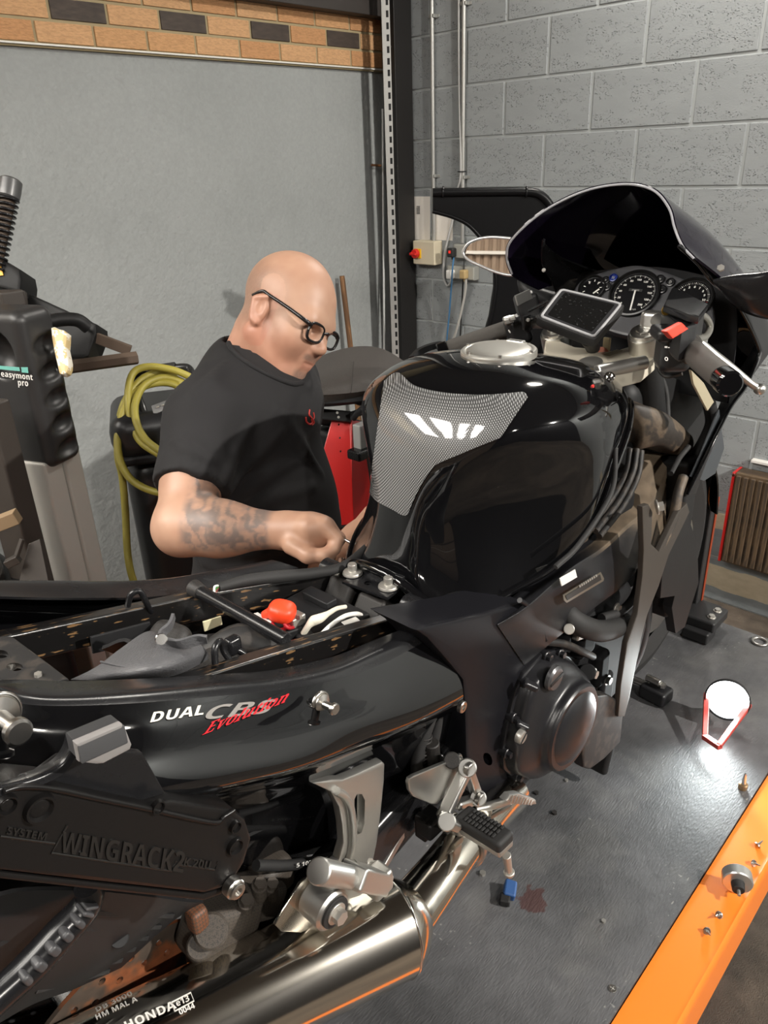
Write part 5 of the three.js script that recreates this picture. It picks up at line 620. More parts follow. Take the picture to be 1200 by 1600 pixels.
function cap(a, b, ra, rb) { const d = b.clone().sub(a), L = d.lengthSq(); return p => { const t = clamp(((p.x - a.x) * d.x + (p.y - a.y) * d.y + (p.z - a.z) * d.z) / L); const x = p.x - a.x - d.x * t, y = p.y - a.y - d.y * t, z = p.z - a.z - d.z * t; return Math.sqrt(x * x + y * y + z * z) - lerp(ra, rb, t); }; }
function ell(c, F, U, R, rf, ru, rr2) { return p => { const x = p.x - c.x, y = p.y - c.y, z = p.z - c.z, a = (x * F.x + y * F.y + z * F.z) / rf, b = (x * U.x + y * U.y + z * U.z) / ru, d = (x * R.x + y * R.y + z * R.z) / rr2; const k0 = Math.sqrt(a * a + b * b + d * d), k1 = Math.sqrt((a / rf) ** 2 + (b / ru) ** 2 + (d / rr2) ** 2); return k1 > 1e-9 ? k0 * (k0 - 1) / k1 : -Math.min(rf, ru, rr2); }; }
const uni = (list, k) => p => { let d = 9; for (const f of list) d = smin(d, f(p), k); return d; };
{
  const UPW = V(0, 1, 0), Fw = V(.47, 0, .883).normalize(), Rw = new THREE.Vector3().crossVectors(Fw, UPW).normalize();   // facing, his right
  const chest = pd(398, 672, 1.6), belly = pd(408, 800, 1.66), hips = pd(402, 935, 1.75);
  const neckB = pd(397, 578, 1.56), shR = pd(322, 658, 1.44), elR = pd(284, 824, 1.33), wrR = pd(452, 829, 1.3);
  const shL = chest.clone().add(shR.clone().sub(chest).addScaledVector(Rw, -2 * shR.clone().sub(chest).dot(Rw))).addScaledVector(Fw, .03), elL = pd(470, 890, 1.72), wrL = pd(560, 842, 1.44);
  // head frame
  const O = pd(446, 496, 1.52); const f0 = RT.clone().multiplyScalar(.93).addScaledVector(FW, -.36).normalize(); const pt = 25 * Math.PI / 180, u0 = UP.clone().addScaledVector(f0, -UP.dot(f0)).normalize(); const HF = f0.clone().multiplyScalar(Math.cos(pt)).addScaledVector(u0, -Math.sin(pt)), HU = u0.clone().multiplyScalar(Math.cos(pt)).addScaledVector(f0, Math.sin(pt)), HR = new THREE.Vector3().crossVectors(HF, HU);
  const h = (f, u, r) => O.clone().addScaledVector(HF, f > 0 ? f * .91 : f).addScaledVector(HU, u).addScaledVector(HR, r), he = (f, u, r, a, b, c) => ell(h(f, u, r), HF, HU, HR, a, b, c), hc = (a, b, ra, rb = ra) => cap(h(...a), h(...b), ra, rb);
  const skull = uni([he(-.006, .043, 0, .096, .086, .077), he(.035, -.035, 0, .058, .085, .062)], .05);
  const face = [hc([.068, -.104, 0], [.06, -.1, 0], .024), hc([-.012, -.05, .056], [.05, -.1, .028], .022, .02), hc([-.012, -.05, -.056], [.05, -.1, -.028], .022, .02), hc([.084, .012, -.036], [.084, .012, .036], .014), he(.058, -.03, .042, .028, .03, .024), he(.058, -.03, -.042, .028, .03, .024)];
  const nose = uni([hc([.088, .002, 0], [.11, -.03, 0], .009, .0125), hc([.1, -.036, .011], [.1, -.036, -.011], .0085)], .012);
  const lips = uni([hc([.089, -.062, -.018], [.089, -.062, .018], .0085), hc([.086, -.073, -.014], [.086, -.073, .014], .0085), hc([.088, -.05, -.016], [.088, -.05, .016], .011)], .008);
  const ears = [1, -1].map(s => { const c = uni([he(-.012, -.006, .079 * s, .019, .031, .0075), hc([-.022, .012, .083 * s], [-.002, .02, .082 * s], .005), hc([-.028, .008, .083 * s], [-.02, -.024, .082 * s], .0048), hc([-.014, -.03, .081 * s], [-.006, -.032, .08 * s], .0065)], .006); const hole = he(-.006, -.002, .088 * s, .008, .014, .006); return p => smax(c(p), -hole(p), .004); });
  const sock = [he(.094, -.006, .033, .014, .011, .02), he(.094, -.006, -.033, .014, .011, .02)], eyes = [he(.078, -.007, .033, .0125, .0115, .0135), he(.078, -.007, -.033, .0125, .0115, .0135)];
  const mouth = hc([.1, -.0675, -.022], [.1, -.0675, .022], .0028);
  const neck = cap(h(-.03, -.05, 0), neckB, .063, .072), neck2 = cap(h(.01, -.08, 0), neckB.clone().addScaledVector(Fw, .03), .042, .05);
  const headF = p => { let d = skull(p); if (d > .16) return Math.min(d, neck(p)); for (const f of face) d = smin(d, f(p), .026); for (const f of sock) d = smax(d, -f(p), .012); for (const f of eyes) d = smin(d, f(p), .004); d = smin(d, nose(p), .009); d = smin(d, lips(p), .008); d = smax(d, -mouth(p), .003); d = smin(d, neck(p), .03); d = smin(d, neck2(p), .03); for (const f of ears) d = smin(d, f(p), .007); return d; };
  const hl = p => { const q = p.clone().sub(O); return [q.dot(HF), q.dot(HU), q.dot(HR)]; };
  const skin = (p, k = 1) => { const n = vn3(p.x * 90, p.y * 90, p.z * 90), m = vn3(p.x * 22, p.y * 22, p.z * 22); return [.43 + .05 * (m - .5) + .03 * (n - .5), .248 + .05 * (m - .5) + .03 * (n - .5), .168 + .04 * (m - .5) + .02 * (n - .5)]; };
  const headCol = p => { const c = skin(p), [f, u, r] = hl(p); const red = step(.0, -.06, u) * .5 + (Math.abs(r) > .07 && f > -.04 && f < .02 && u < .03 ? .45 : 0); c[0] *= 1 + .02 * red; c[1] *= 1 - .2 * red; c[2] *= 1 - .22 * red;
    // cropped hair at the sides and back, short beard round the mouth
    const cr2 = step(.06, -.03, f) * step(.1, .04, u) * step(-.07, -.02, u) * .5 * (Math.abs(r) > .074 && f > -.035 ? 0 : 1); const sp = .7 + .6 * vn3(p.x * 420, p.y * 420, p.z * 420); const gt = Math.max(step(.062, .08, f) * step(-.045, -.052, u) * step(-.064, -.058, u) * step(.032, .022, Math.abs(r)), step(.05, .068, f) * step(-.08, -.09, u) * step(.03, .02, Math.abs(r))) * .62; const k = clamp(Math.max(cr2 * .8, gt) * sp, 0, .8); const lip = (Math.abs(r) < .021 && f > .08 && u > -.08 && u < -.06) ? .25 : 0; const dk = [.12, .085, .07]; return c.map((x, i) => lerp(x, dk[i], k) * (1 - lip * [0, .35, .3][i])); };
  const brow = [1, -1].map(s => cap(h(.0945, .016, .014 * s), h(.083, .019, .05 * s), .0042, .003));
  const headC2 = p => { const c = headCol(p); const b = Math.min(brow[0](p), brow[1](p)); const k = step(.004, 0, b) * .55; return c.map((x, i) => lerp(x, [.1, .07, .055][i], k)); };
  // right arm and hand
  const hand = (() => { const w = wrR, out = []; const dirX = RT.clone(), up = UP.clone(), tw = FW.clone().negate(); const P = (x, y, t) => w.clone().addScaledVector(dirX, x).addScaledVector(up, y).addScaledVector(tw, t); out.push(cap(P(.0, 0, 0), P(.032, -.004, 0), .031, .034)); out.push(cap(P(.036, .006, .026), P(.06, .008, .026), .022, .017), cap(P(.036, .006, -.026), P(.06, .006, -.03), .022, .017), cap(P(.032, -.012, 0), P(.056, -.004, 0), .026, .022));
    const fing = [[.032, 1], [.011, 1.06], [-.011, 1.02], [-.032, .86]].map(([t, s]) => { const a = P(.06, .01, t), b = P(.06 + .024 * s, -.014, t * .95), c = P(.06 + .008 * s, -.044 * s, t * .9), d = P(.038, -.04 * s, t * .85); return uni([cap(a, b, .0125, .0115), cap(b, c, .0112, .0102), cap(c, d, .01, .009)], .004); });
    const thumb = uni([cap(P(.008, -.024, .03), P(.036, -.04, .042), .0165, .0132), cap(P(.036, -.04, .042), P(.062, -.04, .043), .0128, .0112), cap(P(.062, -.04, .043), P(.08, -.03, .036), .0108, .0094)], .008);
    const palm = uni(out, .025); return p => { let d = palm(p); let fm = 9; for (const f of fing) fm = Math.min(fm, f(p)); d = smin(d, fm, .006); return smin(d, thumb(p), .01); }; })();
  const fore = uni([cap(elR, elR.clone().lerp(wrR, .35), .047, .045), cap(elR.clone().lerp(wrR, .35), wrR, .045, .029), cap(elR.clone().lerp(wrR, .2).add(V(0, .008, 0)), elR.clone().lerp(wrR, .5), .03, .028)], .03), upper = uni([cap(shR, elR, .058, .047), cap(shR.clone().lerp(elR, .45).addScaledVector(RT, -.008), shR.clone().lerp(elR, .6), .05, .048)], .03);
  const armR = p => { let d = smin(upper(p), fore(p), .025); return smin(d, hand(p), .018); };
  const tat = p => { const q = p.clone().sub(elR), ax = wrR.clone().sub(elR), L = ax.length(); ax.normalize(); const t = q.dot(ax) / L; const s = q.clone().addScaledVector(ax, -q.dot(ax)); const v = s.dot(UP) / .045, w = s.dot(FW.clone().negate()); if (t < .06 || t > .9 || w < -.03) return 0; const edge = step(.06, .16, t) * step(.9, .8, t) * step(-.95, -.7, v); const a = vn3(t * 16 + 3, v * 4 + w * 40, 7.3), b = vn3(t * 34, v * 9 + 11, w * 90), c = Math.abs(Math.sin(t * 26 + 5 * a + v * 3)); return edge * clamp(.34 + .6 * step(.4, .6, a) + .55 * step(.75, .95, c) + .6 * (b - .5)) * .92; };
  const armCol = p => { const c = skin(p); const k = tat(p) * .78; return c.map((x, i) => lerp(x, [.085, .09, .095][i], k)); };
  // the rest of the body under the clothes
  const armL = uni([cap(shL, elL, .056, .046), cap(elL, wrL, .044, .028), cap(wrL, pd(588, 806, 1.36), .03, .026)], .025); const lh = (() => { const a = pd(588, 806, 1.36); return uni([0, 1, 2, 3].map(k => uni([cap(a.clone().addScaledVector(FW, -.02 + k * .018), a.clone().addScaledVector(FW, -.02 + k * .018).add(V(.025, .02, .02)), .011, .01), cap(a.clone().addScaledVector(FW, -.02 + k * .018).add(V(.025, .02, .02)), a.clone().addScaledVector(FW, -.02 + k * .018).add(V(.045, .0, .04)), .01, .0085)], .005)).concat([cap(a, a.clone().add(V(.0, .035, .015)), .014, .01)]), .006); })();
  const legX = s => hips.clone().addScaledVector(Rw, .1 * s).add(V(0, -.16, -.02)), kneeX = s => { const p = legX(s).addScaledVector(Fw, .03); p.y = -.3; p.z = Math.min(p.z, -.6); return p; }, ankX = s => { const p = kneeX(s); p.y = -.71; p.addScaledVector(Fw, -.02); return p; };
  const torso = [ell(chest, Fw, UPW, Rw, .115, .16, .17), ell(belly, Fw, UPW, Rw, .13, .16, .165), ell(hips, Fw, UPW, Rw, .115, .15, .165), cap(shR, shL, .055, .055), cap(neckB, lerp3(shR, chest, .4), .05, .05)];
  const legs = [1, -1].flatMap(s => [cap(legX(s), kneeX(s), .08, .058), cap(kneeX(s), ankX(s), .056, .04)]);
  const bodyF = uni([...torso, ...legs, armL], .05);
  const bodyAll = p => smin(bodyF(p), lh(p), .012);
  const person = thing('person', 'bald man in black T-shirt and glasses with tattooed forearm, working over the motorcycle', 'person', V(hips.x, FLOOR, hips.z));
  const W = (name, g, m, label, parent = person) => { const q = new THREE.Mesh(g, m); q.name = name; if (label) q.userData.label = label; g.translate(-person.position.x, -person.position.y, -person.position.z); parent.add(q); return q; };
  const box = (pts, m) => { const b = new THREE.Box3().setFromPoints(pts); return [b.min.subScalar(m), b.max.addScalar(m)]; };
  const gHead = snet(headF, ...box([h(-.1, .12, .09), h(.12, -.13, -.09), h(.12, .1, .1), h(-.12, -.1, -.1), h(-.1, -.1, .1), neckB.clone().add(V(0, .04, 0))], .02), .0029, headC2);
  const gArm = snet(p => armR(p), ...box([shR.clone().lerp(elR, .45), elR, wrR, pd(545, 870, 1.3)], .06), .0034, armCol);
  const gBody = snet(bodyAll, ...box([shR, shL, neckB, hips, ankX(1), ankX(-1), elL, pd(600, 800, 1.3)], .13), .012, p => skin(p));
  const sk = mergeGeometries([gHead, gArm, gBody].map(g => g.toNonIndexed()));
  W('body', sk, new THREE.MeshPhysicalMaterial({ vertexColors: true, roughness: .48, sheen: .15 }), 'fair skinned bald man with a goatee and grey forearm tattoo');
  // T-shirt
  const folds = p => .009 * (Math.pow(Math.abs(Math.sin(p.y * 20 + 5 * vn3(p.x * 5, p.y * 4, p.z * 5) - (p.x + p.z) * 9)), 3) - .4) * step(.3, .75, vn3(p.x * 4 + 9, p.y * 5 + 2, p.z * 4)) + .0045 * Math.sin(p.y * 46 + 9 * vn3(p.x * 7, p.y * 5, p.z * 7) + p.x * 14) * vn3(p.x * 5 + 3, p.y * 6, p.z * 5) + .006 * (vn3(p.x * 11, p.y * 15, p.z * 11) - .5);
  const sleeveEnd = shR.clone().lerp(elR, .66), slv = uni([cap(shR, sleeveEnd, .073, .069)], .01), slD = elR.clone().sub(shR).normalize(); const sleeveL = cap(shL, shL.clone().lerp(elL, .55), .07, .066);
  const shBody = uni([ell(chest, Fw, UPW, Rw, .13, .175, .185), ell(chest.clone().addScaledVector(Fw, .02).add(V(0, .06, 0)), Fw, UPW, Rw, .11, .11, .17), ell(belly.clone().addScaledVector(Fw, .012), Fw, UPW, Rw, .156, .18, .185), ell(hips.clone().add(V(0, .03, 0)), Fw, UPW, Rw, .135, .2, .18), cap(shR, shL, .066, .066), cap(neckB.clone().addScaledVector(Fw, -.02).add(V(0, -.012, 0)), lerp3(shR, chest, .1), .07, .062), cap(neckB.clone().addScaledVector(Fw, -.02).add(V(0, -.012, 0)), lerp3(shL, chest, .1), .07, .062)], .05);
  const teeBase = p => smin(shBody(p), Math.max(slv(p), p.clone().sub(sleeveEnd).dot(slD)), .03);
  const march = (F, u, v) => { const d = rayAt(u, v).normalize(), p = CAM.clone().addScaledVector(d, 1.05); for (let i = 0; i < 160; i++) { const s = F(p); if (s < .0006) return p; p.addScaledVector(d, Math.max(s * .6, .0006)); } return null; };
  const creases = [[[352, 770], [392, 716], [440, 672]], [[358, 790], [410, 744], [470, 712]], [[362, 806], [420, 780], [485, 762]], [[350, 745], [368, 700], [392, 660]], [[370, 830], [430, 818], [495, 806]], [[380, 868], [440, 852], [500, 838]], [[300, 620], [330, 596], [352, 572]], [[284, 720], [306, 740], [330, 770]], [[272, 690], [300, 708], [330, 720]], [[430, 640], [470, 690], [498, 740]], [[320, 880], [380, 890], [440, 880]]].flatMap((l, n) => { const q = l.map(([u, v]) => march(teeBase, u, v)).filter(Boolean).map(p => p.addScaledVector(FW, .006)); const L = q.length > 2 ? crLine(q, 4) : []; return L.slice(1).map((p, i) => { const t0 = Math.sin(i / (L.length - 1) * Math.PI), t1 = Math.sin((i + 1) / (L.length - 1) * Math.PI), w = .006 + (n % 3) * .0012; return cap(L[i], p, .002 + w * t0, .002 + w * t1); }); });
  const crease = uni(creases, .004);
  const tee = p => { let d = shBody(p); d = smin(d, Math.max(slv(p), p.clone().sub(sleeveEnd).dot(slD)), .03); d = smin(d, sleeveL(p), .03); if (Math.abs(d) < .05) d = smin(d, crease(p), .016); d -= folds(p); const nk = neck(p) - .006; d = smax(d, -nk, .006); d = Math.max(d, hips.y - .2 - p.y); return d; };
  const teeM = mat([.008, .0074, .0084], .85, 0, { sheen: .2, sheenRoughness: .6, sheenColor: new THREE.Color(.05, .045, .05), bumpMap: fineBump, bumpScale: .0004 });
  const ts = W('t_shirt', snet(tee, ...box([shR, shL, neckB, hips.clone().add(V(0, -.2, 0)), sleeveEnd, belly], .21), .0075), teeM, 'black cotton T-shirt with a small red emblem');
  const em = (pts, r) => { const q = pts.map(([u, v]) => march(tee, u, v)).filter(Boolean).map(p => p.addScaledVector(FW, -.0012)); return q.length > 1 ? sweep(q, r, 5, 6) : []; };
  const emG = merge([em([[478, 652], [479, 659], [484, 663], [488, 660], [487, 655]], .0019), em([[484, 640], [483, 648], [487, 653], [491, 660], [488, 664]], .0017), em([[490, 645], [491, 652], [489, 657]], .0014)]);
  W('shirt_emblem', emG, mat('#c43a34', .6), 'small red emblem', ts);
  // neck band along the shirt opening
  { const q = [[357, 536], [362, 545], [372, 556], [388, 568], [410, 581], [436, 593], [458, 600], [472, 598]].map(([u, v]) => march(tee, u, v)).filter(Boolean); W('neck_band', merge(sweep(q, .0055, 4, 8)), teeM, undefined, ts); }
  const trF = p => Math.max(uni([ell(hips.clone().add(V(0, -.05, 0)), Fw, UPW, Rw, .128, .16, .175), ...[1, -1].flatMap(s => [cap(legX(s), kneeX(s), .093, .072), cap(kneeX(s), ankX(s), .072, .066)])], .04)(p), -(p.y + .72));
  W('trousers', snet(trF, ...box([hips.clone().add(V(0, .1, 0)), ankX(1), ankX(-1), legX(1), legX(-1)], .19), .012), mat([.014, .014, .017], .8), 'dark work trousers');
  for (const s of [1, -1]) { const a = ankX(s); a.y = FLOOR + .05; W('shoe', snet(uni([cap(a.clone().addScaledVector(Fw, -.04), a.clone().addScaledVector(Fw, .14).add(V(0, -.012, 0)), .046, .036), cap(a, a.clone().add(V(0, .06, 0)), .045, .045)], .03), a.clone().addScaledVector(V(1, 1, 1), -.24), a.clone().addScaledVector(V(1, 1, 1), .24), .01), M.rubber, 'black work shoe'); }
  // glasses
  const gl = [], rimC = s => Array.from({ length: 14 }, (_, k) => { const t = k / 14 * 6.2832, ex = Math.sign(Math.cos(t)) * Math.pow(Math.abs(Math.cos(t)), .7), ey = Math.sign(Math.sin(t)) * Math.pow(Math.abs(Math.sin(t)), .7); return h(.112 - Math.abs(ex * .024 * s + .033 * s) * .12 - .004, -.006 + ey * .0175, .033 * s + ex * .0255); });
  for (const s of [1, -1]) { const r = rimC(s); r.push(r[0].clone()); gl.push(...sweep(r, .0029, 2, 8, false)); gl.push(...sweep([h(.104, .004, .058 * s), h(.094, .007, .071 * s), h(.05, .016, .078 * s), h(.0, .024, .083 * s), h(-.016, .026, .084 * s), h(-.036, .012, .08 * s)], [.0042, .004, .0036, .0034, .0032, .003], 5, 8)); }
  gl.push(...sweep([h(.108, .0, .0085), h(.114, .003, 0), h(.108, .0, -.0085)], .0023, 4, 8));
  const gm = W('glasses', merge(gl), mat([.012, .011, .011], .25), 'black framed glasses');
  for (const s of [1, -1]) { const r = rimC(s), c = r.reduce((a, p) => a.add(p), V(0, 0, 0)).multiplyScalar(1 / r.length); W('lens', merge([meshGrid([[...r, r[0]], [...r, r[0]].map(() => c.clone())])]), new THREE.MeshPhysicalMaterial({ color: 0xffffff, transmission: 1, roughness: .02, thickness: 0, ior: 1.4 }), undefined, gm); }
  const w = wrR; one('hex_key', [sweep([pd(505, 846, 1.285), pd(522, 838, 1.28), pd(536, 842, 1.27), pd(548, 848, 1.26)], .0026, 4, 8)], M.steel, 'thin steel hex key held in the man\'s right hand', 'hex key');
}
// ------------------------------------------------------------------ wall fittings
const onR = (u, v, d = 0) => pxx(u, v, WALLX - d), onL = (u, v, d = 0) => pz(u, v, WALLZ + d);
const wallBox = (u0, v0, u1, v1, t, r = .004) => { const a = onR(u0, v0, t), b = onR(u1, v1, t); return boxAt(V(WALLX - t / 2 - .001, (a.y + b.y) / 2, (a.z + b.z) / 2), t, Math.abs(a.y - b.y), Math.abs(a.z - b.z), r); };
{
  const galv = mat([.42, .42, .4], .38, .7);
  const con = (z, y0, y1, lab, clips, r = .0105) => { const t = thing('conduit', lab, 'conduit', V(WALLX - .02, y0, z)); part(t, 'tube', cyl(V(0, 0, 0), V(0, y1 - y0, 0), r, r, 16), galv); for (const v of clips) { const y = onR(676, v, .02).y - y0; part(t, 'saddle_clip', [boxAt(V(.005, y, 0), .026, .016, .034, .003), boxAt(V(.016, y, .018), .004, .014, .03, .001)], galv); } };
  const z1 = onR(676, 150, .02).z, z2 = onR(724, 150, .02).z, z3 = onR(716.5, 150, .02).z;
  con(z1, onR(676, 376, .02).y, CEIL - .002, 'grey steel conduit running down to the red and yellow isolator', [25, 275]);
  con(z2, onR(724, 380, .02).y, CEIL - .002, 'grey steel conduit running down to the upper socket', [15, 278]);
  const cb = one('grey_cable', [sweep([V(WALLX - .02, CEIL - .002, z3), onR(717, 0, .02), onR(718, 150, .02), onR(720, 265, .03), onR(714, 300, .02), onR(708, 340, .02), onR(696, 390, .02), onR(693, 430, .02), onR(699, 446, .02), onR(705, 440, .03)], .006, 8, 10)], mat([.45, .45, .44], .5), 'grey cable beside the conduit looping down below the papers', 'cable');
  const band = one('cable_tie', [ring(onR(721.5, 268, .022), Y1, .019, .003, 20, 6)], M.dark, 'black band tying cable and conduit together', 'cable tie');
  const paper = mat('#eee8df', .8);
  const n1 = thing('notice', 'white printed notice taped beside the black column', 'notice', onR(657, 340, .001)); const pp = (t, q, m, th) => { const P = t.position; const g = plate(q.map(([u, v]) => onR(u, v, th)), .001, { bevel: 0 }); g.translate(-P.x, -P.y, -P.z); return part(t, m[1], g, m[0]); };
  pp(n1, [[642, 307], [672, 307], [672, 375], [642, 374]], [paper, 'sheet'], .002); for (let k = 0; k < 6; k++) pp(n1, [[651, 322 + k * 2.2], [656, 322 + k * 2.2], [656, 323 + k * 2.2], [651, 323 + k * 2.2]], [M.dark, 'print_line'], .0035);
  const n2 = thing('notice', 'plain white sheet hanging between conduit and socket', 'notice', onR(694, 352, .001)); pp(n2, [[679, 331], [700, 331], [708, 337], [707, 376], [679, 375]], [paper, 'sheet'], .002);
  const iso = thing('isolator_switch', 'cream isolator box with red knob on a yellow plate', 'switch', onR(662, 395, 0)); const ip = (n, g, m) => { const p = part(iso, n, g, m); p.geometry = p.geometry.clone().translate(-iso.position.x, -iso.position.y, -iso.position.z); return p; };
  ip('box', [wallBox(645, 376, 679, 415, .07, .006)], mat('#cfc4ab', .5)); { const a = onR(653, 396, .07); ip('yellow_plate', [boxAt(a.clone().add(V(-.003, 0, 0)), .006, .05, .05, .003)], mat('#e5b51c', .45)); const k = ip('knob', [cyl(a.clone().add(V(-.006, 0, -.006)), a.clone().add(V(-.028, 0, -.006)), .025, .023, 28), boxAt(a.clone().add(V(-.034, 0, -.006)), .014, .014, .044, .003)], mat('#c81e18', .4)); }
  const sock = (q, lab, ps) => { const t = thing('wall_socket', lab, 'socket', onR((q[0] + q[2]) / 2, (q[1] + q[3]) / 2, 0)); const g = wallBox(...q, .045, .005); g.translate(-t.position.x, -t.position.y, -t.position.z); part(t, 'box', g, mat('#8d8d87', .45)); const fp = wallBox(q[0] + 1.5, q[1] + 1.5, q[2] - 1.5, q[3] - 1.5, .05, .002); fp.translate(-t.position.x, -t.position.y, -t.position.z); part(t, 'face_plate', fp, mat('#a5a49c', .45)); };
  sock([708, 381, 730, 405], 'grey metal socket above, with the black plug'); sock([698, 414, 741, 439], 'grey double socket below, with white and tan plugs');
  const plug = (u, v, m, lab, w = .038, extra) => { const c = onR(u, v, .05), t = thing('plug', lab, 'plug', c.clone().add(V(.0005, 0, 0))); part(t, 'body', [boxAt(V(-.018, 0, 0), .036, .046, w, .008)], m); part(t, 'cable_entry', [cyl(V(-.012, -.02, 0), V(-.012, -.036, 0), .007, .005)], m); if (extra) part(t, 'indicator', [boxAt(V(-.036, .004, 0), .003, .014, .014, .001)], mat('#e03028', .4, 0, { emissive: 0xff3020, emissiveIntensity: .6 })); return t; };
  plug(709, 394, mat([.02, .02, .02], .4), 'black plug with a small red light in the upper socket', .042, true); plug(707, 428, M.white, 'white plug in the lower double socket'); plug(728, 428, mat('#b39a6c', .5), 'tan plug in the lower double socket');
  const cab = (n, pts, r, c, lab) => one(n, [sweep(pts, r, 6, 8)], mat(c, .5), lab, 'cable');
  cab('blue_cable', [onR(709, 402, .062), onR(707, 420, .1), onR(705, 450, .06), onR(702, 490, .04), onR(698, 535, .03), onR(696, 600, .03)], .0045, '#3f6f96', 'thin blue cable hanging from the black plug'); cab('white_cable', [onR(728, 436, .062), onR(727, 455, .05), onR(720, 490, .04), onR(712, 520, .04), onR(704, 545, .03), onR(698, 600, .03)], .0068, '#b5b3ad', 'pale grey cable hanging from the tan plug'); cab('black_cable', [onR(726, 400, .035), onR(724, 428, .06), onR(722, 470, .03), onR(719, 530, .03), onR(717, 600, .03)], .004, '#161616', 'thin black cable hanging between blue and pale grey cables');
  // slotted strut, thin pole, hook, broom handle
  const sp = pd(602, 0, 3.56); sp.y = 0; const sl = thing('slotted_strut', 'galvanised slotted steel strut standing against the black column', 'strut', V(sp.x, FLOOR, sp.z));
  { const sh = new THREE.Shape([[-.019, 0], [.019, 0], [.019, CEIL - FLOOR - .01], [-.019, CEIL - FLOOR - .01]].map(a => new THREE.Vector2(...a))); for (let k = 0; k < 70; k++) { const y = .03 + k * .0485, hp = new THREE.Path(); hp.moveTo(.001, y); hp.lineTo(.013, y); hp.lineTo(.013, y + .028); hp.lineTo(.001, y + .028); sh.holes.push(hp); } const g = new THREE.ExtrudeGeometry(sh, { depth: .003, bevelEnabled: false }); const dir = V(CAM.x - sp.x, 0, CAM.z - sp.z).normalize(); const Mx = basis(V(0, 0, 0), dir); g.applyMatrix4(Mx); part(sl, 'slotted_face', creased(g), mat([.5, .5, .48], .4, .6)); const b2 = rbox(.005, CEIL - FLOOR - .01, .036, .001); b2.translate(-.018, (CEIL - FLOOR) / 2, -.018); b2.applyMatrix4(Mx); part(sl, 'side_flange', b2, mat([.5, .5, .48], .4, .6)); const b3 = rbox(.03, CEIL - FLOOR - .01, .004, .001); b3.translate(.004, (CEIL - FLOOR) / 2, -.034); b3.applyMatrix4(Mx); part(sl, 'inner_face', b3, M.dark); }
  const pb = onL(590, 545, .06); one('thin_pole', [cyl(V(pb.x - .03, FLOOR, -2.3), onL(598, 170, .02), .006)], mat([.55, .56, .55], .4), 'thin pale pole leaning on the plaster beside the slotted strut', 'pole');
  one('wall_hook', [sweep([onL(581, 258, .0), onL(583, 258, .05), onL(595, 259, .05)], .006, 4, 8)], mat('#6b4526', .6), 'rusty brown hook on the plaster wall', 'hook');
  const bt = onL(535, 434, .05); const wood = dusty([128, 92, 58], [96, 66, 40], 600, .5); wood.map.repeat.set(8, 1); one('broom_handle', [sweep([bt, bt.clone().add(V(.0, -.02, 0)), V(bt.x + .01, .3, bt.z + .02), V(bt.x + .03, FLOOR, bt.z + .1)], [.011, .0145, .0145, .015], 6, 14)], wood, 'wooden broom handle leaning against the grey plaster wall', 'handle');
  // ribbed brown heater on the block wall, with a red edge
  const hx = .09, hb = thing('wall_heater', 'brown ribbed panel heater with a red edge on the block wall', 'heater', onR(1160, 880, 0)); const HP = (n, g, m) => { const p = part(hb, n, g, m); p.geometry = p.geometry.clone().translate(-hb.position.x, -hb.position.y, -hb.position.z); return p; };
  const a = onR(1152, 739, hx), b = onR(1124, 872, hx), zl = (a.z + b.z) / 2, yt = a.y, yb = onR(1124, 876, hx).y, zr = zl + .75; const hm = dusty([70, 58, 46], [96, 78, 58], 610, .5); HP('panel', [boxAt(V(WALLX - hx / 2 - .004, (yt + yb) / 2, (zl + zr) / 2), hx - .012, yt - yb, zr - zl, .004)], hm);
  for (let k = 0; k < 25; k++) HP('rib', [boxAt(V(WALLX - hx - .004, (yt + yb) / 2, zl + .018 + k * .03), .012, yt - yb - .02, .02, .004)], hm); HP('red_edge', [boxAt(V(WALLX - hx / 2 - .004, (yt + yb) / 2, zl - .006), hx, yt - yb, .012, .002)], M.red); HP('corner_rivet', [cyl(V(WALLX - hx - .004, yt - .01, zl - .004), V(WALLX - hx - .012, yt - .01, zl - .004), .007)], M.chrome);
  one('white_strip', [boxAt(V(WALLX - .015, onR(1186, 722, .02).y, onR(1174, 720, .02).z + .25), .03, .014, .5, .003)], M.white, 'short white strip on the block wall above the brown heater', 'strip');
}
// ------------------------------------------------------------------ wheel balancer guard, red machine, spare seat
{
  const D = 2.62, gn = V(-.76, 0, .65), gO = pd(800, 400, D), P = ([u, v]) => onPlane(u, v, gO, gn), g0 = P([800, 560]); const t = thing('wheel_balancer', 'wheel balancer with a large black curved guard behind the handlebars', 'wheel balancer', V(g0.x, FLOOR, g0.z)); const T = worldParts(t);
  const gm = mat([.005, .005, .0055], .4, 0, { specularIntensity: .35 });
  T('wheel_guard', [plate([[676, 304], [838, 304], [856, 318], [866, 345], [900, 420], [900, 560], [742, 560], [752, 535], [764, 495], [771, 450], [771, 420], [757, 384], [734, 355], [710, 341], [676, 331]].map(P), .03, { bevel: .006 })], gm, 'curved black plastic guard'); T('guard_tube', [sweep([[676, 301], [760, 300], [825, 300], [846, 306], [860, 322], [868, 345], [880, 380]].map(P), .014, 6, 12)], gm); T('guard_rim', [sweep([[745, 556], [755, 533], [767, 494], [774, 450], [772, 420], [759, 384], [735, 354], [710, 340], [676, 330]].map(P), .007, 6, 8)], gm);
  for (const [u, v] of [[692, 300], [822, 300]]) T('tube_clip', [ring(P([u, v]), RT, .016, .003, 16, 6)], M.satin);
  T('cabinet', [boxAt(V(g0.x + .06, FLOOR + .5, g0.z - .05), .4, 1.0, .36, .03)], mat([.05, .05, .055], .5)); T('guard_post', [cyl(V(g0.x + .02, FLOOR + .9, g0.z), P([880, 470]), .03)], gm);
}
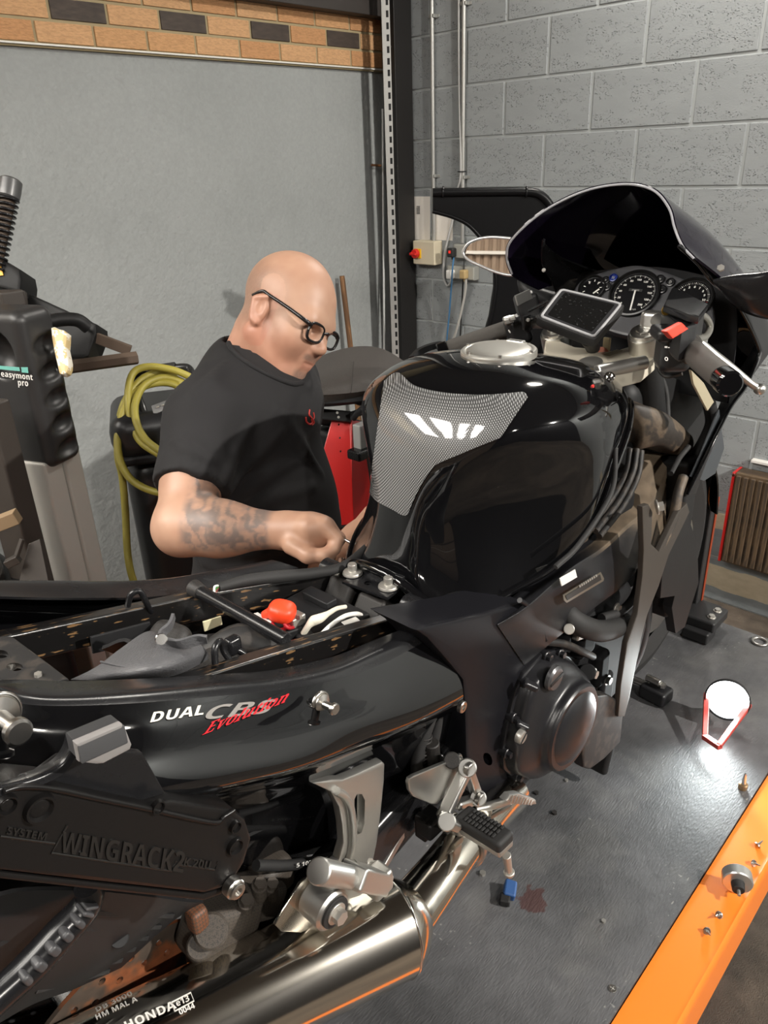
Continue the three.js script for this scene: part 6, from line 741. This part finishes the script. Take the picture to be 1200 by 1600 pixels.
{
  const D = 2.2, P = ([u, v], d = D) => pd(u, v, d); const b = P([540, 820]); const t = thing('red_machine', 'bright red sheet metal machine stand beside the man', 'machine', V(b.x, FLOOR, b.z)); const T = worldParts(t);
  const fr = [[520, 650], [546, 656], [553, 812], [553, 870], [505, 880], [515, 780], [504, 708]].map(q => P(q)), away = V(.62, 0, .1);
  const front = plate(fr, .012, { bevel: .002, holes: [[529, 663], [531, 684], [532, 705]].map(([u, v]) => Array.from({ length: 12 }, (_, k) => P([u + Math.cos(k * .5236) * 2.6, v + Math.sin(k * .5236) * 3]))) });
  T('front_panel', [front], M.red, 'red panel with three round holes'); T('side_panel', [plate([[546, 656], [572, 660], [590, 700], [575, 815], [575, 870], [553, 870], [553, 812]].map(([u, v], i) => P([u, v], [D, 2.35, 2.45, 2.4, 2.4, D, D][i])), .01, { bevel: .002 })], M.red);
  T('inner_body', [boxAt(P([545, 780], 2.45), .16, .5, .14, .02)], M.dark);
  T('slot_shadow_bar', [bar(P([526, 824], D - .01), P([553, 822], D - .01), .012, .008)], M.dark);  // dark bar drawn in for the shadow of a horizontal slot
  T('base', [boxAt(V(b.x + .1, FLOOR + .2, b.z - .1), .34, .4, .4, .02)], M.red);
  T('white_sign', [plate([[519, 849], [546, 856], [541, 882], [512, 876]].map(q => P(q, D - .02)), .004, { bevel: .0005 })], M.white, 'white plate with red letters');
  const pk = picker([[P([490, 840], D - .021), P([570, 840], D - .021)], [P([490, 900], D - .021), P([570, 900], D - .021)]]); T('sign_letters', [letter('US', pk, [513, 877], [17, 2.5], [1, -16], .0015, .1)], mat('#c81c1c', .5), 'red letters US'); T('sign_stripe', [plate([[521, 850], [546, 857], [546, 860], [520, 853]].map(q => P(q, D - .022)), .001, { bevel: 0 })], M.white);
  T('grey_box', [boxAt(P([567, 681], 2.12), .05, .075, .03, .004)], mat([.35, .35, .34], .45)); T('black_bracket', [boxAt(P([563, 708], 2.12), .06, .028, .05, .006)], M.satin); T('clamp_bar', [boxAt(P([560, 645], 2.14), .05, .016, .02, .003)], M.satin);
  T('top_tray', [plate([[478, 636], [548, 642], [548, 660], [505, 656], [478, 652]].map(q => P(q, D - .02)), .16, { bevel: .004 }), bar(P([535, 622], 2.1), P([576, 636], 2.1), .008, .008)], M.plastic, 'black tray top');
  for (const [u, v] of [[527, 645], [529, 652]]) T('tray_screw', bolt(P([u, v], D - .022), FW.clone().negate(), .004, .003), M.zinc);
  T('clamp_lever', [sweep([P([552, 654], 2.12), P([560, 644], 2.1), P([572, 634], 2.08)], .009, 4, 8)], M.plastic);
  const seatM = mat([.05, .044, .04], .55, 0, { bumpMap: fineBump, bumpScale: .0006 });
  const S = [[[478, 572, 2.4], [512, 552, 2.42], [560, 541, 2.42], [600, 546, 2.36], [642, 571, 2.28]], [[458, 592, 2.25], [500, 577, 2.25], [552, 566, 2.22], [592, 568, 2.2], [636, 583, 2.18]], [[456, 606, 2.12], [498, 600, 2.1], [550, 590, 2.08], [585, 592, 2.08], [622, 594, 2.1]], [[464, 614, 2.08], [500, 617, 2.06], [548, 614, 2.05], [585, 608, 2.06], [607, 603, 2.08]]].map(r => r.map(q => pd(...q)));
  const st = thing('spare_saddle', 'dark brown vinyl motorcycle seat resting on the red machine', 'saddle', S[2][2].clone()); const Q = worldParts(st);
  Q('cushion', patch(S, 6, 6, .03, false), seatM, 'dark brown vinyl'); Q('seat_base', [patch([S[0], S[1], S[2], S[3]].map(r => r.map(p => p.clone().add(V(.01, -.027, 0)))), 4, 4, .012)], M.plastic); Q('seam', [sweep([S[1][2], S[2][2].clone(), S[3][2]].map(p => p.clone().add(V(0, .001, 0))), .0015, 5, 6)], seatM);
}
// ------------------------------------------------------------------ compressor and its yellow hose
{
  const D = 2.3, c = pd(262, 700, D); const t = thing('air_compressor', 'tall black upright air compressor with a tube handle behind the man', 'compressor', V(c.x, FLOOR, c.z)); const T = worldParts(t); const cm = mat([.012, .012, .013], .36);
  const yaw = Math.atan2(CAM.x - c.x, CAM.z - c.z), E = new THREE.Euler(0, yaw, 0), yTop = pd(240, 615, D).y, ySplit = pd(230, 690, D).y;
  T('tank_body', [boxAt(V(c.x, (FLOOR + ySplit) / 2 + .02, c.z), .26, ySplit - FLOOR - .04, .26, .07, E)], cm, 'black body'); T('motor_housing', [boxAt(V(c.x, (yTop + ySplit) / 2, c.z), .3, yTop - ySplit, .3, .05, E)], cm); T('housing_band', [boxAt(V(c.x, ySplit, c.z), .285, .03, .285, .012, E)], M.plastic);
  T('base_foot', [boxAt(V(c.x, FLOOR + .02, c.z), .3, .04, .3, .015, E)], M.plastic);
  T('control_panel', [plate([[236, 634], [268, 622], [272, 634], [240, 648]].map(q => pd(...q, D - .17)), .012)], mat([.2, .2, .2], .35), 'grey gauge panel'); for (let k = 0; k < 3; k++) T('panel_light', [bar(pd(244 + k * 8, 637 - k * 3, D - .176), pd(249 + k * 8, 635 - k * 3, D - .176), .004, .004)], M.zinc);
  T('red_button', [cyl(pd(238, 664, D - .15), pd(238, 664, D - .17), .012)], mat('#a8201c', .4), 'red button');
  T('handle', [sweep([pd(231, 665, D - .16), pd(222, 635, D - .15), pd(210, 605, D - .12), pd(208, 592, D - .1), pd(216, 584, D - .1), pd(240, 580, D - .1), pd(282, 574, D - .1), pd(296, 577, D - .1), pd(300, 592, D - .12), pd(302, 640, D - .14)], .0115, 6, 12)], mat([.02, .02, .02], .25), 'black tube handle'); T('handle_grip', [cyl(pd(234, 581, D - .1), pd(275, 575, D - .1), .018, .018, 16)], M.rubber);
  const hs = [[300, 590, -.12], [270, 578, -.14], [232, 573, -.15], [208, 583, -.16], [200, 615, -.17], [203, 650, -.18], [216, 685, -.19], [240, 705, -.2], [280, 722, -.2], [305, 700, -.18], [300, 630, -.14], [270, 600, -.12], [225, 604, -.14], [196, 634, -.17], [184, 680, -.19], [188, 720, -.2], [208, 752, -.2], [250, 770, -.2], [300, 765, -.19], [312, 690, -.16], [296, 610, -.12], [262, 590, -.12], [228, 600, -.15], [211, 632, -.18], [216, 668, -.2], [238, 696, -.22], [275, 712, -.21], [306, 680, -.19], [300, 620, -.13], [262, 584, -.11], [225, 590, -.13], [198, 622, -.16], [186, 660, -.17], [184, 710, -.16], [191, 745, -.14], [196, 800, -.12], [199, 860, -.12], [206, 900, -.12], [220, 930, -.1], [240, 960, 0]];
  one('air_hose', [sweep(hs.map(([u, v, o]) => pd(u, v, D + o)), .0105, 5, 10)], mat('#9a8f3c', .5), 'yellow rubber air hose looped over the compressor handle', 'hose');
}
// ------------------------------------------------------------------ tyre changer at the left edge
{
  const edge = pd(52, 600, 1.75), n1 = V(.4, 0, .92).normalize(), n2 = V(-.92, 0, .4).normalize(), hw = .058, hd = .075; const c = edge.clone().addScaledVector(n1, -hd).addScaledVector(n2, -hw), yT = pd(60, 478, 1.75).y, yB = pd(110, 760, 1.75).y, cy = (yT + yB) / 2, hh = (yT - yB) / 2; c.y = cy;
  const t = thing('tyre_changer', 'black tyre changing machine lettered easymont pro at the plastered wall', 'tyre changer', V(c.x, FLOOR, c.z)); const T = worldParts(t);
  const loc = p => { const q = p.clone().sub(c); return [q.dot(n2), q.y, q.dot(n1)]; };
  const sc = Array.from({ length: 6 }, (_, k) => [-.012, hh - .085 - k * .064, hd + .012]);
  const sdf = p => { const [x, y, z] = loc(p), r = .028, qx = Math.abs(x) - hw + r, qy = Math.abs(y) - hh + r, qz = Math.abs(z) - hd + r; let d = Math.hypot(Math.max(qx, 0), Math.max(qy, 0), Math.max(qz, 0)) + Math.min(Math.max(qx, qy, qz), 0) - r; for (const [a, b, e] of sc) { const k = Math.hypot((x - a + (y - b) * .35) / .046, (y - b) / .026, (z - e) / .03); d = smax(d, -(k - 1) * .026, .008); } const hk = Math.hypot((x - hw) / .05, (y - hh + .1) / .055, (z + .01) / .045); d = smax(d, -(hk - 1) * .045, .01); return d; };
  const lo = c.clone().add(V(-.16, -hh - .03, -.16)), hi = c.clone().add(V(.16, hh + .03, .16)); T('grip_cover', snet(sdf, lo, hi, .0045), mat([.022, .021, .021], .42), 'black cover with six finger grooves');
  const pf = edge.clone().addScaledVector(n2, .0008), pk = (u, v) => ({ p: onPlane(u, v, pf, n2), n: n2 }); T('lettering', [letter('easymont', pk, [2, 588], [7.6, .9], [-1.2, -9], .0008, 0)], M.white, 'white word easymont'); T('lettering', [letter('pro', pk, [28, 602], [7.6, .6], [-1, -9.5], .0008, 0)], M.white, 'white word pro'); T('teal_bar', [plate([[-20, 570], [30, 574], [31, 580], [-20, 575]].map(q => onPlane(...q, pf.clone().addScaledVector(n2, .001), n2)), .001, { bevel: 0 }), plate([[33, 574], [43, 574], [44, 583], [34, 582]].map(q => onPlane(...q, pf.clone().addScaledVector(n2, .001), n2)), .001, { bevel: 0 })], mat('#6fb3a8', .5), 'pale teal mark');
  const rot = basis(V(0, 0, 0), n1), colM = mat([.5, .48, .44], .4, .2);
  for (const s of [1, -1]) T('column_face', [boxAt(V(c.x, (FLOOR + yB) / 2 + .01, c.z).addScaledVector(n2, s * .033), .062, yB - FLOOR + .02, .11, .008, rot)], colM, 'dull silver column');
  const dk = mat([.008, .0078, .0078], .5, 0, { specularIntensity: .45 }); const rust = mat([.035, .028, .023], .6); const rust2 = mat([.075, .05, .034], .65);
  T('side_post', [boxAt(V(c.x, (FLOOR + yB) / 2 + .1, c.z).addScaledVector(n2, .15).addScaledVector(n1, .02), .06, yB - FLOOR + .2, .08, .006, rot)], rust, 'dark rusty post'); T('post_gusset', [plate([[24, 930], [44, 850], [62, 842], [80, 930]].map(q => pd(...q, 1.68)), .02)], rust);
  T('machine_body', [boxAt(V(c.x - .42, (FLOOR + .3) / 2, c.z - .05), .6, .3 - FLOOR, .55, .03)], dk, 'dark machine body'); T('turntable', [cyl(V(c.x - .4, .3, c.z - .05), V(c.x - .4, .33, c.z - .05), .24, .24, 40)], rust); for (let k = 0; k < 4; k++) { const a = k * 1.571 + .4; T('jaw', [boxAt(V(c.x - .4 + Math.cos(a) * .2, .355, c.z - .05 + Math.sin(a) * .2), .06, .05, .05, .01, new THREE.Euler(0, -a, 0))], rust); } T('wood_wedge', [bar(pd(-20, 825, 1.7), pd(28, 806, 1.7), .03, .03)], mat('#8d765a', .7)); T('linkage', [bar(pd(22, 880, 1.66), pd(35, 842, 1.66), .012, .008), bar(pd(10, 882, 1.66), pd(30, 872, 1.66), .018, .018)], rust);
  // tool arm and its cover, rusty bars, foam pad
  T('arm_cover', [plate([[20, 452], [38, 455], [150, 506], [151, 520], [138, 556], [130, 560], [104, 558], [86, 530], [66, 495], [20, 480]].map(q => pd(...q, 1.98)), .09, { bevel: .008 })], dk, 'black arm cover'); T('arm_tube', [sweep([pd(60, 508, 1.86), pd(90, 500, 1.88), pd(120, 500, 1.9), pd(138, 512, 1.92)], .017, 5, 12)], dk); T('cover_rivet', [cyl(pd(133, 512, 1.97), pd(133, 512, 1.955), .005)], M.zinc);
  T('flat_bar', [bar(pd(140, 524, 1.99), pd(204, 548, 2.02), .012, .028)], rust2, 'rusty flat bar'); const hexA = pd(90, 576, 1.84), hexB = pd(214, 559, 1.93), hg = new THREE.CylinderGeometry(.0165, .0165, hexA.distanceTo(hexB), 6); hg.rotateX(Math.PI / 2); hg.applyMatrix4(basis(lerp3(hexA, hexB, .5), hexB.clone().sub(hexA))); T('hex_bar', [creased(hg)], rust2, 'rusty hexagonal bar');
  const fo = [[78, 511], [92, 514], [102, 518], [104, 545], [108, 566], [103, 582], [95, 586], [88, 570], [82, 545]]; T('taped_pad', [plate(fo.map((q, i) => pd(...q, 1.76 + .008 * Math.sin(i * 2.3))), .035, { bevel: .008, smooth: 2 })], mat(0xffffff, .35, 0, { map: (() => { const x = tex(128, 128, (u, v) => { const n = fbm(u, v, 5, 4, 640); return n > .45 ? [238, 232, 216] : [205, 180, 130]; }); x.repeat.set(14, 14); return x; })() }), 'cream pad wrapped in brown tape');
  T('head_block', [plate([[-30, 392], [0, 402], [30, 420], [33, 436], [31, 458], [0, 450], [-30, 445]].map(q => pd(...q, 1.93)), .1, { bevel: .01 })], dk); T('warning_triangle', [plate([[-12, 432], [0, 412], [5, 430]].map(q => pd(...q, 1.926)), .002, { bevel: 0 })], mat('#e8a818', .45), 'yellow warning triangle'); T('head_collar', [boxAt(pd(14, 466, 1.93), .06, .04, .06, .006), bar(pd(34, 456, 1.95), pd(36, 478, 1.95), .02, .02)], rust);
  const sA = pd(14, 300, 1.93), sB = pd(-10, 420, 1.93), sd = sB.clone().sub(sA); T('spring_rod', [cyl(sA, sB, .019, .019, 20)], rust2, 'rusty rod'); const pts = []; const X = new THREE.Vector3().crossVectors(sd, Z1).normalize(), Yv = new THREE.Vector3().crossVectors(sd, X).normalize(); for (let k = 0; k <= 220; k++) { const a = k / 16 * 6.2832; pts.push(lerp3(sA, sB, .05 + k / 220 * .95).addScaledVector(X, Math.cos(a) * .026).addScaledVector(Yv, Math.sin(a) * .026)); } T('coil_spring', [sweep(pts, .0034, 1, 6, true, false)], M.satin, 'coil spring'); const sC = pd(18, 280, 1.93); T('spring_cap', [lathe([[0, 0], [.022, 0], [.027, .004], [.0285, .03], [.028, .046], [.024, .05], [0, .05]], sC, sA, 28)], mat([.1, .1, .1], .35, .4), 'dark steel cap');
}
// ------------------------------------------------------------------ wheel chock on the lift
{
  const bk = mat([.02, .02, .021], .45), og = mat('#8a3414', .5);
  const post = (s) => { const g = [boxAt(V(1.8, .24, .11 * s), .04, .48, .06, .004)]; return g; };
  const ck = thing('wheel_chock', 'black steel front wheel chock with bolts standing at the end of the lift', 'wheel chock', V(1.82, 0, 0)); const CK = worldParts(ck);
  CK('upright_frame', [boxAt(V(1.89, .185, .03), .04, .37, .045, .004), boxAt(V(1.89, .185, -.12), .04, .37, .045, .004), boxAt(V(1.89, .03, -.02), .04, .056, .26, .006)], bk, 'black front wheel chock'); CK('chock_edge', [boxAt(V(1.904, .185, .054), .012, .37, .003, .001)], og, 'orange edge'); CK('chock_bracket', [boxAt(V(1.85, .045, .085), .1, .03, .09, .006), boxAt(V(1.81, .0175, .09), .06, .033, .07, .006)], bk); for (const [x, z] of [[1.87, .11], [1.83, .11]]) CK('chock_bolt', bolt(V(x, .06, z), Y1, .008, .006, .011), M.zinc);
}
// ------------------------------------------------------------------ loose things
{ // vinyl pouch in the tail
  const y = .735, t = thing('vinyl_pouch', 'soft black vinyl pouch folded in the open tail', 'pouch', pyy(230, 1030, .74)); const T = worldParts(t); const vm = mat([.085, .085, .09], .5, 0, { bumpMap: fineBump, bumpScale: .0005 });
  const G = [[[110, 1062, .735], [150, 1042, .75], [190, 1012, .755], [232, 986, .755], [262, 1000, .74]], [[150, 1063, .745], [185, 1050, .765], [225, 1030, .775], [262, 1008, .765], [300, 1000, .745]], [[200, 1064, .745], [225, 1056, .765], [258, 1044, .77], [292, 1028, .76], [322, 1016, .74]], [[255, 1064, .73], [268, 1058, .735], [288, 1050, .735], [308, 1040, .73], [326, 1030, .72]]].map(r => r.map(q => pyy(...q)));
  T('flap', patch(G, 6, 6, .012), vm, 'grey black vinyl flap'); T('stitch_line', [sweep([G[0][1], G[1][1], G[2][1], G[3][1]].map(p => p.clone().add(V(.006, .003, 0))), .0012, 5, 6)], vm);
  T('strap_loop', [patch([[[268, 958], [262, 972], [248, 985], [250, 996], [275, 1002], [305, 994], [322, 996]], [[270, 966], [266, 980], [256, 994], [262, 1008], [285, 1014], [312, 1008], [324, 1006]]].map((r, i) => r.map(([u, v]) => pyy(u, v, .775 - i * .012))), 5, 3, .003)], vm, 'folded strap'); T('press_stud', [cyl(pyy(252, 999, .778), pyy(252, 999, .782), .006)], M.chrome, 'shiny stud');
}
{ // work light on the table
  const p = pyy(1137, 1092, .075), t = thing('work_light', 'lit LED work light with a red frame standing on the lift table', 'work light', V(p.x, 0, p.z)); const n = CAM.clone().sub(p); n.y *= .35; n.normalize(); const L = (a, b, c2) => V(a, b, c2);
  const side = new THREE.Vector3().crossVectors(Y1, n).normalize(); const q = (a, y, f) => V(0, y, 0).addScaledVector(side, a).addScaledVector(n, f);
  part(t, 'lamp_head', [lathe([[0, -.02], [.03, -.02], [.046, -.004], [.048, .008], [.045, .01]], q(0, .075, 0), q(0, .075, 0).add(n), 32)], M.plastic); const e = part(t, 'led_lens', [lathe([[.044, .004], [.03, .009], [0, .011]], q(0, .075, 0), q(0, .075, 0).add(n), 32)], new THREE.MeshStandardMaterial({ color: 0xffffff, emissive: new THREE.Color(.95, 1, 1), emissiveIntensity: 25 }));
  const rd = mat('#b03a32', .4); part(t, 'stand_leg', [bar(q(-.045, .07, -.01), q(-.03, .009, .1), .012, .01)], rd, 'red leg'); part(t, 'stand_leg', [bar(q(.045, .07, -.01), q(.0, .009, .13), .012, .01)], rd, 'red leg'); part(t, 'stand_foot', [bar(q(-.032, .008, .1), q(.004, .008, .132), .014, .011)], rd); part(t, 'stand_back', [bar(q(0, .06, -.02), q(0, .009, -.06), .012, .01), bar(q(-.05, .008, -.06), q(.05, .008, -.06), .012, .011)], rd);
  const l = new THREE.SpotLight(new THREE.Color(.92, 1, 1), 1.3, 0, 1.05, .5, 2); l.position.copy(p).addScaledVector(n, .03); l.target.position.copy(l.position).add(n).add(V(0, -.25, 0)); l.castShadow = true; l.shadow.radius = 2; scene.add(l); scene.add(l.target);
  // dark ratchet tool beside it
  const a = pyy(985, 1062, .02), b = pyy(1045, 1092, .02); const rt = thing('ratchet_tool', 'dark oily ratchet tool lying by the work light', 'tool', V(a.x, 0, a.z)); const R2 = worldParts(rt); R2('tool_body', [bar(lerp3(a, b, .35), b, .05, .036, .008)], M.engine); R2('steel_shaft', [cyl(a.clone().add(V(0, .004, 0)), lerp3(a, b, .5).add(V(0, .01, 0)), .009)], M.steel); R2('steel_socket', [cyl(lerp3(a, b, .4).add(V(0, .03, 0)), lerp3(a, b, .75).add(V(0, .03, 0)), .009), ...bolt(lerp3(a, b, .8).add(V(0, .024, 0)), Y1, .009, .008)], M.steel);
}
{ // on the orange rail: bar-end weight and four screws; bits on the deck
  const RY = -.007, w = pyy(1152, 1372, .02), ax = V(-.8, .1, -.2).normalize(); const t = thing('bar_end_weight', 'turned aluminium bar-end weight with black stub on the orange rail', 'bar end', V(w.x, RY, w.z)); const c = V(0, .0262, 0), d = V(-.75, 0, .35).normalize(); part(t, 'weight', [lathe([[.006, -.011], [.0235, -.011], [.0255, -.009], [.0258, .009], [.024, .0112], [.006, .0112]], c, c.clone().add(d), 40)], mat([.72, .71, .68], .3, .85)); part(t, 'rubber_stub', [cyl(c.clone().addScaledVector(d, .01), c.clone().addScaledVector(d, .026), .0115, .0105), cyl(c.clone().addScaledVector(d, -.011), c.clone().addScaledVector(d, .012), .0065)], M.rubber, 'black rubber stub'); part(t, 'bolt_tip', [cyl(c.clone().addScaledVector(d, .025), c.clone().addScaledVector(d, .036), .003)], M.zinc);
  const scr = [[1183, 1323, .4, 'small screw on the orange rail, farthest above the aluminium weight'], [1177, 1351, 1.9, 'small screw on the orange rail, touching the aluminium weight'], [1123, 1432, 3.3, 'small upright screw on the orange rail below the aluminium weight'], [1104, 1457, 2.4, 'small screw lying on the orange rail, farthest below the aluminium weight']];
  for (const [u, v, r, lab] of scr) { const p = pyy(u, v, RY), s = thing('screw', lab, 'screw', V(p.x, RY, p.z), 'screws on the orange rail'); const dd = V(Math.cos(r), .55, Math.sin(r)).normalize(), o = V(0, .0035, 0); part(s, 'head', [cyl(o.clone().addScaledVector(dd, -.0005), o.clone().addScaledVector(dd, .0022), .0068, .006, 16)], M.steel); part(s, 'shank', [cyl(o.clone().addScaledVector(dd, .002), o.clone().addScaledVector(dd, .014), .0026, .001, 10)], M.steel); }
  const bits = (u, v, r, lab, m = M.grimy) => { const p = pyy(u, v, 0); const g = new THREE.CylinderGeometry(r, r, r * .9, 6, 1); g.translate(p.x, r * .45, p.z); one('nut', [creased(g)], m, lab, 'nut', 'loose nuts on the deck'); };
  bits(838, 1240, .005, 'small dark nut on the deck just below the clutch cover'); bits(866, 1271, .0055, 'small dark nut on the deck right of the brake pedal'); bits(754, 1366, .006, 'small dull nut on the deck between exhaust pipe and blue clip', M.zinc); bits(943, 1440, .004, 'tiny pale nut on the open deck', M.zinc); bits(885, 1220, .004, 'tiny bright nut on the deck behind the clutch cover', M.zinc);
  const b0 = pyy(793, 1392, .01), bl = thing('blue_clip', 'blue plastic clip with a dark end lying on the deck', 'clip', V(b0.x, 0, b0.z)); part(bl, 'blue_body', [boxAt(V(.004, .0105, .002), .03, .02, .022, .004, new THREE.Euler(.2, .5, .1))], mat('#2c5288', .5)); part(bl, 'dark_end', [boxAt(V(-.016, .008, .006), .02, .014, .018, .003, new THREE.Euler(0, .5, 0))], M.rubber);
  const s0 = pyy(1160, 1232, 0), sp = thing('spark_plug', 'small brass and steel fitting standing on the deck by the orange rail', 'fitting', s0); part(sp, 'brass_base', [lathe([[0, 0], [.008, 0], [.009, .002], [.009, .012], [.006, .014], [0, .014]], V(0, 0, 0), Y1, 16)], mat([.55, .36, .2], .3, .9)); part(sp, 'steel_tip', [lathe([[.005, .013], [.004, .03], [.0015, .04], [0, .04]], V(0, 0, 0), Y1, 12)], M.chrome);
}
scene.traverse(o => { if (o.isMesh) { o.castShadow = o.receiveShadow = true; } });
renderer.render(scene, camera);
